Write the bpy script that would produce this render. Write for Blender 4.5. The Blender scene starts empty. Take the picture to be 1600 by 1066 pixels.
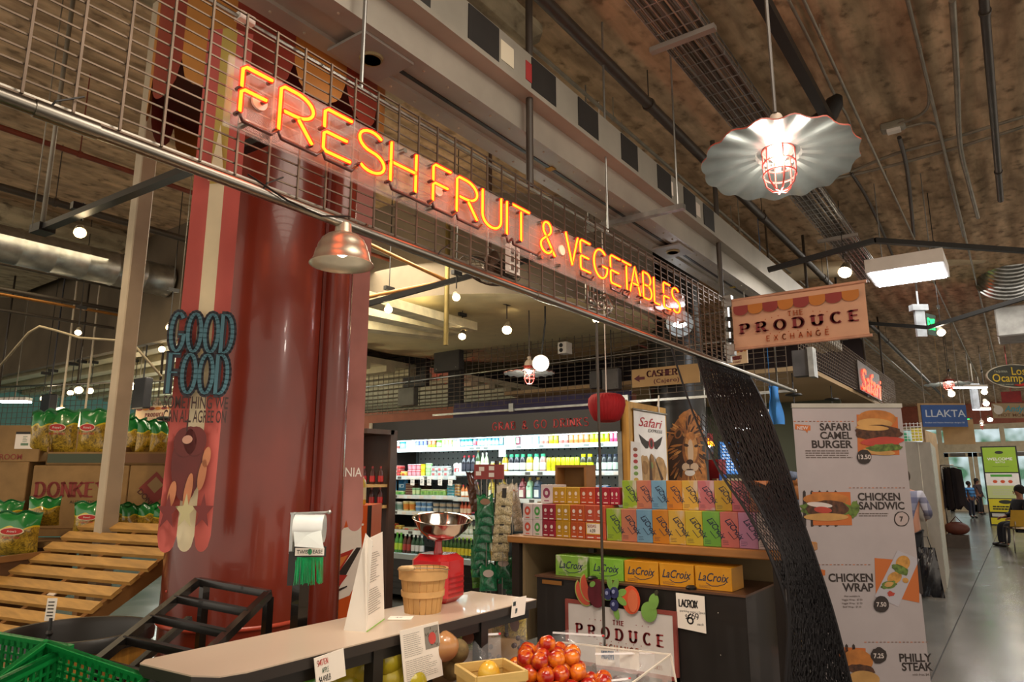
import bpy, math, random
from mathutils import Vector as V, Matrix
random.seed(7)
S = bpy.context.scene; C = S.collection
PI = math.pi
def rad(a): return math.radians(a)

# ------------------------------------------------------------ camera
FOC = 1080.0; TH = rad(11.1); AL = rad(36.0); HC = 1.5
cam = bpy.data.cameras.new('camera'); cam.sensor_width = 36; cam.lens = FOC/1600*36; cam.clip_end = 200; cam.clip_start = .05
co = bpy.data.objects.new('camera', cam); C.objects.link(co)
co.location = (0, 0, HC); co.rotation_euler = (rad(90)+TH, 0, AL); S.camera = co

def at(px, py, X=None, Y=None, Z=None, d=None):
    """point of the place on a known plane (or at a known depth) seen at a pixel of the 1600x1066 frame"""
    a = px-800; v = 533-py
    fw = FOC*math.cos(TH)-v*math.sin(TH); up = v*math.cos(TH)+FOC*math.sin(TH)
    r = (a*math.cos(AL)-fw*math.sin(AL), a*math.sin(AL)+fw*math.cos(AL), up)
    s = X/r[0] if X is not None else Y/r[1] if Y is not None else (Z-HC)/r[2] if Z is not None else d/FOC
    return V((r[0]*s, r[1]*s, HC+r[2]*s))

# ------------------------------------------------------------ view, world, lights
S.view_settings.view_transform = 'Standard'; S.view_settings.look = 'None'
S.view_settings.gamma = 1; S.view_settings.use_curve_mapping = False; S.view_settings.exposure = 0.55
S.cycles.max_bounces = 7; S.cycles.transparent_max_bounces = 24; S.cycles.sample_clamp_indirect = 4
w = bpy.data.worlds.new('hall'); S.world = w; w.use_nodes = True
w.node_tree.nodes['Background'].inputs[0].default_value = (1.0, .86, .7, 1); w.node_tree.nodes['Background'].inputs[1].default_value = .9

def lamp(kind, loc, power, col=(1, .85, .66), size=.2, target=None, angle=60, blend=.6, sy=None, name='lamp_light'):
    l = bpy.data.lights.new(name, kind); l.energy = power; l.color = col
    o = bpy.data.objects.new(name, l); C.objects.link(o); o.location = loc
    if kind == 'AREA':
        l.size = size
        if sy: l.shape = 'RECTANGLE'; l.size_y = sy
    else: l.shadow_soft_size = size
    if kind == 'SPOT': l.spot_size = rad(angle); l.spot_blend = blend
    if target is not None:
        o.rotation_euler = (V(target)-V(loc)).to_track_quat('-Z', 'Y').to_euler()
    return o
WARM = (1, .78, .52); WHITE = (1, .95, .88); COOL = (.8, .95, 1)
# area and point lights added to fill the hall, spots for unseen track lamps
lamp('AREA', (.6, 2.2, 4.3), 70, (1, .86, .7), 2.5, (.2, 2.6, 0))
lamp('AREA', (-5, 4.5, 3.9), 90, (1, .85, .62), 2.0, (-5, 4.5, 0))
lamp('POINT', (-10.5, 6.2, 2.4), 70, (1, .85, .55), .15)  # this pair added to brighten the ribbed deck and left wall
lamp('POINT', (-13.5, 7.5, 2.4), 90, (.9, .95, .85), .15)
lamp('AREA', (-8, 2.0, 4.0), 60, (1, .8, .5), 3.0, (-8, 2, 0))
lamp('AREA', (-.3, 12, 4.5), 75, (1, .93, .84), 3.0, (-.6, 12, 0))
lamp('AREA', (-.3, 23, 4.5), 170, (1, .95, .9), 5.0, (-.3, 23, 0))
lamp('AREA', (-.2, 32, 4.5), 160, (1, .95, .88), 4.0, (-.2, 33, 0))  # added to brighten the far wall by the doors
lamp('SPOT', (-.4, .9, 3.6), 95, (1, .9, .76), .06, (-1.6, 2.4, .8), 50)
lamp('SPOT', (.2, 1.0, 3.9), 70, (1, .88, .74), .08, (-2.2, 4.1, 1.0), 55)
lamp('SPOT', (-3.4, .2, 3.6), 60, (1, .72, .42), .1, (-3.6, 2.0, 1.0), 70)

# ------------------------------------------------------------ materials
_mc = {}
def lin(h):
    h = h.lstrip('#'); c = [int(h[i:i+2], 16)/255 for i in (0, 2, 4)]
    return tuple((x/12.92 if x <= .04045 else ((x+.055)/1.055)**2.4) for x in c)
def mt(h, rough=.6, metal=0, noise=.12, ns=6, bump=0, es=0, alpha=1, trans=0, spec=.5, stretch=None, h2=None, wood=False, coat=0):
    key = (h, rough, metal, noise, ns, bump, es, alpha, trans, spec, stretch, h2, wood, coat)
    if key in _mc: return _mc[key]
    m = bpy.data.materials.new('mat_'+h.strip('#')); m.use_nodes = True
    nt = m.node_tree; N = nt.nodes; L = nt.links; b = N['Principled BSDF']
    c = lin(h); b.inputs['Base Color'].default_value = (*c, 1)
    b.inputs['Roughness'].default_value = rough; b.inputs['Metallic'].default_value = metal
    b.inputs['Specular IOR Level'].default_value = spec; b.inputs['Coat Weight'].default_value = coat
    if es:
        b.inputs['Emission Color'].default_value = (*c, 1); b.inputs['Emission Strength'].default_value = es; noise = 0
    if alpha < 1: b.inputs['Alpha'].default_value = alpha
    if trans: b.inputs['Transmission Weight'].default_value = trans
    if noise or bump or h2 or wood:
        tc = N.new('ShaderNodeTexCoord'); mp = N.new('ShaderNodeMapping'); L.new(tc.outputs['Object'], mp.inputs[0])
        if stretch: mp.inputs['Scale'].default_value = stretch
        if wood:
            nz = N.new('ShaderNodeTexWave'); nz.inputs['Scale'].default_value = ns; nz.inputs['Distortion'].default_value = 5; nz.inputs['Detail'].default_value = 3
        else:
            nz = N.new('ShaderNodeTexNoise'); nz.inputs['Scale'].default_value = ns; nz.inputs['Detail'].default_value = 6
        L.new(mp.outputs[0], nz.inputs['Vector'])
        mx = N.new('ShaderNodeMix'); mx.data_type = 'RGBA'
        c2 = lin(h2) if h2 else tuple(min(1, x*(1+noise*2.2)) for x in c)
        c1 = c if h2 else tuple(x*(1-noise*2) for x in c)
        rp = N.new('ShaderNodeMapRange'); rp.inputs[1].default_value = .3; rp.inputs[2].default_value = .7
        L.new(nz.outputs[1 if wood else 0], rp.inputs[0]); L.new(rp.outputs[0], mx.inputs[0])
        mx.inputs[6].default_value = (*c1, 1); mx.inputs[7].default_value = (*c2, 1)
        L.new(mx.outputs[2], b.inputs['Base Color'])
        if bump:
            bp = N.new('ShaderNodeBump'); bp.inputs['Strength'].default_value = bump; bp.inputs['Distance'].default_value = .02
            L.new(nz.outputs[0], bp.inputs['Height']); L.new(bp.outputs[0], b.inputs['Normal'])
    _mc[key] = m; return m
def ink(h): return mt(h, .7, noise=0)
BLACK = mt('#141210', .45); STEEL = mt('#9a958c', .32, 1, .06); DSTEEL = mt('#4a443e', .4, .8); GALV = mt('#a8aaa8', .35, .9, .1, 12)
WHITE_P = mt('#e6dfd6', .7, noise=.03); PAPER = mt('#efe6da', .8, noise=.02); KRAFT = mt('#a8875a', .85, noise=.08, ns=9)
PIPE_D = mt('#3a322a', .5); WIREM = mt('#6e6054', .45, .85, .08); GLOW_W = mt('#fff2dc', es=18); GLOW_C = mt('#e6fbff', es=9)

# ------------------------------------------------------------ mesh builder
class M:
    def __init__(s): s.v = []; s.f = []; s.m = []
    def add(s, vs, fs, mi=0):
        b = len(s.v); s.v += [V(x) for x in vs]; s.f += [tuple(b+i for i in f) for f in fs]; s.m += [mi]*len(fs); return s
    def box(s, c, size, mi=0, rz=0, mat=None, bev=0):
        x, y, z = (q/2 for q in size)
        if bev:
            k = min(bev, x*.9, y*.9, z*.9); pts = []
            for (a, bb) in ((x, y-k), (x-k, y), (-x+k, y), (-x, y-k), (-x, -y+k), (-x+k, -y), (x-k, -y), (x, -y+k)): pts.append((a, bb))
            sm = [(px*(1-k/x), py*(1-k/y)) for px, py in pts]
            vs = [(a, b2, -z) for a, b2 in sm]+[(a, b2, -z+k) for a, b2 in pts]+[(a, b2, z-k) for a, b2 in pts]+[(a, b2, z) for a, b2 in sm]
            fs = [tuple(range(7, -1, -1)), tuple(range(24, 32))]
            for r in range(3):
                for i in range(8): j = (i+1) % 8; fs.append((r*8+i, r*8+j, r*8+8+j, r*8+8+i))
        else:
            vs = [(-x,-y,-z),(x,-y,-z),(x,y,-z),(-x,y,-z),(-x,-y,z),(x,-y,z),(x,y,z),(-x,y,z)]
            fs = [(3,2,1,0),(4,5,6,7),(0,1,5,4),(1,2,6,5),(2,3,7,6),(3,0,4,7)]
        R = mat if mat is not None else Matrix.Rotation(rz, 3, 'Z')
        return s.add([R @ V(p)+V(c) for p in vs], fs, mi)
    def bb(s, x0, x1, y0, y1, z0, z1, mi=0, bev=0): return s.box(((x0+x1)/2, (y0+y1)/2, (z0+z1)/2), (abs(x1-x0), abs(y1-y0), abs(z1-z0)), mi, bev=bev)
    def bar(s, p, q, wd, ht, mi=0, up=(0, 0, 1)):
        p = V(p); q = V(q); d = (q-p); l = d.length; d.normalize(); u = V(up)
        if abs(d.dot(u)) > .98: u = V((0, 1, 0))
        sx = d.cross(u).normalized(); uu = sx.cross(d)
        R = Matrix((sx, d, uu)).transposed()
        return s.box((p+q)/2, (wd, l, ht), mi, mat=R)
    def tube(s, pts, r, n=8, mi=0, closed=False, caps=True):
        pts = [V(p) for p in pts]; k = len(pts); rs = r if isinstance(r, (list, tuple)) else [r]*k
        b = len(s.v); prev = None
        for i, p in enumerate(pts):
            if closed: t = pts[(i+1) % k]-pts[i-1]
            else: t = pts[min(i+1, k-1)]-pts[max(i-1, 0)]
            if t.length < 1e-9: t = V((0, 0, 1))
            t.normalize()
            if prev is None:
                a = V((0, 0, 1)) if abs(t.z) < .9 else V((1, 0, 0)); nx = t.cross(a).normalized()
            else:
                nx = prev-t*prev.dot(t)
                nx = nx.normalized() if nx.length > 1e-6 else t.orthogonal().normalized()
            prev = nx; ny = t.cross(nx)
            for j in range(n):
                a = 2*PI*j/n; s.v.append(p+(nx*math.cos(a)+ny*math.sin(a))*rs[i])
        for i in range(k if closed else k-1):
            i2 = (i+1) % k
            for j in range(n):
                j2 = (j+1) % n; s.f.append((b+i*n+j, b+i*n+j2, b+i2*n+j2, b+i2*n+j)); s.m.append(mi)
        if caps and not closed:
            s.f.append(tuple(b+j for j in range(n-1, -1, -1))); s.m.append(mi)
            s.f.append(tuple(b+(k-1)*n+j for j in range(n))); s.m.append(mi)
        return s
    def lathe(s, prof, c=(0, 0, 0), n=24, mi=0, R=None, wob=None, caps=True):
        b = len(s.v); c = V(c); R = R or Matrix.Identity(3)
        for i, (r, z) in enumerate(prof):
            for j in range(n):
                a = 2*PI*j/n; rr, zz = (r, z) if not wob else wob(r, z, a, i)
                s.v.append(R @ V((rr*math.cos(a), rr*math.sin(a), zz))+c)
        for i in range(len(prof)-1):
            for j in range(n):
                j2 = (j+1) % n; s.f.append((b+i*n+j, b+i*n+j2, b+(i+1)*n+j2, b+(i+1)*n+j)); s.m.append(mi)
        if caps:
            if prof[0][0] > 1e-4: s.f.append(tuple(b+j for j in range(n-1, -1, -1))); s.m.append(mi)
            if prof[-1][0] > 1e-4: s.f.append(tuple(b+(len(prof)-1)*n+j for j in range(n))); s.m.append(mi)
        return s
    def ball(s, c, r, n=16, k=9, mi=0, sc=(1, 1, 1), R=None):
        prof = [(max(r*math.sin(PI*i/(k-1)), 1e-5)*1, -r*math.cos(PI*i/(k-1))) for i in range(k)]
        Q = (R or Matrix.Identity(3)) @ Matrix.Diagonal(V(sc))
        return s.lathe(prof, c, n, mi, Q, caps=False)
    def grid(s, fn, nu, nv, mi=0):
        b = len(s.v)
        for i in range(nu+1):
            for j in range(nv+1): s.v.append(V(fn(i/nu, j/nv)))
        for i in range(nu):
            for j in range(nv):
                a = b+i*(nv+1)+j; s.f.append((a, a+nv+1, a+nv+2, a+1)); s.m.append(mi)
        return s
    def poly(s, pts, fr, off=0, mi=0):
        o, ux, uy = fr; nz = ux.cross(uy).normalized()
        return s.add([o+ux*x+uy*y+nz*off for x, y in pts], [tuple(range(len(pts)))], mi)
    def slab(s, pts, fr, t, mi=0):     # extruded outline, front at +t
        o, ux, uy = fr; nz = ux.cross(uy).normalized(); n = len(pts)
        vs = [o+ux*x+uy*y for x, y in pts]+[o+ux*x+uy*y+nz*t for x, y in pts]
        return s.add(vs, [tuple(range(n-1, -1, -1)), tuple(range(n, 2*n))]+[(i, (i+1) % n, n+(i+1) % n, n+i) for i in range(n)], mi)
    def ell(s, cx, cy, rx, ry, fr, off=0, mi=0, n=28, rot=0, jit=0):
        ps = []
        for i in range(n):
            a = 2*PI*i/n; k = 1+random.uniform(-jit, jit); x = rx*k*math.cos(a); y = ry*k*math.sin(a)
            ps.append((cx+x*math.cos(rot)-y*math.sin(rot), cy+x*math.sin(rot)+y*math.cos(rot)))
        return s.poly(ps, fr, off, mi)
    def rect(s, x0, y0, x1, y1, fr, off=0, mi=0): return s.poly([(x0, y0), (x1, y0), (x1, y1), (x0, y1)], fr, off, mi)
    def font(s, t, x, y, h, fr, off=.002, mi=0, bold=0, shear=0, align='L', sx=1, sp=1.0, rot=0):
        vs, fs, wd = glyphs(t, bold, shear, sp); k = h/.73
        x0 = {'L': 0, 'C': -wd*k*sx/2, 'R': -wd*k*sx}[align]; o, ux, uy = fr; nz = ux.cross(uy).normalized()
        cr, sr = math.cos(rot), math.sin(rot); pts = []
        for a, bq in vs:
            X = x0+a*k*sx; Y = bq*k; pts.append(o+ux*(x+X*cr-Y*sr)+uy*(y+X*sr+Y*cr)+nz*off)
        return s.add(pts, fs, mi)
    def stroke(s, t, x, y, h, fr, off=.002, mi=0, w=.1, wt=None, serif=0, align='L', sp=.22, sx=1, jit=0):
        tot = sum(GW.get(c, .4)+sp for c in t)-sp
        cx = x-{'L': 0, 'C': tot*h*sx/2, 'R': tot*h*sx}[align]; wt = wt or w
        for c in t:
            if c in G:
                for pl in G[c]:
                    pj = [(cx+(px+random.uniform(-jit, jit))*h*sx, y+(py+random.uniform(-jit, jit))*h) for px, py in pl]
                    for (ax, ay), (bx, by) in zip(pj, pj[1:]):
                        dx, dy = bx-ax, by-ay; l = math.hypot(dx, dy) or 1e-6; th = (wt+(w-wt)*abs(dy)/l)*h/2; nx, ny = -dy/l*th, dx/l*th
                        e = th*.35; ex, ey = dx/l*e, dy/l*e
                        s.poly([(ax+nx-ex, ay+ny-ey), (ax-nx-ex, ay-ny-ey), (bx-nx+ex, by-ny+ey), (bx+nx+ex, by+ny+ey)], fr, off, mi)
                    if serif:
                        for (ex, ey), (fx, fy) in ((pj[0], pj[1]), (pj[-1], pj[-2])):
                            ry = (ey-y)/h
                            if (ry < .03 or ry > .97) and abs(fy-ey) > abs(fx-ex)*.7:
                                k = serif*h/2; q = .06*h*(1 if ry < .5 else -1)
                                s.rect(ex-k*sx, min(ey, ey+2*q), ex+k*sx, max(ey, ey+2*q), fr, off, mi)
            cx += (GW.get(c, .4)+sp)*h*sx
        return s
    def build(s, name, mats, parent=None, smooth=False, local=False, label=None, cat=None, group=None, kind=None, auto=None):
        me = bpy.data.meshes.new(name); o = bpy.data.objects.new(name, me); C.objects.link(o)
        if parent is not None:
            o.parent = parent; off = V((0, 0, 0)) if local else world_loc(parent)
        else:
            xs = [p.x for p in s.v]; ys = [p.y for p in s.v]; zs = [p.z for p in s.v]
            off = V(((min(xs)+max(xs))/2, (min(ys)+max(ys))/2, min(zs))) if not local else V((0, 0, 0)); o.location = off
        me.from_pydata([tuple(p-off) for p in s.v], [], s.f)
        if not isinstance(mats, (list, tuple)): mats = [mats]
        for m in mats: me.materials.append(m)
        if len(mats) > 1: me.polygons.foreach_set('material_index', s.m)
        if smooth: me.polygons.foreach_set('use_smooth', [True]*len(s.f)); 
        if smooth and auto: me.set_sharp_from_angle(angle=rad(auto))
        tag(o, label, cat, group, kind); return o
def world_loc(o):
    l = V(o.location)
    return l if o.parent is None else l+world_loc(o.parent)
def tag(o, label=None, cat=None, group=None, kind=None):
    if label: o['label'] = label
    if cat: o['category'] = cat
    if group: o['group'] = group
    if kind: o['kind'] = kind
    return o
def T(name, label, cat, loc, group=None, rz=0):
    o = bpy.data.objects.new(name, None); C.objects.link(o); o.location = loc; o.rotation_euler = (0, 0, rz); o.empty_display_size = .1
    return tag(o, label, cat, group)
def dup(root, loc, rz=None, label=None, group=None, cat=None, rot=None):
    r = root.copy(); C.objects.link(r); r.location = loc
    if rz is not None: r.rotation_euler = (0, 0, rz)
    if rot is not None: r.rotation_euler = rot
    tag(r, label, cat, group)
    for ch in list(root.children):
        c = ch.copy(); C.objects.link(c); c.parent = r
        for g in list(ch.children):
            e = g.copy(); C.objects.link(e); e.parent = c
    return r
_gl = {}
def glyphs(t, bold, shear, sp):
    key = (t, bold, shear, sp)
    if key not in _gl:
        cu = bpy.data.curves.new('lettering_curve', 'FONT'); cu.body = t; cu.size = 1; cu.offset = bold; cu.shear = shear; cu.space_character = sp; cu.resolution_u = 3
        o = bpy.data.objects.new('lettering_curve', cu); C.objects.link(o); bpy.context.view_layer.update()
        me = bpy.data.meshes.new_from_object(o.evaluated_get(bpy.context.evaluated_depsgraph_get()))
        vs = [(v.co.x, v.co.y) for v in me.vertices]; fs = [tuple(p.vertices) for p in me.polygons]
        bpy.data.objects.remove(o); bpy.data.meshes.remove(me); bpy.data.curves.remove(cu)
        _gl[key] = (vs, fs, max([v[0] for v in vs] or [0]))
    return _gl[key]
# single-stroke capitals: one set of paths for glass tubes, painted slab letters and marker handwriting
def arc(cx, cy, rx, ry, a0, a1, n=12): return [(cx+rx*math.cos(rad(a0+(a1-a0)*i/n)), cy+ry*math.sin(rad(a0+(a1-a0)*i/n))) for i in range(n+1)]
G = {
 'A': [[(0,0),(.33,1),(.66,0)], [(.12,.36),(.54,.36)]],
 'B': [[(0,0),(0,1)], [(0,1),(.28,1)]+arc(.28,.76,.26,.24,90,-90)+[(0,.52)], [(.28,.52)]+arc(.3,.26,.3,.26,90,-90)+[(0,0)]],
 'C': [arc(.36,.5,.36,.5,50,310,18)], 'D': [[(0,0),(0,1)], [(0,1),(.2,1)]+arc(.2,.5,.42,.5,90,-90)+[(0,0)]],
 'E': [[(0,0),(0,1)], [(0,1),(.52,1)], [(0,.52),(.44,.52)], [(0,0),(.52,0)]], 'F': [[(0,0),(0,1)], [(0,1),(.52,1)], [(0,.52),(.44,.52)]],
 'G': [arc(.38,.5,.38,.5,50,330,18)+[(.74,.44),(.45,.44)]], 'H': [[(0,0),(0,1)], [(.58,0),(.58,1)], [(0,.5),(.58,.5)]],
 'I': [[(0,0),(0,1)]], 'J': [[(.4,1),(.4,.25)]+arc(.2,.25,.2,.25,0,-180)], 'K': [[(0,0),(0,1)], [(.55,1),(0,.42)], [(.18,.6),(.6,0)]],
 'L': [[(0,1),(0,0)], [(0,0),(.5,0)]], 'M': [[(0,0),(0,1)], [(0,1),(.38,.2),(.76,1)], [(.76,1),(.76,0)]], 'N': [[(0,0),(0,1)], [(0,1),(.6,0)], [(.6,0),(.6,1)]],
 'O': [arc(.38,.5,.38,.5,0,360,24)], 'P': [[(0,0),(0,1)], [(0,1),(.28,1)]+arc(.28,.74,.28,.26,90,-90)+[(0,.48)]],
 'R': [[(0,0),(0,1)], [(0,1),(.28,1)]+arc(.28,.74,.28,.26,90,-90)+[(0,.48)], [(.3,.48),(.6,0)]],
 'S': [arc(.28,.75,.26,.25,40,270,12)+arc(.28,.25,.28,.25,90,-140,12)], 'T': [[(.3,0),(.3,1)], [(0,1),(.6,1)]],
 'U': [[(0,1),(0,.3)]+arc(.3,.3,.3,.3,180,360)+[(.6,1)]], 'V': [[(0,1),(.32,0),(.64,1)]], 'W': [[(0,1),(.22,0),(.45,.8),(.68,0),(.9,1)]],
 'X': [[(0,0),(.6,1)], [(0,1),(.6,0)]], 'Y': [[(0,1),(.3,.45),(.6,1)], [(.3,.45),(.3,0)]], 'Z': [[(0,1),(.55,1),(0,0),(.55,0)]],
 '&': [[(.66,0)]+[(.12,.7)]+arc(.3,.8,.18,.2,200,-60,12)+[(.1,.4)]+arc(.26,.22,.26,.22,150,360,10)],
 '0': [arc(.3,.5,.3,.5,0,360,20)], '4': [[(.42,0),(.42,1),(0,.32),(.6,.32)]], '6': [arc(.3,.3,.3,.3,90,-270,16), [(.0,.32),(.1,.75),(.4,1)]],
 '9': [arc(.28,.7,.28,.3,0,360,16), [(.56,.7),(.5,.3),(.3,0)]], '7': [[(0,1),(.55,1),(.2,0)]], '$': [arc(.28,.7,.24,.2,40,270,10)+arc(.28,.3,.26,.2,90,-140,10), [(.28,-.08),(.28,1.08)]],
 '/': [[(0,-.1),(.4,1.1)]], '.': [[(0,0),(.06,0)]], '1': [[(0,.8),(.2,1),(.2,0)]], '2': [arc(.28,.72,.28,.28,160,-20,8)+[(0,0),(.56,0)]],
}
GW = {k: max(p[0] for pl in v for p in pl) for k, v in G.items()}
ZX, ZY, ZZ = V((1, 0, 0)), V((0, 1, 0)), V((0, 0, 1))
def dashes(m, x0, x1, y0, y1, n, fr, mi=0, th=.35, off=.0015, ragged=.3):   # lines of print too small to read
    for i in range(n):
        y = y1-(y1-y0)*(i+.5)/n; h = (y1-y0)/n*th; x = x0
        e = x1-(x1-x0)*random.random()*ragged
        while x < e:
            l = min((x1-x0)*random.uniform(.05, .16), e-x); m.rect(x, y-h/2, x+l*.86, y+h/2, fr, off, mi); x += l
# ------------------------------------------------------------ setting
def floor_mat():
    m = mt('#54524d', .25, noise=.14, ns=.9); nt = m.node_tree; b = nt.nodes['Principled BSDF']
    nz = nt.nodes.new('ShaderNodeTexNoise'); nz.inputs['Scale'].default_value = 2.2; nz.inputs['Detail'].default_value = 8
    tc = nt.nodes.new('ShaderNodeTexCoord'); nt.links.new(tc.outputs['Object'], nz.inputs['Vector'])
    r = nt.nodes.new('ShaderNodeMapRange'); r.inputs[3].default_value = .12; r.inputs[4].default_value = .34
    nt.links.new(nz.outputs[0], r.inputs[0]); nt.links.new(r.outputs[0], b.inputs['Roughness']); return m
def ceil_mat(base, lo):
    m = bpy.data.materials.new('concrete'); m.use_nodes = True; nt = m.node_tree; N = nt.nodes; L = nt.links; b = N['Principled BSDF']; b.inputs['Roughness'].default_value = .85
    tc = N.new('ShaderNodeTexCoord')
    def noise(scale, st, det=8):
        mp = N.new('ShaderNodeMapping'); mp.inputs['Scale'].default_value = st; L.new(tc.outputs['Object'], mp.inputs[0])
        n = N.new('ShaderNodeTexNoise'); n.inputs['Scale'].default_value = scale; n.inputs['Detail'].default_value = det; L.new(mp.outputs[0], n.inputs['Vector'])
        r = N.new('ShaderNodeMapRange'); r.inputs[1].default_value = .36; r.inputs[2].default_value = .66; L.new(n.outputs[0], r.inputs[0]); return n, r
    def mix(a, bq, f):
        x = N.new('ShaderNodeMix'); x.data_type = 'RGBA'
        for sck, vv in ((6, a), (7, bq)):
            if isinstance(vv, tuple): x.inputs[sck].default_value = (*vv, 1)
            else: L.new(vv, x.inputs[sck])
        L.new(f, x.inputs[0]); return x.outputs[2]
    n1, r1 = noise(1.0, (1, .35, 1)); n2, r2 = noise(3.4, (2.6, .5, 1)); n3, r3 = noise(9, (1, .7, 1), 10)
    c = mix(lin(lo), lin(base), r1.outputs[0]); c2 = mix(c, tuple(min(1, q*1.5) for q in lin(base)), r2.outputs[0])
    mu = N.new('ShaderNodeMath'); mu.operation = 'POWER'; mu.inputs[1].default_value = 3; L.new(r3.outputs[0], mu.inputs[0])
    c3 = mix(c2, tuple(q*.86 for q in lin(lo)), mu.outputs[0])
    L.new(c3, b.inputs['Base Color'])
    wv = N.new('ShaderNodeTexWave'); wv.inputs['Scale'].default_value = 1.1; wv.inputs['Distortion'].default_value = .6; L.new(tc.outputs['Object'], wv.inputs['Vector'])
    ad = N.new('ShaderNodeMath'); ad.inputs[1].default_value = .5; L.new(n3.outputs[0], ad.inputs[0]); L.new(wv.outputs['Fac'], ad.inputs[1])
    bp = N.new('ShaderNodeBump'); bp.inputs['Strength'].default_value = .5; bp.inputs['Distance'].default_value = .03; L.new(ad.outputs[0], bp.inputs['Height']); L.new(bp.outputs[0], b.inputs['Normal'])
    return m
ZC = 4.7
def struct(name, m, mats, **k): return m.build(name, mats, kind='structure', **k)
fl = struct('floor', M().bb(-24, 9, -4, 44, -.2, 0), floor_mat())
j = M(); j.bb(-.745, -.735, 3, 36.2, -.01, .0015); j.bb(-6, 4, 20.0, 20.015, -.01, .001); j.build('control_joint', mt('#26221e', .9), fl)
CONC = ceil_mat('#b59b7c', '#8f785c')
struct('ceiling', M().bb(-24, 9, -4, 44, ZC, ZC+.25), CONC)
LCONC = ceil_mat('#a59a80', '#857a64')
struct('trim_1', M().bb(-4.3, -2.38, .5, 3.72, ZC-.22, ZC, bev=.08), LCONC, label='shallow concrete drop panel over the red column')
struct('trim_2', M().bb(-13.5, -9.2, 1.0, 4.2, ZC-.28, ZC, bev=.1), LCONC)
TERRA = mt('#8a4b32', .7, noise=.06)
wb = struct('wall_back', M().bb(-10.2, -4.2, 8.55, 8.7, 0, 2.62), TERRA)
b = M(); b.bb(-7.35, -4.2, 8.5, 8.56, 2.42, 2.66); b.build('purple_band', mt('#2e2350', .6), wb)
struct('wall_rear', M().bb(-24, -2.6, 17, 17.2, 0, ZC), mt('#4a4248', .8, noise=.15, ns=1))
struct('wall_left', M().bb(-17.2, -17, -4, 17, 0, ZC), mt('#4f7d78', .8, noise=.08, ns=1))
# dropped decks and soffits
d = M(); d.bb(-22, -8.3, 4.45, 14, 3.3, 3.4)
for i in range(17): d.bb(-22, -8.3, 4.6+i*.55, 4.8+i*.55, 3.2, 3.3)
struct('trim_3', d, mt('#b9ae90', .5, .3, .06), label='ribbed metal deck soffit over the far left stalls')
struct('trim_4', M().bb(-22, -8.3, 4.35, 4.45, 3.2, ZC), mt('#5f5240', .8, noise=.12, ns=1.5))
dc = at(775, 478, Z=3.45); dc = V((dc.x-1.15, dc.y+1.5, 0))
dr = M(); dr.lathe([(2.25, 3.5), (2.25, ZC)], dc, 64, 0, caps=False); dr.lathe([(.01, 3.49), (2.2, 3.46), (2.26, 3.5)], dc, 64, 1, caps=False)
struct('trim_5', dr, [mt('#7b7060', .8, noise=.04), mt('#d8cba0', .55, noise=.03)], smooth=True, auto=40, label='round dropped ceiling drum with a cream underside')
lb = M()
for i in range(3): lb.bar(at(520, 452+i*26, Z=3.3), at(735-i*25, 512+i*6, Z=3.3), .22, .1)
struct('trim_6', lb, mt('#cfc6a4', .5))
# far end with doors
WY = 37.0; TAN = mt('#b0a184', .7, noise=.05)
wf = M(); x0, x1 = -6, 6
wf.bb(x0, x1, WY, WY+.2, 3.75, ZC); struct('wall_far', wf, mt('#8d4b35', .7, noise=.08))
wt = M(); wt.bb(x0, x1, WY-.06, WY+.1, 2.55, 2.95); wt.bb(x0, x1, WY-.06, WY+.1, 3.6, 3.78); wt.bb(-6, -2.9, WY-.05, WY+.1, 0, 2.55)
for x in (-6, -2.9, -.55, 1.8, 4.1): wt.bb(x-.09, x+.09, WY-.08, WY+.1, 0, 3.75)
struct('trim_7', wt, TAN)
sky = M(); sky.bb(-9, 9, WY+4.2, WY+4.3, 0, 4.5)
DAY = bpy.data.materials.new('street_daylight'); DAY.use_nodes = True; nt = DAY.node_tree; bs = nt.nodes['Principled BSDF']
tc = nt.nodes.new('ShaderNodeTexCoord'); vo = nt.nodes.new('ShaderNodeTexNoise'); vo.inputs['Scale'].default_value = .9; nt.links.new(tc.outputs['Object'], vo.inputs['Vector'])
cr = nt.nodes.new('ShaderNodeValToRGB'); cr.color_ramp.elements[0].position = .4; cr.color_ramp.elements[0].color = (.02, .12, .05, 1); cr.color_ramp.elements[1].position = .62; cr.color_ramp.elements[1].color = (.62, .74, .8, 1)
nt.links.new(vo.outputs[0], cr.inputs[0]); nt.links.new(cr.outputs[0], bs.inputs['Base Color']); 
nt.links.new(cr.outputs[0], bs.inputs['Emission Color']); bs.inputs['Emission Strength'].default_value = .9
struct('trim_8', sky, DAY, label='street and trees in daylight beyond the entrance doors')
GLASSD = mt('#dfeef2', .05, noise=0, alpha=.12)
k = 0
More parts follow.
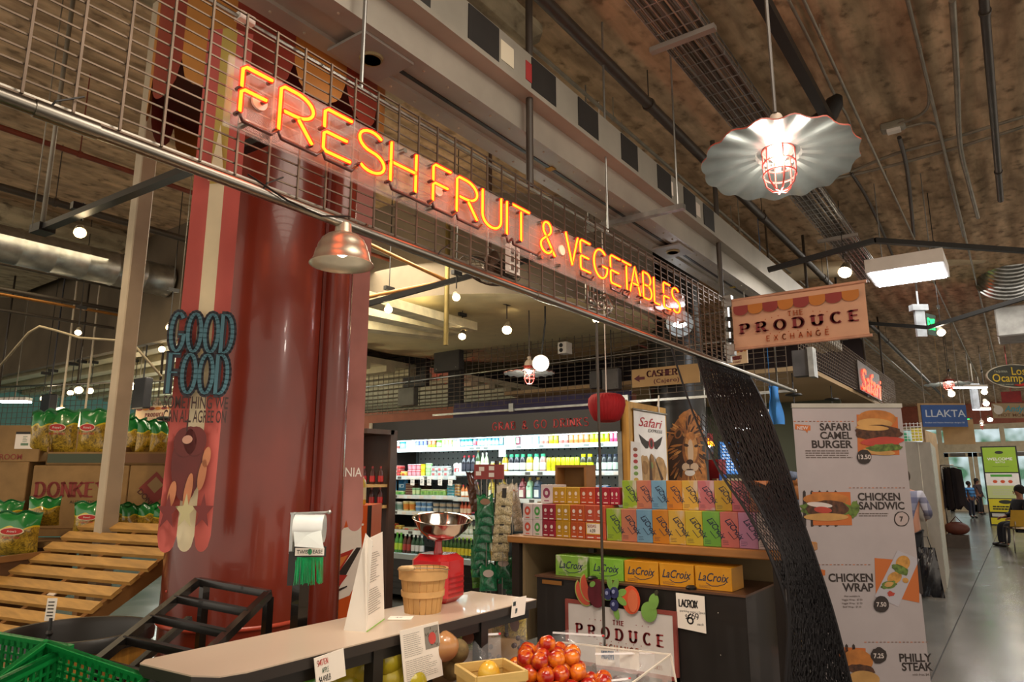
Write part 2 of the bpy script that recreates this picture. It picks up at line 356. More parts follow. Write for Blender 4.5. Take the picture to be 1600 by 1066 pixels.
for (a, bq) in ((-2.9, -.55), (-.55, 1.8), (1.8, 4.1)):
    k += 1
    dm = M(); xa, xb = a+.1, bq-.1; mid = (xa+xb)/2
    for (p, q) in ((xa, mid-.01), (mid+.01, xb)):
        dm.bb(p, p+.16, WY-.02, WY+.04, 0, 2.54); dm.bb(q-.16, q, WY-.02, WY+.04, 0, 2.54); dm.bb(p, q, WY-.02, WY+.04, 2.36, 2.54); dm.bb(p, q, WY-.02, WY+.04, 0, .3)
        dm.bb(p+.25, q-.25, WY-.1, WY-.02, 2.4, 2.52, 1)
    do = struct(f'door_{k}', dm, [TAN, mt('#4c463e', .5)])
    M().bb(xa+.16, xb-.16, WY, WY+.012, .3, 2.36).build('door_glass', GLASSD, do)
    wd = struct(f'window_{k}', M().bb(xa, xb, WY-.02, WY+.03, 2.95, 3.0).bb(xa, xb, WY-.02, WY+.03, 3.55, 3.6), TAN)
    M().bb(xa, xb, WY, WY+.012, 3.0, 3.55).build('pane', GLASSD, wd)

# ------------------------------------------------------------ red column with its painted awning and hanging banners
CX, CY, CR = -3.10, 2.04, .335
RED = mt('#6c2517', .26, noise=.18, ns=2.2, bump=.04, coat=.25, stretch=(1, 1, .5))
STRIPE = mt('#8b3325', .4, noise=.06)
cm = M(); cm.lathe([(CR, 0), (CR, ZC-.2)], (CX, CY, 0), 64, caps=False)
th = math.atan2(-CY, -CX)      # towards the viewer's side
col = cm.build('trim_9', RED, smooth=True, kind='structure', label='round column clad in glossy dark red metal')
PA = math.atan2(.93, .42)      # side of the pipe chase
pc = V((CX+.385*math.cos(rad(44)), CY+.385*math.sin(rad(44)), 0))
pm = M(); pm.lathe([(.085, 0), (.085, ZC-.2)], pc, 28, caps=False); pm.build('pipe_chase', RED, col, smooth=True)
sm = M(); e = V((CX+CR*math.cos(rad(32)), CY+CR*math.sin(rad(32)), 0)); sm.bb(e.x-.012, e.x+.012, e.y-.012, e.y+.012, 0, ZC-.2); sm.build('seam', mt('#5a1c12', .4), col)
g = M(); g.lathe([(CR+.002, .84), (CR+.012, .85), (CR+.002, .86)], (CX, CY, 0), 64, caps=False)
for a, z in ((-96, 1.0), (-96, .955)): g.ball((CX+CR*math.cos(rad(a)), CY+CR*math.sin(rad(a)), z), .006, 8, 5)
g.build('weld_bead', mt('#a8402c', .3), col, smooth=True)
aw = M(); n = 14; ra = .6; cols = ['#8b3226', '#c07a2c']
for i in range(n):
    a0 = 2*PI*i/n; a1 = 2*PI*(i+1)/n
    def sc(u, v, a0=a0, a1=a1):
        a = a0+(a1-a0)*u; zb = 3.42-.16*math.sqrt(max(0, 1-(2*u-1)**2)); z = ZC-.2+(zb-(ZC-.2))*v
        return (CX+ra*math.cos(a), CY+ra*math.sin(a), z)
    aw.grid(sc, 10, 4, i % 2)
aw.lathe([(CR, 3.45), (ra-.01, 3.46), (ra-.01, ZC-.2)], (CX, CY, 0), 56, 2, caps=False)
aw.build('painted_awning', [STRIPE, mt('#b97a34', .5, noise=.06), mt('#5e2018', .6)], col, smooth=True, auto=40)

def banner_mesh(o, ux, wid, top, bot, cols, lobes=3, bulge=.03):
    """long cloth strip with scalloped foot; ux is its width direction"""
    nz = ux.cross(ZZ); m = M(); seg = 24
    for li in range(lobes):
        u0, u1 = li/lobes, (li+1)/lobes
        for mi, (za, zb, mat) in enumerate(cols):
            def fn(u, v):
                uu = u0+(u1-u0)*u; lobe = .06*math.sqrt(max(0, 1-(2*u-1)**2))
                z0 = bot-lobe if zb is None else zb; z = za+(z0-za)*v
                t = (top-z)/(top-bot); off = bulge*math.sin(uu*PI*2+z*1.3)*.4+.05*max(0, t-.8)*5*.4
                return o+ux*(uu*wid)+ZZ*(z)+nz*off
            m.grid(fn, 8, seg, mat[li])
    return m
bo = at(250, 832, Y=1.42); bo.z = 0; be = at(332, 838, Y=1.56); be.z = 0
bux = (be-bo).normalized(); bw = (be-bo).length
BZ = at(290, 836, Y=1.5).z
bn = T('hanging_banner', 'long red and cream cloth banner lettered GOOD FOOD on the red column', 'banner', (bo.x, bo.y, BZ))
bm = banner_mesh(bo, bux, bw, 3.45, BZ, [(3.45, 2.72, (0, 2, 0)), (2.72, None, (0, 1, 0))])
bm.build('cloth', [mt('#b0524a', .8, noise=.04), mt('#cfc2a2', .8, noise=.04), mt('#b09a4e', .8, noise=.04)], bn, smooth=True)
fr = (V((bo.x, bo.y, 0)), bux, ZZ)
# dart of the cream stripe, lettering, apple held in a hand, stars
pr = M(); fo = .028; zq = lambda y: at(295, y, Y=1.49).z
W3 = bw/3
pr.poly([(W3, 2.72), (2*W3, 2.72), (1.5*W3, 2.98)], fr, fo, 6)
for wd_, ya_, yb_ in (('GOOD', 556, 500), ('FOOD', 618, 560)):
    zb3 = zq(ya_); hh = zq(yb_)-zb3
    pr.stroke(wd_, bw/2, zb3, hh, fr, fo+.004, 0, w=.2, wt=.2, serif=.3, align='C', sp=.22, sx=.42)
    pr.stroke(wd_, bw/2, zb3, hh, fr, fo+.006, 1, w=.09, wt=.04, align='C', sp=.22, sx=.42)
hh = zq(621)-zq(640)
pr.font('SOMETHING WE', bw/2, zq(641), hh, fr, fo+.004, 2, .012, align='C', sx=.47)
pr.font('CAN ALL AGREE ON', bw/2, zq(662), hh, fr, fo+.004, 2, .012, align='C', sx=.37)
za = zq(722); ra_ = zq(668)-za
pr.ell(bw*.44, za, bw*.31, ra_, fr, fo+.003, 3, 36); pr.ell(bw*.36, za+ra_*.55, bw*.22, ra_*.42, fr, fo+.004, 3, 20); pr.ell(bw*.55, za+ra_*.58, bw*.22, ra_*.42, fr, fo+.004, 3, 20); pr.ell(bw*.44, za-ra_*.75, bw*.18, ra_*.35, fr, fo+.004, 3, 20)
pr.ell(bw*.4, za+ra_*.62, bw*.1, ra_*.12, fr, fo+.006, 5, 16, .3); pr.rect(bw*.36, za+ra_*.85, bw*.39, za+ra_*1.2, fr, fo+.005, 2)
for x, y, h in ((.2, 772, .05), (.5, 768, .07), (.74, 742, .06), (.8, 715, .04)): pr.ell(bw*x, zq(y), bw*.075, h, fr, fo+.007, 4, 18, -.1)
for x in (.17, .5, .83):
    st = []
    for i in range(10):
        r = (.05 if i % 2 == 0 else .02)*1.0; a = PI/2+i*PI/5; st.append((bw*x+r*math.cos(a)*.8, BZ+.09+r*math.sin(a)*1.4))
    pr.poly(st, fr, fo+.02, 7 if x != .5 else 8)
pr.build('print', [ink('#2c2b33'), ink('#46707e'), ink('#3a2420'), mt('#5a1712', .5, noise=.1), mt('#b0714e', .7), ink('#b98a76'), ink('#cfc2a2'), ink('#6f2c2a'), ink('#b5ab80')], bn)
# second banner, seen along its edge on the far side
o2 = at(533, 812, d=3.62); o2.z = 0; e2 = at(563, 808, d=3.72); e2.z = 0; u2 = (e2-o2).normalized(); o2 -= u2*.2; w2 = .2+(e2-V((o2.x, o2.y, 0))).length-.2
z2 = at(548, 812, d=3.66).z
b2 = T('hanging_banner', 'dusty rose cloth banner lettered in white on the far side of the red column', 'banner', (o2.x, o2.y, z2))
banner_mesh(o2, u2, w2, 3.45, z2, [(3.45, None, (0, 0, 0))], bulge=.005).build('cloth', mt('#a06a62', .75, noise=.05), b2, smooth=True)
M().font('CALIFORNIA', w2-.012, 1.5, .05, (V((o2.x, o2.y, 0)), u2, ZZ), .012, 0, .006, align='R').build('lettering', WHITE_P, b2)

# ------------------------------------------------------------ wire mesh sign band, rails, neon
XS = -2.05; ZB, ZT = 2.5, 3.11; Y0, Y1 = -.35, 6.17
sg = T('wire_mesh_sign_band', 'long steel wire mesh band with tube rails carrying the red neon sign', 'sign frame', (XS, 3, ZB))
m = M(); nr = 14
for i in range(nr+1):
    z = ZB+(ZT-ZB)*i/nr; m.bar((XS+.004, Y0, z), (XS+.004, Y1, z), .004 if 0 < i < nr else .008, .0055)
y = .59
ys = []
while y > Y0: y -= .125
while y < Y1: ys.append(y); y += .125
for y in ys: m.bar((XS+.011, y, ZB), (XS+.011, y, ZT), .007, .007)
m.build('wire_mesh', WIREM, sg)
m = M(); m.tube([(XS+.015, Y0, ZB-.03), (XS+.015, 8.35, ZB-.03)], .021, 12); m.bb(XS-.03, XS-.015, Y0, 6.2, ZB-.02, ZB+.02); m.tube([(XS-.03, Y0, ZT), (XS-.03, Y1, ZT)], .008, 6)
m.build('rail', STEEL, sg, smooth=True, auto=50)
for y in (.7, 3.1, 5.2): M().tube([(XS+.015, y-.08, ZB-.03), (XS+.015, y+.08, ZB-.03)], .025, 12).build('rail_coupling', STEEL, sg, smooth=True, auto=50)
m = M(); m.bb(XS-.02, XS+.02, Y1-.005, Y1+.045, ZB+.02, ZT)
m.build('end_plate', GALV, sg)
for z in (2.72, 2.82, 2.92): M().tube([(XS+.005, Y1-.02, z), (XS+.035, Y1+.02, z)], .02, 10).build('end_plate_hole', BLACK, sg)
fx = M().bb(XS-.05, XS-.012, 1.2, 1.26, ZT-.01, ZT+.02)
fx.build('junction_block', WHITE_P, sg)
m = M()
for (yy, l, z) in ((2.83, .11, 2.56), ):
    m.bb(XS-.05, XS-.02, yy, yy+.09, z, z+.16)
m.build('outlet_box', WHITE_P, sg)
m = M()
for i in range(3):
    for dy in (.02, .06): m.bb(XS-.019, XS-.016, 2.83+dy-.01, 2.83+dy+.012, 2.575+i*.045, 2.605+i*.045)
m.build('socket', mt('#6b6258', .5), sg)
m = M()
m.tube([(XS-.03, 3.66, 2.56), (XS-.03, 3.66, 2.68), (XS-.03, 3.72, 2.7), (XS-.06, 3.78, 2.62), (XS-.03, 3.83, 2.55), (XS-.03, 3.7, 2.54)], .012, 6)
m.tube([(XS-.03, 3.9, 2.62), (XS-.06, 3.95, 2.69), (XS-.03, 4.0, 2.6), (XS-.05, 3.95, 2.54)], .012, 6)
for i in range(6): m.ball((XS-.04+random.uniform(-.02, .02), 3.7+i*.05, 2.6+random.uniform(-.04, .06)), .022, 8, 5)
m.build('bracket', STEEL, sg, smooth=True)
# zip tie ends and cables
for y in (.64, 1.3, 2.2): M().tube([(XS+.02, y, ZB-.05), (XS+.04, y+.02, ZB+.0), (XS+.03, y+.09, ZB+.05)], .003, 5).build('cable_tie', BLACK, sg)
m = M(); m.tube([(XS+.03, 1.25, ZB+.01), (XS+.05, 1.4, ZB-.04), (XS+.05, 1.55, ZB-.05), (XS+.03, 1.7, ZB+.0)], .004, 5)
m.build('power_cord', BLACK, sg)

ne = T('neon_sign', 'lit red neon sign reading FRESH FRUIT and VEGETABLES on clear panels', 'neon sign', (XS+.03, 3, ZB+.15))
XN = XS+.075
ACR = mt('#e9dcd8', .08, noise=0, alpha=.17, spec=.8)
for (a, bq) in ((1.145, 2.06), (2.07, 3.12), (3.13, 4.16), (4.17, 5.1)):
    M().bb(XS+.028, XS+.036, a, bq, 2.645, 2.905).build('acrylic_panel', ACR, ne)
    for y in (a+.07, bq-.1):
        for z in (2.675, 2.875): M().tube([(XS+.02, y, z), (XS+.06, y, z)], .011, 10).build('standoff', STEEL, ne, smooth=True, auto=40)
    m = M(); m.tube([(XS+.038, a+.12, 2.78), (XS+.048, a+.12, 2.78)], .03, 16); m.build('disc', mt('#d8cfc6', .4), ne, smooth=True, auto=40)
NEON = mt('#ff8216', es=5.5)
NG = bpy.data.materials.new('neon_glass'); NG.use_nodes = True; nt = NG.node_tree; nt.nodes.remove(nt.nodes['Principled BSDF'])
tr = nt.nodes.new('ShaderNodeBsdfTransparent'); em = nt.nodes.new('ShaderNodeEmission'); em.inputs[0].default_value = (1, .03, .01, 1); em.inputs[1].default_value = 1.25
mx = nt.nodes.new('ShaderNodeMixShader'); mx.inputs[0].default_value = .52
nt.links.new(tr.outputs[0], mx.inputs[1]); nt.links.new(em.outputs[0], mx.inputs[2]); nt.links.new(mx.outputs[0], nt.nodes['Material Output'].inputs[0])
DIMT = mt('#5a2a22', .3, coat=.5)
PX = [('F',378,424),('R',438,490),('E',507,549),('S',560,601),('H',611,650),('F',677,704),('R',714,746),('U',754,783),('I',792,792),('T',801,827),('&',845,867),('V',884,903),('E',907,922),('G',928,949),('E',954,969),('T',972,986),('A',984,1000),('B',1005,1018),('L',1022,1030),('E',1037,1047),('S',1050,1062)]
zt_, zb_ = 2.863, 2.694
for i, (c, a, bq) in enumerate(PX):
    ym = lambda x: 142+(x-398)*(470-142)/(1055-398)
    ya = at(a, ym(a), X=XN).y; yb = at(bq, ym(bq), X=XN).y; k = (yb-ya)/GW[c] if GW[c] else 0
    inner, outer = M(), M()
    GG = G[c]
    if c in 'EF':       # bent like the real tube: two hooked strokes
        r = [(0, .54), (0, .93), (.06, 1), (.52, 1)]
        GG = [r, ([(.44, .46), (.05, .46), (0, .41), (0, .06), (.05, 0), (.52, 0)] if c == 'E' else [(.44, .5), (.06, .5), (0, .44), (0, 0)])]
    if c == 'R': GG = [[(0, 0), (0, .93), (.06, 1), (.26, 1)]+arc(.26, .73, .33, .27, 90, -90)+[(.07, .46)], [(.32, .44), (.6, 0)]]
    if c == 'T': GG = [[(.3, 0), (.3, .9)], [(0, 1), (.6, 1)]]
    for pl in GG:
        dz = (ya-1.2)/3.8; pts = [V((XN, ya+x*k, zb_+.02*dz+(zt_-zb_+.02*dz)*yy)) for x, yy in pl]
        inner.tube(pts, .0058, 8); outer.tube(pts, .0112, 8)
        for q in (pts[0], pts[-1]): outer.tube([q, q+V((-.03, 0, 0))], .008, 6, 1)
    lo = inner.build('neon_letter', NEON, ne, smooth=True)
    outer.build('glass_tube', [NG, DIMT], lo, smooth=True)
m = M()
for i in range(0, len(PX)-1):
    if PX[i][0] in 'FEHTIL' or i in (1, 6): 
        ya = at(PX[i][1], 142+(PX[i][1]-398)*.5, X=XN).y; yb = at(PX[i+1][1], 142+(PX[i+1][1]-398)*.5, X=XN).y
        z = zb_-.012; m = M(); m.tube([(XN-.004, ya, z+.012), (XN-.012, ya+.02, z-.01), (XN-.012, yb-.02, z-.012), (XN-.004, yb, z+.012)], .007, 6); m.build('blocked_out_tube', DIMT, ne, smooth=True)
for yy in (1.4, 2.3, 3.2, 4.2, 4.9): lamp('POINT', (XN+.06, yy, 2.82), 1.6, (1, .12, .04), .12, name='neon_glow')

# rods that hang the band from the ceiling
def pipe(name, pts, r, mat, label, cat='pipe', group=None, n=8):
    return M().tube(pts, r, n).build(name, mat, smooth=True, auto=50, label=label, cat=cat, group=group)
for px, py, top, r, mat_, lab in ((828, 298, ZC, .022, PIPE_D, 'thick dark steel drop pole meeting the neon band above FRUIT'), (563, 168, ZC, .009, GALV, 'thin pale threaded rod meeting the neon band above RESH'), (950, 370, ZC, .008, GALV, 'thin pale threaded rod meeting the neon band above VEGE'), (1127, 455, ZC, .024, PIPE_D, 'thick dark steel pole at the far end of the neon band')):
    p = at(px, py, X=XS-.03); pipe('hanger_rod', [(p.x, p.y, ZT), (p.x, p.y, top)], r, mat_, lab, 'hanger rod')
p = at(932, 500, X=XS); pipe('support_rod', [(p.x, p.y, .5), (p.x, p.y, ZB-.05)], .0085, PIPE_D, 'thin dark vertical rod dropping from the neon band in front of the drinks', 'rod')
# ------------------------------------------------------------ ceiling services
ZBW = 3.5
bx0 = at(437, 34, Z=ZBW).x; bx1 = at(560, 20, Z=ZBW).x
bt = T('busway_duct', 'long grey electrical busway trunk running above the neon band with dark side slots', 'duct', ((bx0+bx1)/2, 5, ZBW))
DG = mt('#a19c91', .42, .3, .06, 3); DG2 = mt('#98928a', .5, .3, .06, 3)
m = M(); m.bb(bx0, bx1, -1, 12, ZBW, ZBW+.03); m.bb(bx0, bx0+.1, -1, 12, ZBW-.02, ZBW+.0); m.bb(bx1-.1, bx1, -1, 12, ZBW-.02, ZBW)
m.bb(bx0+.16, bx1-.0, -1, 12, ZBW+.03, ZBW+.16); m.bb(bx1-.02, bx1+.1, -1, 12, ZBW+.16, ZBW+.19); m.bb(bx1+.06, bx1+.08, -1, 12, ZBW+.19, ZBW+.42)
m.build('housing', DG, bt)
m = M(); m.bb((bx0+bx1)/2-.012, (bx0+bx1)/2+.012, 2.0, 12, ZBW-.004, ZBW+.002); m.build('joint_groove', BLACK, bt)
ys_ = [at(px, py, X=bx1+.08).y for px, py in ((640, 40), (755, 120), (850, 195), (920, 240), (985, 290), (1040, 335), (1080, 365), (1110, 390))]
for i, y in enumerate(ys_):
    M().bb(bx1+.079, bx1+.086, y-.13, y+.13, ZBW+.2, ZBW+.41).build('side_slot', mt('#1d1a18', .6), bt)
m = M()
for y in [1.0+.18*i for i in range(60)]:
    for x in (bx0+.05, bx1-.05): m.ball((x, y, ZBW-.021), .008, 6, 4)
m.build('rivets', mt('#c0b8a6', .4, .8), bt)
for y in (2.02, 5.6, 9.0):
    h = M().bb(bx0+.04, bx1-.04, y-.16, y+.16, ZBW-.035, ZBW-.021).build('hatch', DG2, bt)
    for x in (bx0+.16, bx1-.16): M().lathe([(.05, -.012), (.055, 0)], (x, y, ZBW-.034), 20).build('hatch_cap', mt('#8a7a50', .6), h)
for y, c in ((2.62, '#e8e0d0'), (2.78, '#d8cdb6'), (3.02, '#9c2a2a'), (5.0, '#e8dcd0'), (5.6, '#c8bcb0')):
    M().bb(bx1+.079, bx1+.084, y-.06, y+.06, ZBW+.24, ZBW+.36).build('sticker', ink(c), bt)
for y in (3.6, 7.2):
    M().bb(bx0+.14, bx1-.14, y-.025, y+.025, ZBW-.006, ZBW-.001).build('yellow_tag', ink('#b9a13c'), bt)
for yy, lab in ((4.6, 'nearer'), (9.8, 'farther')):
    m = M(); m.bar((bx0-.15, yy, ZBW-.06), (bx1+.35, yy, ZBW-.06), .05, .04)
    for x in (bx0-.12, bx1+.3): m.tube([(x, yy, ZBW-.06), (x, yy, ZC)], .007, 6)
    m.build('busway_hanger', GALV, label=f'{lab} pale strut trapeze carrying the grey busway trunk', cat='hanger')

def run(px, py, Z, r, mat, label, y0=-2, y1=30, cat='pipe', group=None, n=10, hang=True):
    x = at(px, py, Z=Z).x; t = M().tube([(x, y0, Z), (x, y1, Z)], r, n)
    if hang:
        for i in range(6):
            y = 1.5+i*3+(px % 7)*.2
            if y < y1: t.tube([(x, y, Z), (x, y, ZC)], .005, 5); t.tube([(x, y-.015, Z), (x, y+.015, Z)], r*1.25, n)
    return t.build('ceiling_pipe', mat, smooth=True, auto=50, label=label, cat=cat, group=group)
RUST = mt('#6e2f1c', .5); COPPER = mt('#94622a', .4, .5); GREYP = mt('#8c8678', .45, .3)
run(150, 250, 4.0, .022, RUST, 'dark red sprinkler pipe highest on the left side of the red column')
run(145, 333, 4.1, .035, PIPE_D, 'thick black pipe crossing just above the black track light beam')
run(100, 431, 3.95, .03, PIPE_D, 'black pipe just below the round spiral duct', y1=4.3)
run(145, 478, 3.7, .028, PIPE_D, 'black pipe between the spiral duct and the copper pipe', y1=4.3)
run(115, 480, 3.62, .018, COPPER, 'copper coloured pipe among the black pipes at left', y1=4.3)
run(140, 507, 3.5, .02, PIPE_D, 'lowest black conduit carrying the little chrome spots at left', y1=4.3)
run(975, 200, 4.5, .016, GREYP, 'thin grey conduit nearest the busway on its right')
run(1040, 270, 4.55, .016, GREYP, 'thin grey conduit second from the busway on its right')
run(960, 110, 4.4, .042, PIPE_D, 'thick black sprinkler main right of the grey conduits')
run(1325, 150, 4.6, .012, GREYP, 'thin curved-looking conduit just right of the scalloped pendant')
run(1440, 90, 4.62, .014, GREYP, 'slim conduit over the aisle between the pendant and the black pipe')
run(1550, 150, 4.5, .03, PIPE_D, 'black pipe farthest right across the aisle ceiling', y1=9.0)
# bent conduits and a junction box on the concrete over the aisle
def bent(pts, r, label, Z=4.655, mat=None):
    P_ = [at(x, y, Z=Z) for x, y in pts]; fine = []
    for i in range(len(P_)-1):
        a_, b_, c_, d_ = P_[max(i-1, 0)], P_[i], P_[i+1], P_[min(i+2, len(P_)-1)]
        for k in range(6): f = k/6; fine.append(.5*((2*b_)+(c_-a_)*f+(2*a_-5*b_+4*c_-d_)*f*f+(3*b_-a_-3*c_+d_)*f**3))
    M().tube(fine+[P_[-1]], r, 8).build('conduit', mat or GREYP, smooth=True, auto=50, label=label, cat='conduit')
bent([(1418, 0), (1438, 80), (1452, 150), (1440, 178), (1400, 195)], .013, 'thin conduit bending into the junction box on the concrete over the aisle')
bent([(1232, 0), (1268, 70), (1300, 140), (1325, 185), (1330, 210)], .012, 'thin conduit curving behind the scalloped pendant on the concrete')
bent([(1330, 268), (1400, 240), (1480, 218), (1600, 182)], .016, 'upper of two crossing conduits running right from the junction box')
bent([(1300, 280), (1380, 262), (1480, 235), (1600, 198)], .016, 'lower of two crossing conduits running right from the junction box', 4.64)
bent([(1488, 0), (1495, 120), (1500, 225), (1512, 280), (1528, 340)], .022, 'thicker conduit with a kink running up the concrete at right', 4.62)
bent([(1405, 215), (1418, 270), (1428, 370)], .02, 'short thick conduit dropping back from the junction box', 4.62, PIPE_D)
bent([(1410, 200), (1455, 192), (1470, 215), (1485, 290), (1505, 370)], .012, 'thin looping conduit right of the junction box')
bent([(1330, 270), (1360, 320), (1395, 400)], .018, 'dark conduit going back below the crossing conduits', 4.64, PIPE_D)
p = at(1396, 205, Z=4.62); o = T('junction_box', 'small grey junction box on the concrete right of the pendant', 'box', p); M().bb(p.x-.1, p.x+.1, p.y-.06, p.y+.06, 4.63, 4.7, bev=.01).build('case', mt('#8a8474', .5), o); M().bb(p.x-.05, p.x+.06, p.y-.05, p.y+.02, 4.6, 4.63).build('white_cover', WHITE_P, o)
# round spiral duct at left
def duct(a, bq, r, name, label, segs=.32):
    a = V(a); bq = V(bq); L_ = (bq-a).length; k = int(L_/segs); pts = []; rs = []
    for i in range(k+1):
        p = a+(bq-a)*(i/k); dlt = (bq-a)/L_*.012
        for q, rr in ((-1.5, r), (-.5, r*1.035), (.5, r*1.035), (1.5, r)): pts.append(p+dlt*q); rs.append(rr)
    return M().tube(pts, rs, 28).build(name, GALV, smooth=True, auto=40, label=label, cat='duct')
x = at(140, 412, Z=3.95).x; duct((x, -1, 3.95), (x, 4.3, 3.95), .2, 'spiral_duct', 'round galvanised spiral duct crossing the left side below the ceiling')
# big elbow duct at right
e0 = at(1572, 400, d=11); 
m = M(); pts = [(e0.x+1.2, e0.y+.3, e0.z+.95), (e0.x+.5, e0.y+.1, e0.z+.85), (e0.x+.12, e0.y, e0.z+.45), (e0.x, e0.y, e0.z)]
fin = []; rr = []; A0, A1 = e0+V((.12, -.62, .38)), e0+V((-.06, .5, -.3))
for i in range(17):
    q = A0+(A1-A0)*(i/16); dq = (A1-A0)*.012; fin += [q-dq*1.5, q-dq*.5, q+dq*.5, q+dq*1.5]; rr += [.4, .415, .415, .4]
m.tube([A0+V((.12, -.25, .16))]+fin, [.4]+rr, 36); m.tube([(A0.x+.2, A0.y-.2, A0.z), (A0.x+.2, A0.y-.2, ZC)], .012, 6)
m.build('spiral_duct', GALV, smooth=True, auto=40, label='fat vertical ribbed duct at the top right over the aisle', cat='duct')
q = at(1590, 500, d=11.4); M().bb(q.x-.3, q.x+1.2, q.y, q.y+.9, q.z-.25, q.z+.25, bev=.02).build('air_handler_box', mt('#a3a3a0', .5, .3), label='pale grey metal box under the fat ribbed duct', cat='duct box')
q0 = at(1180, 432, d=10.5); q1 = at(1535, 398, d=10.5); M().tube([q0, q1], .13, 20).build('wrapped_duct', mt('#b9a88a', .8, noise=.06), smooth=True, auto=50, label='tan wrapped pipe behind the bright rectangular ceiling light', cat='pipe')
# cable tray
cx0 = at(985, 0, Z=4.35).x; cx1 = at(1080, 0, Z=4.35).x
tr_ = T('cable_tray', 'wire cable tray full of grey cables under the concrete ceiling', 'cable tray', ((cx0+cx1)/2, 6, 4.3))
m = M()
for i in range(7): x = cx0+(cx1-cx0)*i/6; m.bar((x, -1, 4.3), (x, 11, 4.3), .006, .006)
for i in range(80): y = -1+i*.15; m.bar((cx0, y, 4.305), (cx1, y, 4.305), .006, .006)
for x in (cx0, cx1):
    for z in (4.34, 4.38): m.bar((x, -1, z), (x, 11, z), .007, .007)
    for i in range(80): m.bar((x, -1+i*.15, 4.3), (x, -1+i*.15, 4.38), .005, .005)
m.build('tray_mesh', GALV, tr_)
m = M()
for i in range(26):
    x = cx0+(cx1-cx0)*(i+.5)/26; 
    m.tube([(x+random.uniform(-.012, .012), -1+j*1.2, 4.325+random.uniform(0, .03)) for j in range(11)], random.uniform(.006, .011), 5)
m.build('cables', mt('#6e675e', .6, noise=.3, ns=3, stretch=(9, .1, 9)), tr_)
tr_.children[-1]['kind'] = 'stuff'
for y in (3.9, 6.2, 8.6):
    M().bar((cx0-.08, y, 4.28), (cx1+.06, y, 4.28), .05, .035).build('tray_bracket', DG2, tr_)
# black lighting track with gooseneck flood, right of the pendant
xt = at(1245, 95, Z=4.25).x
tk = T('lighting_track', 'heavy black lighting track with an angled flood above the scalloped pendant', 'light track', (xt, 4, 4.2))
M().bb(xt-.035, xt+.035, -1, 6.2, 4.2, 4.27).build('track', BLACK, tk)
p = at(1290, 185, d=5.6); m = M(); m.tube([(xt, p.y, 4.2), p+V((0, 0, .1))], .03, 10)
m.lathe([(.03, .2), (.07, .14), (.08, .02), (.17, -.14), (.165, -.14), (.06, 0)], p, 20, R=Matrix.Rotation(rad(35), 3, 'Y'))
m.build('flood_head', BLACK, tk, smooth=True, auto=40)
# bent black track over the aisle
pts = [at(1200, 422, d=7.4), at(1366, 376, d=6.9), at(1600, 392, d=7.3)]
M().bar(pts[0], pts[1], .05, .05).bar(pts[1], pts[2]+(pts[2]-pts[1])*.3, .05, .05).build('lighting_track', BLACK, label='bent black track above the bright rectangular aisle light', cat='light track')
pts = [at(1355, 505, d=12), at(1450, 512, d=11), at(1600, 466, d=10)]
M().bar(pts[0], pts[1], .06, .06).bar(pts[1], pts[2]+(pts[2]-pts[1])*.3, .06, .06).build('lighting_track', BLACK, label='lower black track passing below the exit sign over the aisle', cat='light track')
# slim black beam at left with a bright can
a = at(65, 358, Z=2.95); bq = V((XS-.05, at(310, 272, Z=2.95).y, 2.95))
tk = T('lighting_track', 'slim black track beam reaching left from the neon band past the white post', 'light track', (a.x, a.y, 2.93))
M().bar(a, bq+(bq-at(310, 272, Z=2.95))*0, .05, .035).build('track', BLACK, tk)
M().bar(a+V((-.06, 0, 0)), a+V((.06, 0.01, 0)), .09, .05).build('end_feed', BLACK, tk)
M().tube([a, V((a.x, a.y, ZC))], .014, 8).tube([a+V((-.03, -.04, 0)), V((a.x-.05, a.y-.04, ZC))], .004, 5).build('drop_rod', GREYP, tk, smooth=True)

# ------------------------------------------------------------ lamps
def spot(px, py, d, r, label, up=.25, group=None, em=14, col='#ffe6b8', tilt=(0, 0), power=0, name='track_spot'):
    r *= .8; em *= 1.4
    p = at(px, py, d=d); t = T(name, label, 'spotlight', p, group)
    tc_ = (V((0, 0, HC))-p).normalized(); aim = (tc_*.75+V((.15 if px % 2 else -.15, 0, -.5))).normalized(); R = (-aim).to_track_quat('Z', 'Y').to_matrix()
    M().lathe([(r*.5, r*2.4), (r*.62, r*2.2), (r*.95, .4*r), (r, 0), (r*.93, 0.02*r), (r*.5, r*1.6)], (0, 0, 0), 18, R=R, caps=False).build('can', mt('#a79c88', .4, .7), t, smooth=True, local=True, auto=50)
    M().ball((0, 0, 0), r*.88, 14, 8, sc=(1, 1, .5), R=R).build('bulb', mt(col, es=em), t, smooth=True, local=True)
    m = M(); m.tube([(0, 0, r*2.2), (0, 0, up)], .006, 6); m.bb(-.02, .02, -.06, .06, up, up+.04); m.tube([(0, 0, up+.04), (0, 0, 4.7-p.z if px != 125 else up+.05)], .005, 5)
    m.build('stem', BLACK, t, local=True)
    if power: lamp('SPOT', p+V((0, 0, -.05)), power, (1, .85, .6), .04, p+V((tilt[1]*.02, -tilt[0]*.02, -1.5)), 95, name='spot_light')
    return t
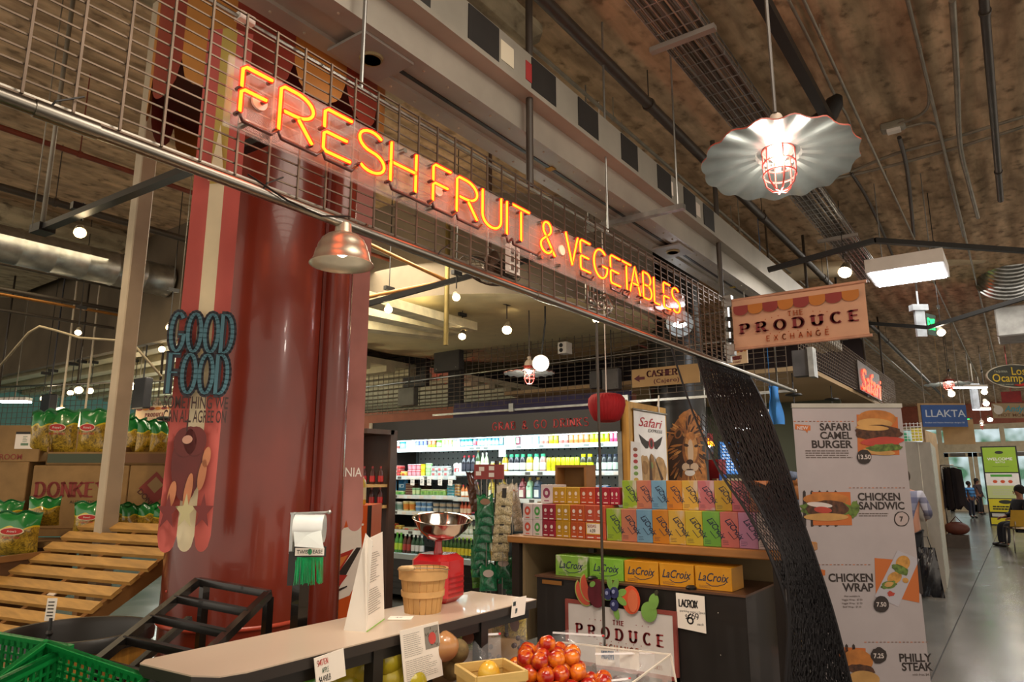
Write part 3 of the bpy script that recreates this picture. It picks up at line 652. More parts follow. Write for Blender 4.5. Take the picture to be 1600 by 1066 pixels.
SP = [ (125, 364, 3.95, .042, 'small bright round spot hanging on the slim black track beam at left', .13),
 (122, 520, 8.5, .05, 'chrome angled spot on the lowest black conduit, left of the white post', .3),
 (265, 512, 7.5, .05, 'starry bright spot left of the GOOD FOOD banner, upper one', .4),
 (253, 546, 9, .055, 'bright spot left of the GOOD FOOD banner, just below the starry one', .3),
 (262, 594, 10, .06, 'warm spot right beside the foot of the word FOOD on the banner', .4),
 (110, 614, 10, .055, 'leftmost warm spot of the cluster over the far left mesh', .4),
 (123, 610, 10, .075, 'largest warm spot of the cluster over the far left mesh', .4),
 (141, 611, 10, .06, 'rightmost warm spot of the cluster over the far left mesh', .4),
 (205, 606, 10.5, .06, 'lower warm spot of a pair just right of the white post', .4),
 (211, 599, 10.6, .05, 'upper warm spot of a pair just right of the white post', .4),
 (67, 623, 10, .05, 'dim warm spot at far left below the deck', .35), (78, 619, 10, .04, 'small bluish spot at far left below the deck', .35),
 (607, 484, 7.0, .055, 'bright spot just right of the red column under the cream drum', .2),
 (713, 465, 6.6, .05, 'chrome tilted spot under the cream drum beside the brass pipe', .22),
 (722, 526, 8.3, .06, 'warm spot over the cooler, left of the big warm bulb', .25),
 (792, 516, 8.0, .075, 'biggest warm round bulb over the drinks cooler', .3),
 (932, 499, 7.6, .06, 'warm bulb just below the neon band near the letter G', .3),
 (1320, 426, 8.0, .095, 'large aimed flood left of the bright rectangular aisle light', .25),
 (1461, 400, 7.8, .08, 'round bright flood above the rectangular aisle light', .12),
 (1471, 520, 11, .08, 'round bright spot right of the exit sign box', .4),
 (1487, 616, 15, .09, 'bright spot under the far scalloped pendant', .5), (1538, 613, 17, .09, 'bright spot left of the oval sign', .5), (1541, 631, 19, .1, 'bright spot above the far wall, lower right of the oval sign', .5), (1547, 656, 22, .1, 'small far spot beside the dog sign board', .5)]
for i, (px, py, d, r, lab, up) in enumerate(SP):
    spot(px, py, d, r, lab, up, tilt=((20, -25) if i % 3 else (0, 0)), power=(14 if i in (2, 3, 6, 12, 14, 15, 16) else 30 if i in (17, 18) else 0), em=20, col='#dfe8ff' if i == 11 else '#ffe2b0' if i < 17 else '#fff0d8')
# rectangular fluorescent over the aisle
c = [at(1362, 426, Z=3.6), at(1474, 414, Z=3.6), at(1480, 436, Z=3.6), at(1366, 446, Z=3.6)]
lx0 = -1.08; lx1 = -.43; ly0 = 7.9; ly1 = 8.55
t = T('ceiling_light', 'bright rectangular fluorescent light hanging over the aisle', 'light', ((lx0+lx1)/2, 8.2, 3.58))
M().bb(lx0-.03, lx1+.03, ly0-.03, ly1+.03, 3.61, 3.75).build('housing', WHITE_P, t)
M().bb(lx0, lx1, ly0, ly1, 3.6, 3.612).build('diffuser', mt('#f4f6ff', es=11), t)
m = M()
for x in (lx0+.1, lx1-.1): m.tube([(x, 8.2, 3.75), (x, 8.2, ZC)], .006, 6)
m.build('suspension', GALV, t)
lamp('AREA', ((lx0+lx1)/2, 8.2, 3.57), 40, (.95, .97, 1), .6, ((lx0+lx1)/2, 8.2, 0))
for (px0, px1, py, d, lab) in ((1492, 1540, 606, 17, 'long far fluorescent strip beside the far scalloped pendant'), (1522, 1546, 640, 21, 'short far fluorescent strip under the EXIT sign'), (0, 45, 628, 11, 'fluorescent strip at the far left edge below the deck'), (1150, 1172, 670, 9.5, 'glowing strip in the ceiling of the stall behind the black net'), (1190, 1205, 648, 9.5, 'glowing panel in the stall ceiling left of the tall menu banner')):
    a = at(px0, py, d=d); bq = at(px1, py, d=d)
    t = T('tube_light', lab, 'light', (a+bq)/2); M().bar(a, bq, .14, .03).build('tube', mt('#f6fbff', es=8), t); M().bar(a+V((0, 0, .04)), bq+V((0, 0, .04)), .16, .05).build('housing', WHITE_P, t); zt_ = 2.86 if d == 9.5 else ZC; mid = (a+bq)/2; M().tube([mid+V((0, 0, .05)), (mid.x, mid.y, zt_)], .008, 5).build('suspension', GREYP, t)

def pendant(px, py, d, R_, label, rod, ph=0, power=0, tilt=0, em=30, shade='#8f9490', n=96):
    """scalloped metal disc with a caged jelly-jar lamp"""
    p = at(px, py, d=d); t = T('pendant_lamp', label, 'pendant lamp', p); Rm = Matrix.Rotation(rad(-tilt*.9), 3, V((-.588, .809, 0))) @ Matrix.Rotation(rad(tilt*1.8), 3, V((.809, .588, 0)))
    def wob(r, z, a, i): k = max(0, (r/R_-.55)/.45); return (r*(1+.022*k*math.cos(16*a+ph)), z+.007*R_/.27*k*math.sin(16*a+ph))
    prof = [(R_*.12, .05), (R_*.28, .045), (R_*.3, .03), (R_*.6, .016), (R_*.85, .006), (R_*1.0, 0)]
    s = M(); s.lathe(prof, (0, 0, 0), n, 0, Rm, wob, caps=False); s.lathe([(r, z+.006) for r, z in prof], (0, 0, 0), n, 1, Rm, wob, caps=False)
    s.lathe([(R_*1.0, 0), (R_*1.0, .006)], (0, 0, 0), n, 2, Rm, wob, caps=False)
    s.build('shade', [mt(shade, .3, .75, .1, 7), mt('#7d766c', .6, .3), mt('#8e3a2a', .5)], t, smooth=True, local=True, auto=60)
    m = M(); m.lathe([(.022, .12), (.04, .11), (.055, .085), (.06, .045), (.02, .045)], (0, 0, 0), 20, 0, Rm); m.lathe([(.02, .16), (.024, .15), (.022, .12)], (0, 0, 0), 14, 0, Rm)
    m.build('cap', mt('#9a8b7c', .6), t, smooth=True, local=True, auto=50)
    cr_ = R_*.21; c = M(); cm_ = mt('#b4453c', .45)
    for i in range(6):
        a = PI*i/3; c.tube([Rm @ V((cr_*math.cos(a), cr_*math.sin(a), z_)) if rr_ == 1 else Rm @ V((cr_*rr_*math.cos(a), cr_*rr_*math.sin(a), z_)) for rr_, z_ in ((1, .03), (1, -.1), (.85, -.14), (.45, -.165), (0, -.17))], .0035, 6)
    for z_, k in ((.0, 1), (-.055, 1), (-.1, 1)): c.tube([Rm @ V((cr_*k*math.cos(2*PI*i/24), cr_*k*math.sin(2*PI*i/24), z_)) for i in range(24)], .0035, 6, closed=True)
    c.lathe([(cr_*1.02, .0), (cr_*1.05, .04), (cr_*1.4, .042)], (0, 0, 0), 24, 0, Rm, caps=False)
    c.build('cage', cm_, t, smooth=True, local=True)
    M().ball((0, 0, 0), .033, 16, 10, sc=(1, 1, 1.5), R=Rm).build('bulb', mt('#fff1e0', es=em), t, smooth=True, local=True)
    t.children[-1].location = Rm @ V((0, 0, -.045))
    M().tube([(0, 0, .16), (0, 0, rod)], .007, 8).build('stem', PIPE_D, t, local=True)
    if power: lamp('POINT', p+V((.0, 0, -.19)), power, (1, .93, .82), .05, name='pendant_light'); lamp('POINT', p+V((.02, -.09, -.06)), power*.25, (1, .93, .82), .02, name='pendant_light')
    return t
pendant(1216, 237, 2.6, .275, 'large scalloped galvanised pendant lamp with a red cage nearest above the aisle', 4.2-at(1216, 243, d=2.6).z, power=5, tilt=-4)
pendant(1482, 597, 15, .47, 'far scalloped pendant lamp over the aisle above the blue sign', 1.2, power=14, n=64)
pendant(827, 578, 8.2, .3, 'scalloped pendant lamp behind the mesh over the drinks cooler', 1.0, power=8, n=64)
pendant(1534, 663, 21, .12, 'tiny far caged pendant lamp beside the green EXIT letters', 1.5, n=32)
pendant(245, 640, 9.5, .12, 'small caged pendant lamp by the cream shop sign at left', 1.0, n=32)
# round flood beside the pendant behind the mesh
p = at(845, 568, d=7.9); t = T('flood_lamp', 'cool white round flood lamp aimed out of the mesh above the cooler', 'spotlight', p)
Rm = (V((0, 0, HC))-p).to_track_quat('Z', 'Y').to_matrix()
M().lathe([(.02, -.16), (.06, -.15), (.1, 0), (.092, 0)], (0, 0, 0), 24, R=Rm, caps=False).build('can', WHITE_P, t, smooth=True, local=True)
M().lathe([(.001, -.005), (.088, -.005)], (0, 0, 0), 24, R=Rm, caps=False).build('lens', mt('#eafcff', es=12), t, local=True)
M().tube([(0, 0, .05), (0, .1, .5), (0, .1, ZC-p.z)], .01, 6).build('stem', BLACK, t, local=True)
# bright oval lamp seen through the end of the band
p = at(1062, 506, d=7.2); t = T('flood_lamp', 'oval white reflector lamp glimpsed through the mesh below the last neon letters', 'spotlight', p)
Rm = (V((0, 0, HC))-p).to_track_quat('Z', 'Y').to_matrix()
M().lathe([(.03, -.12), (.14, 0), (.135, 0)], (0, 0, 0), 28, R=Rm, caps=False).build('can', GALV, t, smooth=True, local=True)
M().ball((0, 0, -.01), .055, 14, 8, sc=(1.3, .6, .4), R=Rm).build('lens', mt('#f4f8ff', es=14), t, smooth=True, local=True)
M().tube([(0, 0, .1), (0, 0, ZC-p.z)], .008, 6).build('stem', BLACK, t, local=True)
# aluminium dome under the band
p = at(534, 412, X=XS+.015); p.z = at(534, 414, X=XS+.015).z
t = T('dome_lamp', 'spun aluminium dome lamp clamped under the neon band in front of the red column', 'lamp', p)
M().lathe([(.03, .165), (.033, .128), (.042, .122), (.062, .116), (.08, .1), (.092, .078), (.098, .056), (.101, .054), (.106, .03), (.112, .012), (.121, .004), (.123, 0), (.117, .003), (.1, .03), (.085, .075), (.04, .11)], (0, 0, 0), 48, caps=False).build('reflector', mt('#cfc4b0', .34, .8, .05, 9), t, smooth=True, local=True, auto=50)
M().tube([(0, 0, .15), (0, 0, ZB-.05-p.z)], .016, 12).build('socket', mt('#7a4636', .5), t, smooth=True, local=True, auto=50)
M().tube([(.0, .03, .15), (.0, .06, .19), (0, .1, .17), (0, .12, .2)], .006, 6).build('clamp', STEEL, t, smooth=True, local=True)
M().ball((0, 0, .06), .028, 14, 9).build('bulb', mt('#fff0d8', es=10), t, smooth=True, local=True)
lamp('SPOT', p+V((0, 0, .02)), 22, (1, .9, .74), .03, p+V((.05, .1, -1)), 120, name='dome_light')
# tube shades at far left
for px, py, d, lab in ((93, 652, 9, 'glowing white cylinder lampshade above the crisp bags at far left'), (130, 657, 9.4, 'smaller pale cylinder lampshade between two bags at left'), (194, 662, 9, 'slim glowing lampshade just right of the white post')):
    p = at(px, py+10, d=d); t = T('cylinder_lamp', lab, 'pendant lamp', p)
    M().lathe([(.065, 0), (.055, .2), (.03, .21)], (0, 0, 0), 20, caps=False).build('lamp_shade', mt('#ffe8bc', es=2.6 if px != 130 else 1.2), t, smooth=True, local=True)
    M().tube([(0, 0, .2), (0, 0, ZC-p.z)], .014, 8).build('stem', mt('#b9ad98', .5), t, local=True)
# ------------------------------------------------------------ left display: boxes, bags, slatted stand, post
p0 = at(190, 600, d=3.98)
M().bb(p0.x-.045, p0.x+.045, p0.y-.045, p0.y+.045, 0, ZC, bev=.006).build('support_post', mt('#b5a68e', .6, noise=.05), label='pale square post standing between the crisp boxes and the slatted stand', cat='post')
M().tube([at(0, 572, d=7.2), at(45, 520, d=7), at(62, 510, d=7), at(85, 516, d=7), at(125, 528, d=6.9), at(180, 532, d=6.8), at(206, 535, d=6.8), at(252, 588, d=6.8)], .012, 8).build('loose_cable', mt('#9c8e72', .6), smooth=True, label='slack tan cable drooping in a wave past the white post', cat='cable')
# direction of the box wall
ba = at(48, 795, d=4.2); be_ = at(262, 790, d=4.2); ba.z = be_.z = 0
WD = (be_-ba).normalized(); WN = V((WD.y, -WD.x, 0))     # along the wall / towards the viewer
wang = math.atan2(WD.y, WD.x)
SHZ = at(120, 800, d=4.2).z
CARD = mt('#8d6f45', .85, noise=.07, ns=12); CARD2 = mt('#7d6038', .85, noise=.07, ns=12)
def cbox(px0, px1, zb, h, dep, label, name='cardboard_box', mat=CARD, push=0, group=None):
    a = at(px0, 760, d=4.2); bq = at(px1, 760, d=4.2); a.z = bq.z = 0
    a = ba+WD*((a-ba).dot(WD)); bq = ba+WD*((bq-ba).dot(WD)); w_ = (bq-a).length
    o = T(name, label, 'box', a+WD*(w_/2)+WN*(-dep/2-push)+V((0, 0, zb)), group, rz=wang)
    m = M(); m.bb(-w_/2, w_/2, -dep/2, dep/2, 0, h, bev=.004); m.build('carton', mat, o, local=True)
    M().bb(-w_/2+.01, w_/2-.01, -.02, .02, h-.0005, h+.001).build('tape', mt('#a58a58', .4), o, local=True)
    return o, w_, (V((-w_/2, -dep/2, 0)), ZX, ZZ)
base = T('produce_table', 'low wooden table carrying the wall of cardboard crisp boxes', 'table', ba+WD*.25+WN*-.3, rz=wang)
M().bb(-.95, .75, -.34, .34, SHZ-.14, SHZ-.1).build('table_top', CARD2, base, local=True)
for x in (-.9, .7):
    for y in (-.28, .28): M().bb(x-.04, x+.04, y-.04, y+.04, 0, SHZ-.14).build('leg', CARD2, base, local=True)
hB = at(120, 727, d=4.2).z-SHZ
for px0, px1, zb, h, lab in ((44, 196, SHZ-.1, hB+.1, 'brown carton printed in big red slab capitals left of the white post'), (197, 275, SHZ-.1, hB+.1, 'brown carton printed with a red diamond right of the white post'), (-60, 36, SHZ-.1, hB+.12, 'plain brown carton at the left edge under the labelled box')):
    o, w_, fr = cbox(px0, px1, zb, h, .4, lab)
    if px0 == 44:
        m = M(); m.stroke('DONKEY', w_*.06, .19, .085, fr, .002, 0, w=.24, wt=.1, serif=.36, sp=.3, sx=.95)
        m.font('AUTHENTIC TORTILLA', w_*.42, .15, .018, fr, .002, 1, 0, sx=1.1); m.font('CHIPS', w_*.93, .19, .03, fr, .002, 1, .01, rot=PI/2)
        m.build('print', [ink('#7e2a20'), ink('#3a2c1e')], o, local=True)
    elif px0 == 197:
        m = M(); c = (w_*.55, .24); m.poly([(c[0]-.1, c[1]), (c[0], c[1]-.1), (c[0]+.1, c[1]), (c[0], c[1]+.1)], fr, .002, 0)
        m.poly([(c[0]-.05, c[1]+.02), (c[0]+.0, c[1]-.03), (c[0]+.05, c[1]+.02), (c[0], c[1]+.07)], fr, .003, 2)
        m.font('DONKEY', c[0]-.11, c[1]-.02, .035, fr, .003, 1, .01, rot=-PI/4); m.build('print', [ink('#7e2a20'), ink('#4a1a14'), ink('#8d6f45')], o, local=True)
o, w_, fr = cbox(-70, 50, SHZ+hB+.02, .225, .4, 'top brown carton with a white shipping label at the far left')
m = M(); m.rect(w_*.66, .08, w_*.9, .185, fr, .001, 0); m.rect(w_*.66, .17, w_*.9, .185, fr, .002, 1); m.rect(w_*.74, .1, w_*.84, .115, fr, .002, 2); dashes(m, w_*.76, w_*.82, .12, .16, 4, fr, 2, off=.002); m.build('shipping_label', [PAPER, ink('#2a2622'), ink('#6d8a70')], o, local=True)
m = M(); m.font('MUSHROOM', w_*.2, .015, .035, fr, .002, 0, .006); m.build('print', ink('#8a3a2a'), o, local=True)
# open trays holding the upper bags
hT = at(120, 706, d=4.2).z-(SHZ+hB)
for px0, px1, lab, mt_ in ((62, 175, 'open tray carton with green band under the left upper bags', CARD), (185, 275, 'open tray carton behind the white post under the upper bags', CARD2)):
    a = at(px0, 760, d=4.2); bq = at(px1, 760, d=4.2); a.z = bq.z = 0
    a = ba+WD*((a-ba).dot(WD)); bq = ba+WD*((bq-ba).dot(WD)); w_ = (bq-a).length
    o = T('cardboard_tray', lab, 'tray', a+WD*(w_/2)+WN*-.2+V((0, 0, SHZ+hB)), rz=wang)
    m = M(); m.bb(-w_/2, w_/2, -.2, .2, 0, .01); m.bb(-w_/2, w_/2, -.2, -.192, 0, hT); m.bb(-w_/2, w_/2, .192, .2, 0, hT); m.bb(-w_/2, -w_/2+.008, -.2, .2, 0, hT+.03); m.bb(w_/2-.008, w_/2, -.2, .2, 0, hT+.03)
    m.build('tray', mt_, o, local=True)
    m = M(); m.bb(-w_/2+.01, w_/2-.01, -.203, -.2, .015, hT-.01); m.build('printed_band', ink('#3f4a38' if px0 == 62 else '#6d4a2c'), o, local=True)

# crisp bags
def bag_mesh(w_, h, dep, seed, crimp=.03):
    rnd = random.Random(seed); m = M(); ph = rnd.random()*6
    for sgn in (-1, 1):
        def fn(u, v):
            x = (u-.5)*w_*(1-.06*math.sin(PI*v)); z = v*h
            k = max(0, math.sin(PI*min(1, v*1.06)))**.6*max(0, math.sin(PI*u))**.55
            y = sgn*dep/2*k*(1+.18*math.sin(7*u+ph)*math.sin(9*v+ph)); y += .012*math.sin(u*9+ph)*(v**3)
            return (x, y, z+.008*math.sin(u*13+ph)*v)
        m.grid(fn, 14, 18)
    return m
def bag_mat(top, body, band, clear=True):
    """bag printed in bands by height: foil head, wavy edge line, window with crisps"""
    key = ('bag', top, body, band)
    if key in _mc: return _mc[key]
    m = bpy.data.materials.new('printed_film'); m.use_nodes = True; nt = m.node_tree; N = nt.nodes; L = nt.links; b = N['Principled BSDF']
    b.inputs['Roughness'].default_value = .28; b.inputs['Coat Weight'].default_value = .5
    tc = N.new('ShaderNodeTexCoord'); sp = N.new('ShaderNodeSeparateXYZ'); L.new(tc.outputs['Generated'], sp.inputs[0])
    nz = N.new('ShaderNodeTexNoise'); nz.inputs['Scale'].default_value = 11; nz.inputs['Detail'].default_value = 4; nz.inputs['Distortion'].default_value = 1.5; L.new(tc.outputs['Generated'], nz.inputs['Vector'])
    cr = N.new('ShaderNodeValToRGB'); e = cr.color_ramp.elements; c = lin(body); e[0].position = .35; e[0].color = (*[q*.35 for q in c], 1); e[1].position = .62; e[1].color = (*[min(1, q*1.35) for q in c], 1); L.new(nz.outputs[0], cr.inputs[0])
    sn = N.new('ShaderNodeMath'); sn.operation = 'SINE'; mu = N.new('ShaderNodeMath'); mu.operation = 'MULTIPLY'; mu.inputs[1].default_value = 12; L.new(sp.outputs[0], mu.inputs[0]); L.new(mu.outputs[0], sn.inputs[0])
    ad = N.new('ShaderNodeMath'); ad.operation = 'MULTIPLY_ADD'; ad.inputs[1].default_value = .04; L.new(sn.outputs[0], ad.inputs[0]); L.new(sp.outputs[2], ad.inputs[2])
    def step(t):
        g_ = N.new('ShaderNodeMath'); g_.operation = 'GREATER_THAN'; g_.inputs[1].default_value = t; L.new(ad.outputs[0], g_.inputs[0]); return g_.outputs[0]
    prev = cr.outputs[0]
    for t, colr in ((.58, band), (.62, top)):
        x = N.new('ShaderNodeMix'); x.data_type = 'RGBA'; L.new(step(t), x.inputs[0]); L.new(prev, x.inputs[6]); x.inputs[7].default_value = (*lin(colr), 1); prev = x.outputs[2]
    L.new(prev, b.inputs['Base Color']); _mc[key] = m; return m
GBAG = bag_mat('#0b7a34', '#a08428', '#c8b41e')
def crisp_bag(px, pyb, d, w_, h, label, seed, rz=0, tilt=0, logo=True, group=None):
    p = at(px, pyb, d=d); o = T('crisp_bag', label, 'bag', p, group, rz=wang+rz); o.rotation_euler[0] = tilt
    bag_mesh(w_, h, .1, seed).build('bag_film', GBAG, o, smooth=True, local=True)
    if logo:
        m = M(); fr = (V((0, -.056, 0)), ZX, ZZ); m.ell(0, h*.56, w_*.24, h*.075, fr, .002, 0); m.ell(0, h*.56, w_*.27, h*.09, fr, .0015, 2); m.font("Prime's", 0, h*.535, h*.05, fr, .003, 1, .004, .2, align='C'); m.font('Plantain Strips', 0, h*.4, h*.055, fr, .003, 0, .006, align='C', sx=.9)
        m.build('print', [ink('#b02a2a'), WHITE_P, ink('#d8cfae')], o, local=True)
    return o
ZTOP = 706
bags = [(62, 705, 4.28, .14, .25, 'upper green topped plantain bag half hidden behind the labelled carton', 0, 0), (92, 707, 4.32, .2, .27, 'upper green topped plantain bag first from the left with a red oval badge', .1, 0), (142, 707, 4.32, .2, .27, 'upper green topped plantain bag just left of the white post', -.1, 0),
 (183, 708, 4.35, .15, .25, 'upper green topped plantain bag half hidden by the white post', .5, 0), (206, 710, 4.35, .14, .23, 'upper green topped plantain bag just right of the white post', 1.0, 0), (226, 710, 4.36, .14, .22, 'upper green topped plantain bag second right of the white post', 1.1, 0), (246, 710, 4.37, .13, .21, 'upper green topped plantain bag nearest the GOOD FOOD banner', 1.2, 0)]
for i, (px, py, d, w_, h, lab, rz, ti) in enumerate(bags): crisp_bag(px, py, d, w_, h, lab, i, rz, ti, i in (1, 2))
lower = [(22, 868, 3.75, .23, .29, 'big lower plantain bag with a red oval badge at the left edge', .15), (66, 822, 3.95, .16, .2, 'small folded green bag top behind the big lower plantain bag', .5), (5, 830, 4.05, .2, .22, 'green bag head peeking at the left edge behind the big plantain bag', 0), (140, 838, 3.95, .2, .24, 'lower plantain bag with a red oval badge behind the top slat', .1),
 (183, 835, 4.0, .15, .22, 'lower plantain bag just right of the white post foot', .8), (206, 835, 4.0, .14, .21, 'lower plantain bag second right of the white post foot', 1.0), (230, 835, 4.02, .14, .22, 'lower plantain bag third right of the white post foot', 1.0), (252, 835, 4.03, .13, .2, 'lower plantain bag beside the foot of the GOOD FOOD banner', 1.1)]
for i, (px, py, d, w_, h, lab, rz) in enumerate(lower): crisp_bag(px, py, d, w_, h*.8, lab, 20+i, rz, 0, i in (0, 3))
# ledge carrying the lower bags
q = at(130, 838, d=4.0)
led = T('bag_shelf', 'dark wooden shelf under the lower row of plantain bags', 'shelf', (q.x, q.y, 0), rz=wang)
M().bb(-1.1, .75, -.16, .16, q.z-.05, q.z-.02).build('shelf_board', CARD2, led, local=True)
for x in (-1.05, .7): M().bb(x-.03, x+.03, -.13, .13, 0, q.z-.05).build('leg', CARD2, led, local=True)
# red fabric apple ornament near banner
p = at(262, 672, d=5.2); t = T('apple_ornament', 'small red apple ornament with dark leaves beside the GOOD FOOD banner', 'ornament', p)
M().ball((0, 0, 0), .07, 18, 10, sc=(1, 1, .95)).build('body', mt('#8e1420', .7), t, smooth=True, local=True)
M().ball((-.02, -.02, .085), .06, 12, 6, sc=(1, 1, .3)).build('leaf', mt('#2c3a34', .7), t, smooth=True, local=True)
M().tube([(0, 0, .06), (0, 0, ZC-p.z)], .003, 5).build('cord', GREYP, t, local=True)
# dark bushel basket lying behind the slats
p = at(80, 872, d=4.0); t = T('bushel_basket', 'dark woven basket behind the upper slats of the sloping stand', 'basket', (p.x, p.y, p.z-.12))
M().lathe([(.1, 0), (.13, .18), (.135, .2), (.125, .2), (.09, .02)], (0, 0, 0), 28).build('staves', mt('#4a2e1c', .8, noise=.2, ns=30, stretch=(4, 4, .4)), t, smooth=True, local=True, auto=40)
m = M()
for z, r in ((.17, .131), (.09, .117)): m.lathe([(r, z-.012), (r+.006, z), (r, z+.012)], (0, 0, 0), 28, caps=False)
m.build('hoop', mt('#5a3a24', .8), t, smooth=True, local=True)

# slatted sloping stand
WOOD = mt('#b58a48', .6, noise=.1, ns=5, stretch=(1, 9, 9)); WOOD2 = mt('#8a6030', .65, noise=.1, ns=5)
RT, RB = at(265, 866, d=3.4), at(151, 950, d=3.1); LT = at(75, 861, d=3.78); LT.z = RT.z
sd = (LT-RT).normalized(); L_ = (LT-RT).length; RB.z = min(RB.z, RT.z-.12)
st = T('slatted_stand', 'sloping stand of pale wooden slats in front of the crisp boxes', 'display stand', (RB.x-.3, RB.y+.2, 0))
upv = sd.cross((RT-RB).normalized()).normalized(); upv = upv if upv.z > 0 else -upv
step = (RB-RT)/4; wsl = step.length*.6
for i in range(-2, 7):
    c = RT+step*i; M().bar(c-sd*.0, c+sd*L_, wsl, .02, up=upv).build('slat', WOOD, st)
for k_ in (.04, .5, .96):
    M().bar(RT+sd*k_*L_-upv*.045-step*2.4, RT+sd*k_*L_-upv*.045+step*6.4, .03, .07, up=upv).build('stringer', WOOD2, st)
for k_ in (.04, 1.0):
    for t_ in (.02, .95):
        c = RT+step*(6.2 if t_ < .5 else -2.2)+sd*k_*L_-upv*.06; M().bb(c.x-.03, c.x+.03, c.y-.03, c.y+.03, 0, c.z-.02).build('leg', WOOD2, st)
for t_ in (.28, .52, .76): c = RT+step*(t_*5-.5)+sd*L_*.42-upv*.012; M().bar(c, c+sd*.05, .03, .006, up=upv).build('price_tag', PAPER, st)
# dark wooden crate side left of the stand
p = at(25, 905, d=3.45); m = M(); m.bar(at(-40, 880, d=3.5), at(78, 865, d=3.75), .03, .03); 
cr_ = T('wooden_crate', 'dark wooden crate beside the left end of the slatted stand', 'crate', (p.x, p.y, 0))
m.build('rim', WOOD2, cr_)
a_ = at(-40, 880, d=3.5); b_ = at(78, 865, d=3.75); M().add([a_, b_, V((b_.x, b_.y, 0)), V((a_.x, a_.y, 0)), a_+V((-.03, .02, 0)), b_+V((-.03, .02, 0)), V((b_.x-.03, b_.y+.02, 0)), V((a_.x-.03, a_.y+.02, 0))], [(0, 3, 2, 1), (4, 5, 6, 7), (0, 1, 5, 4), (1, 2, 6, 5), (3, 0, 4, 7)]).build('side', mt('#5e4024', .8, noise=.15), cr_)
# half barrel with black liner
tb = at(122, 983, d=2.62); t = T('barrel_bin', 'wooden barrel with a wide black plastic liner tub', 'barrel', (tb.x, tb.y, 0))
r = .262; z = tb.z
M().lathe([(.2, .02), (.235, .35), (.25, z-.2), (.245, z-.04)], (0, 0, 0), 40, caps=False).build('staves', mt('#a8742c', .5, noise=.14, ns=8, stretch=(6, 6, .4)), t, smooth=True, local=True, auto=50)
M().lathe([(.22, z-.3), (.235, z-.05), (r, z-.045), (r, z-.015), (r-.008, z), (r-.025, z), (.225, z-.02), (.2, z-.3), (.001, z-.31)], (0, 0, 0), 48).build('liner', mt('#1b1917', .4, noise=.1), t, smooth=True, local=True, auto=40)
m = M()
for zz in (.3, z-.25): m.lathe([(.243, zz-.02), (.255, zz), (.243, zz+.02)], (0, 0, 0), 40, caps=False)
m.build('hoop', BLACK, t, smooth=True, local=True)
p = at(76, 1000, d=2.42); M().ball((0, 0, 0), .07, 16, 8, sc=(1.2, .9, .55)).build('squash', mt('#b7b42e', .4, noise=.05), smooth=True, local=True, label='yellow green squash lying in the black tub', cat='squash').location = (tb.x+.05, tb.y-.13, z-.06)
# price card on a clip
p = at(77, 990, d=2.36); t = T('price_card', 'small white price card clipped upright on the rim of the black tub', 'sign', p)
M().tube([(0, 0, -.02), (0, 0, .05)], .006, 6).ball((0, 0, .0), .012, 8, 5).build('clip', BLACK, t, local=True)
u = V((.8, .58, 0)); fr = (V((-.02, -.012, .04)), u, V((.08, 0, .99)).normalized()); m = M(); m.slab([(0, 0), (.034, 0), (.034, .075), (0, .075)], fr, .002); dashes(m, .006, .028, .012, .068, 5, fr, 1, .4, .003, .1); m.build('card', [PAPER, ink('#3a3632')], t, local=True)
# green plastic crates
GRN = mt('#0b7d38', .4, noise=.05)
def crate(apex, rz, wx, wy, h, label, tl=26):
    R_ = Matrix.Rotation(rad(tl), 3, V((.36, .93, 0))) @ Matrix.Rotation(rz, 3, 'Z'); p = apex-R_ @ V((wx/2, wy/2, h))
    t = T('plastic_crate', label, 'crate', p); t.rotation_euler = R_.to_euler()
    def side(fr, L_):
        m = M(); n = 14; m2 = [(0, 0), (L_, 0), (L_, h), (0, h)]
        k = 5; q = L_/n
        for (y0, y1) in ((0, .02), (h-.025, h)): m.slab([(0, y0), (L_, y0), (L_, y1), (0, y1)], fr, .012)
        for r_ in range(k):
            ya = .02+(h-.045)*r_/k; yb = .02+(h-.045)*(r_+1)/k
            m.slab([(0, yb-.007), (L_, yb-.007), (L_, yb), (0, yb)], fr, .006)
        for c_ in range(n+1):
            x = min(L_-.009, c_*q); m.slab([(x, 0), (x+.009, 0), (x+.009, h), (x, h)], fr, .007)
        return m
    for (o_, u_, L_) in (((-wx/2, -wy/2, 0), ZX, wx), ((wx/2, -wy/2, 0), ZY, wy), ((wx/2, wy/2, 0), -ZX, wx), ((-wx/2, wy/2, 0), -ZY, wy)):
        side((V(o_), u_, ZZ), L_).build('lattice_side', GRN, t, local=True)
    M().bb(-wx/2, wx/2, -wy/2, wy/2, 0, .008).build('bottom', GRN, t, local=True)
    m = M(); m.bb(-wx/2-.012, wx/2+.012, -wy/2-.012, -wy/2+.004, h-.012, h); m.bb(-wx/2-.012, wx/2+.012, wy/2-.004, wy/2+.012, h-.012, h); m.bb(-wx/2-.012, -wx/2+.004, -wy/2, wy/2, h-.012, h); m.bb(wx/2-.004, wx/2+.012, -wy/2, wy/2, h-.012, h)
    m.build('rim', GRN, t, local=True); return t
q = at(72, 1004, d=2.02)
cq = crate(q, rad(120), .4, .32, .17, 'green lattice plastic crate in front of the barrel tub')
q2 = at(-30, 985, d=2.12); crate(q2, rad(118), .36, .3, .17, 'green plastic crate cut off by the left edge of the picture', 10)
cs = T('crate_stand', 'low dark stand under the green plastic crates', 'stand', (q.x+.0, q.y-.1, 0))
zt2 = q.z-.42; M().bb(q.x-.45, q.x+.4, q.y-.34, q.y+.04, zt2-.03, zt2).build('top', PIPE_D, cs)
for x in (q.x-.4, q.x+.35): M().bb(x-.02, x+.02, q.y-.3, q.y, 0, zt2-.03).build('leg', PIPE_D, cs)
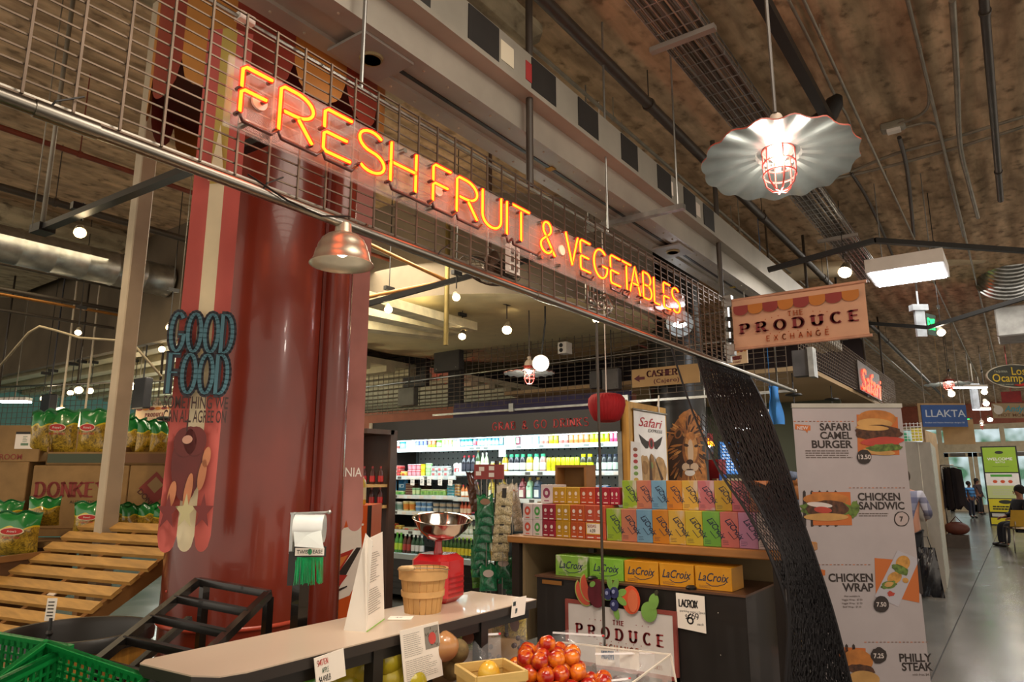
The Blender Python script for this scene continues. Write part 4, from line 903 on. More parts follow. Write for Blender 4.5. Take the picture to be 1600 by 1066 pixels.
# tilted black metal rack
TL, TR, BL = at(310, 908, d=2.75), at(420, 928, d=2.62), at(150, 1036, d=2.24)
BR = BL+(TR-TL)
rk = T('metal_rack', 'empty tilted black metal rack frame beside the end of the beige counter', 'rack', ((TL.x+BR.x)/2, (TL.y+BR.y)/2, 0))
KB = mt('#171412', .22, noise=.05, coat=.4)
for (a, bq) in ((TL, BL), (TR, BR)): M().bar(a, bq, .028, .028).build('side_rail', KB, rk)
for i in range(5):
    t_ = i/4; a = TL+(BL-TL)*t_; bq = TR+(BR-TR)*t_; M().bar(a, bq, .026, .026).build('cross_bar', KB, rk)
dn = V((0, 0, -.08)); M().bar(TL*.8+BL*.2+dn+(TR-TL)*.15, TL*.1+BL*.9+dn+(TR-TL)*.15, .024, .024).build('lower_rail', KB, rk)
for P_ in (TL+(TR-TL)*.1, TR, BL, BR): M().bb(P_.x-.014, P_.x+.014, P_.y-.014, P_.y+.014, 0, P_.z-.012).build('leg', KB, rk)

# ------------------------------------------------------------ beige counter and what stands on it
ZK = .97; KX0, KX1, KY0, KY1 = -2.17, -1.80, 1.1, 2.66
LAM = mt('#c2ae9a', .3, noise=.03, ns=2, coat=.2)
kt = T('shelf_counter', 'narrow beige laminate counter on dark steel legs below the neon band', 'counter', (-1.98, 1.9, 0))
c_ = .09; m = M(); fr = (V((0, 0, ZK-.004)), ZX, ZY)
out = [(KX0+.01, KY0+.03), (KX0+.04, KY0), (KX1-c_, KY0+.02), (KX1-.02, KY0+.06), (KX1, KY0+c_+.04), (KX1, KY1), (KX0, KY1)]
m.slab(out, fr, .004); m.build('counter_top', LAM, kt)
m = M(); m.slab(out, (V((0, 0, ZK-.036)), ZX, ZY), .032); m.build('dark_edge', mt('#2b2420', .4, noise=.05), kt)
m = M(); m.bb(KX1-.05, KX1-.02, KY0+.15, KY1-.03, ZK-.075, ZK-.036); m.bb(KX0+.02, KX0+.05, KY0+.15, KY1-.03, ZK-.075, ZK-.036); m.build('under_rail', BLACK, kt)
for y in (at(585, 1010, X=KX1-.035).y, at(751, 965, X=KX1-.035).y, KY0+.17):
    for x in (KX1-.035, KX0+.04): M().bb(x-.022, x+.022, y-.022, y+.022, 0, ZK-.036).build('leg', BLACK, kt)
# twist tie and bag dispenser on its pole
tp = at(466, 985, X=-2.25); tw = T('bag_dispenser', 'black pole holding a plastic bag roll and green twist ties', 'bag dispenser', (tp.x, tp.y, 0))
zt = at(470, 872, X=-2.25).z
M().bb(tp.x-.022, tp.x+.022, tp.y-.022, tp.y+.022, 0, zt+.02).build('pole', KB, tw)
rc = at(484, 826, X=-2.22); ax = V((.75, .66, 0)); 
m = M(); m.tube([rc-ax*.055, rc+ax*.055], .052, 26); m.build('bag_roll', mt('#cfd3d2', .25, noise=.06, spec=.8, stretch=(1, 1, 1), coat=.5), tw, smooth=True, auto=40)
m = M(); m.bar(rc-ax*.062+V((0, 0, .06)), rc-ax*.062-V((0, 0, .09)), .05, .012, up=ax); m.tube([rc-ax*.075+V((0, 0, .055)), rc+ax*.07+V((0, 0, .06))], .005, 6); m.ball(rc+ax*.07+V((0, 0, .06)), .009, 8, 5); m.build('bracket', GALV, tw, smooth=True, auto=40)
m = M(); n_ = V((.66, -.75, 0))
m.add([rc+n_*.05-ax*.05, rc+n_*.05+ax*.05, rc+n_*.085+ax*.07-V((0, 0, .065)), rc+n_*.06-ax*.04-V((0, 0, .06)), rc+n_*.052-V((0, 0, .02))], [(0, 4, 1), (0, 3, 4), (4, 3, 2), (1, 4, 2)]); m.build('hanging_bag', mt('#dfe6e4', .15, noise=0, alpha=.75), tw)
sp_ = at(484, 862, X=-2.19); fr = (sp_-ax*.058-V((0, 0, .018)), ax, ZZ)
m = M(); m.slab([(0, 0), (.118, 0), (.118, .036), (0, .036)], fr, .006, 0); m.rect(.006, .004, .112, .032, fr, .007, 1); m.font('TWIST', .012, .011, .014, fr, .008, 2, .01, sx=.9); m.font('EASE', .07, .011, .014, fr, .008, 2, .01, sx=.9); m.ell(.06, .018, .008, .011, fr, .008, 3, 12); m.build('sign_plate', [BLACK, WHITE_P, ink('#3b3f3c'), ink('#2c8a5a')], tw)
m = M()
for i in range(44):
    x = -.05+.1*i/43; p = sp_+ax*x-V((0, 0, .02)); m.bar(p+n_*.004, p+n_*random.uniform(.004, .02)+ax*random.uniform(-.004, .012)-V((0, 0, random.uniform(.085, .1))), .0022, .0012)
m.build('twist_ties', mt('#14a05e', .4, noise=.1), tw)
m = M(); m.bar(sp_-ax*.06-V((0, 0, .0)), sp_-ax*.06-V((0, 0, .12)), .012, .03, up=ax); m.build('tie_holder', BLACK, tw)
# folded notice
a = at(572, 988, Z=ZK); bq = at(600, 968, Z=ZK); u = (bq-a); wd_ = u.length; u.normalize(); hN = at(592, 838, d=2.62).z-ZK
t = T('folded_notice', 'tall white printed notice standing folded on the beige counter', 'notice', (a+bq)/2)
lean = V((u.y, -u.x, 0))
upn = (ZZ*1.0-lean*.06).normalized(); fr = (a, u, upn)
m = M(); m.slab([(0, 0), (wd_, 0), (wd_, hN+.012), (0, hN)], fr, .0015); dashes(m, wd_*.1, wd_*.85, hN*.5, hN*.84, 13, fr, 1, .28, .003, .4); dashes(m, wd_*.1, wd_*.85, hN*.16, hN*.44, 11, fr, 1, .28, .003, .4); m.rect(wd_*.12, hN*.9, wd_*.4, hN*.91, fr, .003, 1); m.build('front_sheet', [PAPER, ink('#8a8278')], t)
m = M(); m.slab([(0, 0), (wd_, 0), (wd_, .003), (0, .003)], fr, .003, 0); m.build('green_edge', ink('#9acb58'), t)
s2 = at(537, 985, Z=ZK); u2_ = (s2-a).normalized(); w2_ = (s2-a).length; fr2 = (a, u2_, (ZZ+V((u.x, u.y, 0))*.08).normalized()); M().slab([(0, 0), (w2_, 0), (w2_*.3, hN*1.07), (w2_*-.05, hN*.98)], fr2, .0015).build('back_flap', mt('#dcd6cd', .8, noise=.02), t)
p = at(626, 967, Z=ZK); M().bb(-.045, .045, -.03, .03, 0, .003).build('note_card', [PAPER], local=True, label='small white card lying flat on the counter before the basket', cat='card').location = (p.x, p.y, ZK+.001)
o = bpy.context.scene.collection.objects['note_card']; o.rotation_euler[2] = rad(35)
m = M(); fr = (V((-.035, -.008, .0)), ZX, ZY); m.stroke('3.42', 0, 0, .018, fr, .0035, 0, w=.12, jit=.03); m.build('handwriting', ink('#3b4a4a'), o, local=True)
# peck basket
p = at(661, 925, d=2.78); t = T('wooden_basket', 'round slatted wooden basket with wire handle on the beige counter', 'basket', (p.x, p.y, ZK), rz=rad(35))
BW = mt('#b58a52', .6, noise=.12, ns=14, stretch=(1, 1, .2)); BW2 = mt('#c59a62', .55, noise=.08, ns=10)
n = 20; m = M()
for i in range(n):
    a0 = 2*PI*i/n; a1 = a0+2*PI/n*.9
    for (r0, z0, r1, z1) in ((.073, .0, .095, .165),):
        v_ = []
        for (r_, z_) in ((r0, z0), (r1, z1)):
            for a_ in (a0, a1): v_.append((r_*math.cos(a_), r_*math.sin(a_), z_)); v_.append(((r_-.003)*math.cos(a_), (r_-.003)*math.sin(a_), z_))
        m.add(v_, [(0, 2, 6, 4), (1, 5, 7, 3), (0, 4, 5, 1), (2, 3, 7, 6), (4, 6, 7, 5), (0, 1, 3, 2)])
m.build('staves', BW, t, local=True)
M().lathe([(.001, .004), (.073, .004)], (0, 0, 0), 24, caps=False).build('bottom', BW, t, local=True)
M().lathe([(.0945, .128), (.098, .128), (.1, .168), (.092, .168)], (0, 0, 0), 40, caps=False).build('rim_band', BW2, t, smooth=True, local=True, auto=40)
M().lathe([(.0815, .062), (.086, .062), (.088, .084), (.083, .084)], (0, 0, 0), 40, caps=False).build('middle_band', BW2, t, smooth=True, local=True, auto=40)
hp = [(-.098*math.cos(x_)*1, -.0+.0, .16) for x_ in (0,)]
hp = [(.104*math.cos(a_), -.112*math.sin(a_), .16+.02*math.sin(a_)) for a_ in [PI*i/16 for i in range(17)]]
hd = M().tube(hp, .0018, 6).build('handle', STEEL, t, smooth=True, local=True)
M().tube([hp[9], hp[10], hp[12], hp[13]], [.008, .011, .011, .008], 12).build('grip', mt('#c8a878', .5), hd, smooth=True, local=True)
# kitchen scale
p = at(684, 905, d=3.02); t = T('kitchen_scale', 'red kitchen scale with a polished steel bowl on the counter', 'scale', (p.x, p.y, ZK), rz=rad(8))
RS = mt('#b0141a', .25, noise=.04, coat=.6)
m = M(); m.box((0, 0, .1), (.19, .17, .2), bev=.025)
m.build('body', RS, t, local=True)
m = M()
for i in range(4): m.bb(-.07, .07, -.0875, -.084, .035+.022*i, .042+.022*i); m.bb(.094, .0975, -.06, .06, .035+.022*i, .042+.022*i)
m.build('ribs', mt('#8e1016', .3), t, local=True)
M().lathe([(.02, .2), (.016, .23), (.016, .25), (.05, .262), (.05, .268)], (0, 0, 0), 20).build('neck', RS, t, smooth=True, local=True, auto=40)
Rb = Matrix.Rotation(rad(7), 3, 'Y') @ Matrix.Rotation(rad(6), 3, 'X')
M().lathe([(.03, .265), (.075, .282), (.108, .315), (.128, .352), (.133, .355), (.131, .357), (.12, .35), (.1, .315), (.07, .29), (.001, .272)], (0, 0, 0), 48, R=Rb).build('bowl', mt('#d8d2ca', .1, 1, 0), t, smooth=True, local=True)

# ------------------------------------------------------------ cards hung on the counter edge
def hung(name, pts, X, label, cat='sign'):
    P_ = [at(x, y, X=X) for x, y in pts]; u = (P_[1]-P_[0]); w_ = u.length; u.normalize(); v = P_[0]-P_[3]; h = v.length; v.normalize()
    t = T(name, label, cat, P_[3]); fr = (P_[3], u, v); M().slab([(0, 0), (w_, 0), (w_, h), (0, h)], fr, .002).build('card', PAPER, t); return t, w_, h, fr
t, w_, h, fr = hung('price_card', [(490, 1029), (536, 1013), (540, 1056), (494, 1074)], KX1+.012, 'white hand lettered apple price card hung on the counter edge')
m = M(); m.stroke('SMITTEN', w_*.08, h*.68, h*.2, fr, .003, 0, w=.085, sp=.14, sx=.52, jit=.03); m.stroke('APPLE', w_*.22, h*.4, h*.17, fr, .003, 1, w=.085, sp=.14, sx=.52, jit=.03); m.stroke('$4.49/LB', w_*.1, h*.1, h*.2, fr, .003, 2, w=.09, sp=.14, sx=.52, jit=.03); m.build('handwriting', [ink('#c23b34'), ink('#2f5f4a'), ink('#2b2a2a')], t)
t, w_, h, fr = hung('info_sheet', [(624, 986), (684, 971), (689, 1048), (632, 1076)], KX1+.016, 'printed sheet with a photo of a red fruit hung on the counter edge', 'notice')
m = M(); dashes(m, w_*.06, w_*.55, h*.5, h*.92, 12, fr, 0, .22, .003); dashes(m, w_*.06, w_*.92, h*.08, h*.46, 11, fr, 0, .22, .003); m.build('text', ink('#8c8880'), t)
m = M(); m.rect(w_*.6, h*.55, w_*.98, h*.95, fr, .003, 0); m.ell(w_*.79, h*.73, w_*.1, h*.11, fr, .004, 1); 
for i in range(14): m.ell(w_*random.uniform(.63, .95), h*random.uniform(.58, .92), w_*.03, h*.015, fr, .0035, 2, 8, random.random()*3)
m.build('photo', [ink('#8a857c'), mt('#c24a44', .6), ink('#5a564c')], t)
t, w_, h, fr = hung('price_card', [(801, 936), (822, 931), (819, 962), (798, 966)], KX1+.01, 'curled NECTARINES price card at the right end of the counter')
m = M(); m.stroke('NECTARINES', w_*.05, h*.62, h*.2, fr, .003, 0, w=.14, sp=.1, sx=.19, jit=.03); m.stroke('$1.99', w_*.25, h*.2, h*.24, fr, .003, 0, w=.12, sp=.12, sx=.3, jit=.03); m.build('handwriting', ink('#5c6f76'), t)

# ------------------------------------------------------------ fruit bins
BINM = mt('#8a6a40', .7, noise=.1)
fb = T('fruit_bin', 'sloping wooden fruit bin under and beside the beige counter', 'bin', (-1.9, 2.1, 0))
m = M(); m.bb(-2.14, -1.16, 1.3, 3.0, .5, .53); m.build('bottom', BINM, fb)
m = M(); m.bb(-2.15, -2.13, 1.3, 3.0, .5, .8); m.build('back_board', BINM, fb)
m = M(); m.bb(-1.18, -1.16, 1.3, 3.0, .5, .62); m.build('front_board', BINM, fb)
for x in (-2.1, -1.2):
    for y in (1.36, 2.94): M().bb(x-.025, x+.025, y-.025, y+.025, 0, .5).build('leg', BINM, fb)
def fruit(name, proto, pos, label, group, cat, rot=None):
    o = proto.copy(); C.objects.link(o); o.location = pos; o.rotation_euler = rot or (random.random()*6, random.random()*6, random.random()*6); tag(o, label, cat, group); return o
def fruit_proto(name, r, mats, shape=(1, 1, 1), dim=.12):
    def wob(rr, z, a, i): return rr, z
    m = M(); prof = []
    for i in range(13):
        th_ = PI*i/12; rr = r*math.sin(th_); z = -r*math.cos(th_)
        z -= (dim*r*math.exp(-(rr/(.28*r))**2))*(1 if z > 0 else -.4); prof.append((max(rr, 1e-5), z))
    m.lathe(prof, (0, 0, 0), 20, 0, Matrix.Diagonal(V(shape)), caps=False)
    return m
def two_tone(h, h2, ns, rough=.25, lo=.42, hi=.58):
    m = mt(h, rough, noise=0, ns=ns, h2=h2, coat=.3); 
    for n in m.node_tree.nodes:
        if n.type == 'MAP_RANGE': n.inputs[1].default_value = lo; n.inputs[2].default_value = hi
    return m
FR = {}
def place(name, cat, r, mat, spots, labels, group, shape=(1, 1, 1), dim=.12):
    pr_ = fruit_proto(name, r, None, shape, dim).build(name, mat, smooth=True, local=True); first = True
    for i, p in enumerate(spots):
        lab = labels[i] if isinstance(labels, list) else labels
        rot = (random.uniform(-.7, .7), random.uniform(-.7, .7), random.random()*6)
        if first: pr_.location = p; pr_.rotation_euler = rot; tag(pr_, lab, cat, group); first = False
        else: fruit(name, pr_, p, lab, group, cat, rot)
place('lime', 'lime', .031, two_tone('#1e6a1c', '#5e8f2a', 9), [at(x, y, d=2.22) for x, y in ((432, 1064), (460, 1052), (484, 1066), (448, 1070), (410, 1074))], 'shiny green lime in the bin below the beige counter', 'limes under the counter', (1, 1, 1.12), .05)
place('lemon', 'lemon', .034, two_tone('#d8b414', '#e8cc3a', 12), [at(x, y, d=2.3) for x, y in ((474, 1044), (488, 1050), (470, 1062))], 'yellow lemon behind the limes below the counter', 'lemons under the counter', (1, 1, 1.25), -.15)
place('pomelo', 'pomelo', .062, two_tone('#a89a1c', '#b8a63a', 7), [at(x, y, d=2.42) for x, y in ((548, 1032), (576, 1040), (545, 1064), (604, 1030), (609, 1056), (572, 1066), (520, 1066), (640, 1070))], 'large yellow green pomelo in the bin below the counter', 'pomelos under the counter')
place('melon', 'melon', .055, two_tone('#b07f50', '#a06a4a', 5), [at(x, y, d=2.55) for x, y in ((622, 1008), (628, 1036), (694, 1010))], ['tan pink melon upper one behind the printed sheet edge', 'tan pink melon lower one behind the printed sheet edge', 'tan pink melon just right of the printed sheet'], 'melons under the counter')
place('kiwi', 'kiwi', .045, mt('#6a5632', .8, noise=.15, ns=40), [at(x, y, d=2.6) for x, y in ((714, 1018), (692, 1030), (704, 1042))], 'brown round fruit beside the printed sheet below the counter', 'brown fruit under the counter', (1.2, 1, 1), .05)
# nectarines
NEC = two_tone('#a01a12', '#e07a1c', 16, .22, .44, .6); sp_ = []
nc = V((-1.62, 2.47, 0)); rr_ = random.Random(3)
for L_, (z, R_) in enumerate(((.665, .27), (.71, .235), (.757, .175), (.802, .115), (.845, .055))):
    ofs = (L_ % 2)*.034
    for i in range(-5, 6):
        for j_ in range(-5, 6):
            x = i*.07+ofs+(j_ % 2)*.035; y_ = j_*.061+ofs*.6
            if math.hypot(x, y_) < R_ and (L_ >= 3 or (math.hypot(x, y_) > R_-.14 and x*.55-y_*.83 > -.05)): sp_.append(nc+V((x+rr_.uniform(-.006, .006), y_+rr_.uniform(-.006, .006), z)))
place('nectarine', 'nectarine', .0345, NEC, sp_, 'red and orange nectarine heaped in the fruit bin by the counter', 'heaped nectarines', (1, 1, .96), .16)
M().lathe([(.29, .531), (.27, .6), (.2, .66), (.1, .72), (.01, .75)], nc, 28).build('heap_liner', mt('#4a2018', .8), smooth=True, label='dark liner mound under the heaped nectarines', cat='liner')
# cherries in clear zip bags
FILM = mt('#f2f2f4', .12, noise=0, alpha=.1, spec=1, coat=.6)
def cherry_bag(p, w_, h, rz, lab, tiltx, seed, nch=34):
    t = T('cherry_bag', lab, 'bag', p, rz=rz); t.rotation_euler[0] = tiltx
    m = bag_mesh(w_, h, .07, seed); m.build('film', FILM, t, smooth=True, local=True)
    M().bar((-w_*.48, 0, h*.96), (w_*.48, 0, h*.96), .006, .008).build('zip', mt('#f4eeee', .2, noise=0, alpha=.6), t, local=True)
    M().bb(w_*.45, w_*.49, -.006, .006, h*.945, h*.975).build('slider', ink('#c0282c'), t, local=True)
    rn = random.Random(seed); m = M()
    for i in range(nch): u_, v_ = rn.uniform(-.4, .4), rn.uniform(.06, .5); m.ball((u_*w_, rn.uniform(-.02, .02), v_*h), .0115, 8, 6)
    c = m.build('cherries', mt('#3a0d12', .2, coat=.5), t, smooth=True, local=True); c['kind'] = 'stuff'
cherry_bag((-1.78, 2.24, .66), .21, .25, rad(48), 'clear zip bag of dark cherries left of the nectarine heap', -.5, 31)
cherry_bag((-1.9, 2.56, .7), .2, .26, rad(30), 'clear zip bag standing behind the nectarine heap below the counter end', -.2, 32, 14)
cherry_bag((-1.68, 2.8, .6), .24, .22, rad(20), 'clear zip bag standing directly behind the nectarine heap', -.15, 33, 20)
cherry_bag((-1.4, 2.74, .6), .26, .19, rad(40), 'clear zip bag of cherries right of the nectarines, rear one', -.4, 34)
cherry_bag((-1.34, 2.52, .6), .24, .16, rad(55), 'clear zip bag of cherries right of the nectarines, front one', -.8, 35, 44)
# clear acrylic divider
ac = T('acrylic_divider', 'clear acrylic corner divider at the right of the fruit bin', 'divider', (-1.3, 2.9, .53))
q0, q1 = at(878, 1004, d=3.05), at(1048, 1023, d=2.85); q2_ = at(985, 1070, d=2.45)
AC2 = mt('#efe9e2', .08, noise=0, alpha=.14, spec=.8); EDGE = mt('#efe6d8', .2, noise=0, alpha=.75)
for a, bq in ((q0, q1), (q1, q2_)):
    m = M(); m.add([a, bq, V((bq.x, bq.y, .54)), V((a.x, a.y, .54))], [(0, 1, 2, 3)]); n_ = (bq-a).cross(ZZ).normalized()*.004; m.add([a+n_, bq+n_, V((bq.x, bq.y, .54))+n_, V((a.x, a.y, .54))+n_], [(3, 2, 1, 0)]); m.build('panel', AC2, ac)
    M().bar(a, bq, .006, .006).build('edge', EDGE, ac)
M().bar(q1, q1+V((.05, .0, -.28)), .006, .006).build('edge', EDGE, ac)
u = (q1-q0).normalized()
for k_, lab in ((.3, 1), (.52, 0)):
    o_ = q0+(q1-q0)*(k_+.2)-V((0, 0, .075)); fr = (o_, -u, ZZ); t = T('tag_card', 'white card taped behind the acrylic seen lettered from the back' if lab else 'blank white card taped behind the acrylic divider', 'sign', o_)
    M().slab([(0, 0), (.085, 0), (.085, .07), (0, .07)], fr, .002).build('card', PAPER, t)
    if lab: M().stroke('PREMIUM', .005, .03, .03, fr, -.002, 0, w=.16, sp=.15, sx=.36).build('handwriting', ink('#2f5f86'), t)
# pale wooden till basket with a yellow fruit
p = at(765, 1066, d=2.4); t = T('berry_till', 'square pale wooden till basket at the bottom edge in front of the nectarines', 'basket', (p.x+.02, p.y-.02, .62), rz=rad(62))
TW = mt('#cfae68', .55, noise=.06, stretch=(1, 1, 6)); zt3 = p.z+.04-.62
for (a, bq) in (((-.08, -.08), (.08, -.08)), ((.08, -.08), (.08, .08)), ((.08, .08), (-.08, .08)), ((-.08, .08), (-.08, -.08))):
    m = M(); a3, b3 = V((*a, 0)), V((*bq, 0)); a4, b4 = V((a[0]*1.15, a[1]*1.15, zt3)), V((bq[0]*1.15, bq[1]*1.15, zt3)); m.add([a3, b3, b4, a4, a3*.97+V((0, 0, .0)), b3*.97, b4*.97+V((0, 0, zt3*.03)), a4*.97+V((0, 0, zt3*.03))], [(0, 1, 2, 3), (7, 6, 5, 4), (3, 2, 6, 7), (0, 4, 5, 1)]); m.bar(a4, b4, .012, .03); m.build('side', TW, t, local=True)
M().bb(-.08, .08, -.08, .08, 0, .005).build('bottom', TW, t, local=True)
M().bb(-.07, .07, -.07, .07, .005, .785-.05-.62).build('straw_filling', mt('#b89a5a', .9), t, local=True)
M().bb(-.12, .12, -.12, .12, .53-.62, 0).build('riser', BINM, t, local=True)
M().ball((0, 0, 0), .04, 18, 10, sc=(1, 1, 1.25)).build('mango', two_tone('#d8a02c', '#e0b848', 6), smooth=True, local=True, label='yellow mango standing in the pale till basket', cat='mango').location = at(764, 1056, d=2.4)
# bags of grapes / mandarins behind counter end
def film_bag(px, py, d, w_, h, rz, lab, cols, seed):
    p = at(px, py, d=d); t = T('fruit_bag', lab, 'bag', p, rz=rz); bag_mesh(w_, h, .08, seed).build('bag_film', bag_mat(*cols), t, smooth=True, local=True)
    m = M(); fr = (V((0, -.045, 0)), ZX, ZZ); m.ell(-w_*.2, h*.5, w_*.12, h*.14, fr, 0, 0); m.ell(w_*.22, h*.45, w_*.13, h*.2, fr, 0, 1); m.rect(-w_*.05, h*.2, w_*.04, h*.7, fr, 0, 2); m.build('print', [ink('#d8a07a'), ink('#6a3a2a'), ink('#3a4030')], t, local=True)
film_bag(796, 998, 3.15, .17, .16, rad(20), 'yellow and lime printed fruit bag under the nectarine card', ('#9fc62c', '#c9b03c', '#e0d23c'), 41)
film_bag(718, 1016, 2.8, .19, .13, rad(30), 'white and green printed fruit bag seen below the counter edge', ('#d8d2a0', '#a8c060', '#e0dca8'), 42)
# ------------------------------------------------------------ drinks table
TY, TZ = 4.06, 1.095; tx0, tx1 = at(792, 838, Y=TY).x, at(1227, 862, Y=TY).x
TWOOD = mt('#a8733c', .45, noise=.1, ns=4, stretch=(1, 8, 8))
tb_ = T('display_table', 'wooden topped display table on dark steel legs stacked with drink cartons', 'table', ((tx0+tx1)/2, TY+.36, 0))
M().bb(tx0, tx1, TY, TY+.74, TZ-.05, TZ, bev=.006).build('table_top', TWOOD, tb_)
for x in (tx0+.06, tx1-.05):
    for y in (TY+.05, TY+.69): M().bb(x-.03, x+.03, y-.03, y+.03, 0, TZ-.05).build('leg', mt('#352e2a', .4, .4, .05), tb_)
m = M(); m.bb(tx0+.09, tx1-.08, TY+.66, TY+.68, .45, TZ-.05); m.build('back_panel', mt('#8f7a58', .7, noise=.05), tb_)
M().bb(tx0+.1, tx0+.12, TY+.05, TY+.66, .4, TZ-.05).build('side_panel', mt('#8f7a58', .7, noise=.05), tb_)
M().bb(tx1-.035, tx1-.02, TY+.02, TY+.1, .9, TZ-.05).build('corner_block', TWOOD, tb_)
m = M(); m.bb(-2.35, -2.31, TY+.02, TY+.06, TZ-.08, TZ-.05); m.build('hook', BLACK, tb_)
# black cabinet with a trade sign
cY = 3.97; cx0_, cx1_ = at(839, 896, Y=cY).x, at(1165, 932, Y=cY).x; cz = at(1000, 914, Y=cY).z
cb = T('black_cabinet', 'low black cabinet under the display table carrying a row of water cartons', 'cabinet', ((cx0_+cx1_)/2, cY+.3, 0))
M().bb(cx0_, cx1_, cY, cY+.58, .02, cz-.012).build('body', mt('#211d1b', .4, noise=.08, coat=.15), cb)
M().bb(cx0_-.01, cx1_+.004, cY-.012, cY+.58, cz-.012, cz).build('copper_edge', mt('#6b4c3a', .4, .4, .08), cb)
M().bb(cx0_+.05, cx0_+.2, cY-.0135, cY-.012, cz-.05, cz-.025).build('maker_plate', ink('#8a5a22'), cb)
m = M()
for x in (.1, .9): m.lathe([(.03, 0), (.032, .012), (.02, .022), (.001, .024)], (cx0_+(cx1_-cx0_)*(.3 if x < .5 else .77), cY+.015, cz), 14)
m.build('knob', BLACK, cb, smooth=True, auto=40)
m = M()
for i in range(4): m.bb(cx1_-.42, cx1_-.1, cY-.004, cY, .1+.05*i, .125+.05*i)
m.build('vent', BLACK, cb)
M().ball((at(1122, 958, Y=cY).x, cY, at(1122, 958, Y=cY).z), .004, 8, 5).ball((at(1126, 1024, Y=cY).x, cY, at(1126, 1024, Y=cY).z), .004, 8, 5).build('screw', STEEL, cb)
# sign in front
sY = 3.94; a, bq = at(888, 943, Y=sY), at(1051, 961, Y=sY); s0 = a.x; s1 = bq.x; szt = (a.z+bq.z)/2; szb = szt-.33
sn = T('shop_sign', 'white shop sign with painted fruit leaning on the black cabinet', 'sign', ((s0+s1)/2, sY, szb))
M().bb(s0, s1, sY, sY+.012, szb, szt).build('panel', mt('#cfc8c4', .6, noise=.03), sn)
m = M(); e = .022; m.bb(s0-e, s0, sY-.004, sY+.014, szb-e, szt+e); m.bb(s1, s1+e, sY-.004, sY+.014, szb-e, szt+e); m.bb(s0-e, s1+e, sY-.004, sY+.014, szb-e, szb); m.bb(s0, s0+.1, sY-.004, sY+.014, szt, szt+e); m.bb(s1-.11, s1, sY-.004, sY+.014, szt, szt+e); m.build('red_frame', mt('#8a4038', .6), sn)
M().bb(s0+.05, s0+.08, sY+.0, sY+.012, .02, szb).bb(s1-.08, s1-.05, sY, sY+.012, .02, szb).build('foot', mt('#8a4038', .6), sn)
W_ = s1-s0; fr = (V((s0, sY, szb)), ZX, ZZ); H_ = szt-szb
m = M(); RDK = ink('#8c2a2c')
m.stroke('THE', W_/2, H_*.72, H_*.075, fr, .003, 0, w=.24, wt=.14, serif=.4, align='C', sp=.5, sx=1.1)
m.stroke('PRODUCE', W_/2, H_*.46, H_*.19, fr, .003, 0, w=.26, wt=.11, serif=.42, align='C', sp=.85, sx=.98)
m.stroke('EXCHANGE', W_/2, H_*.28, H_*.085, fr, .003, 1, w=.22, wt=.2, align='C', sp=.55, sx=1.05)
for i in range(3):
    for sg_ in (-1, 1): m.ell(W_*(.5+sg_*(.17+.055*i)), H_*(.76-.0*i), .003, .003, fr, .003, 0, 8)
for i in range(7): m.ell(W_*(.29+.07*i), H_*.42, .003, .003, fr, .003, 0, 8)
m.stroke('BOWLS', W_*.62, H_*.08, H_*.06, fr, .003, 1, w=.12, sp=.2, sx=.7); m.stroke('JUICES', W_*.82, H_*.08, H_*.06, fr, .003, 1, w=.12, sp=.2, sx=.7)
m.build('lettering', [RDK, ink('#a8583a')], sn)
m = M(); fz = szt+.035; frt = (V((s0, sY-.004, fz)), ZX, ZZ)
def slc(fn, pts, off, mi): m.slab(pts, (frt[0]+V((0, -off, 0)), ZX, ZZ), .006, mi)
def ov(cx, cy, rx, ry, off, mi, rot=0, n=26, a0=0, a1=360):
    ps = []
    for i in range(n):
        a_ = rad(a0+(a1-a0)*i/(n-1 if a1-a0 < 360 else n)); x, y = rx*math.cos(a_), ry*math.sin(a_); ps.append((.02+.66*(cx+x*math.cos(rot)-y*math.sin(rot)), .8*(cy+x*math.sin(rot)+y*math.cos(rot))))
    m.slab(ps, (frt[0]+V((0, -off, 0)), ZX, ZZ), .006, mi)
ov(.15, .05, .11, .085, 0, 6, -.9, 20, 180, 360); ov(.155, .05, .1, .075, .004, 0, -.9, 20, 180, 360)
ov(.2, .09, .11, .085, .005, 6, -1.2, 20, 180, 360); ov(.205, .09, .1, .075, .009, 0, -1.2, 20, 180, 360)
ov(.3, .055, .095, .105, .012, 1); ov(.26, .12, .03, .02, .016, 5, .4)
for (x, y, rt) in ((.44, .14, 1.9), (.5, .13, 1.1), (.56, .02, -.4), (.4, .04, 2.9), (.5, -.07, -1.2), (.56, .08, .3)): ov(x, y, .05, .026, .014, 5, rt)
for (x, y) in ((.42, .06), (.49, .075), (.485, -.015)): ov(x, y, .042, .042, .02, 2); ov(x-.005, y+.008, .014, .014, .027, 7)
ov(.65, .035, .088, .1, .012, 3); ov(.67, .03, .05, .08, .017, 4)
ov(.82, -.035, .075, .07, .01, 5); ov(.87, .04, .045, .06, .012, 5, -.4); ov(.9, .105, .016, .02, .014, 8, -.5)
m.build('painted_fruit', [mt('#c0503a', .6), mt('#5a1a26', .5, noise=.15), ink('#2b2f5c'), mt('#c8502e', .55, noise=.12), ink('#d06a44'), mt('#76a04a', .6, noise=.1), ink('#a8b060'), ink('#8890b8'), ink('#3c3a28')], sn)
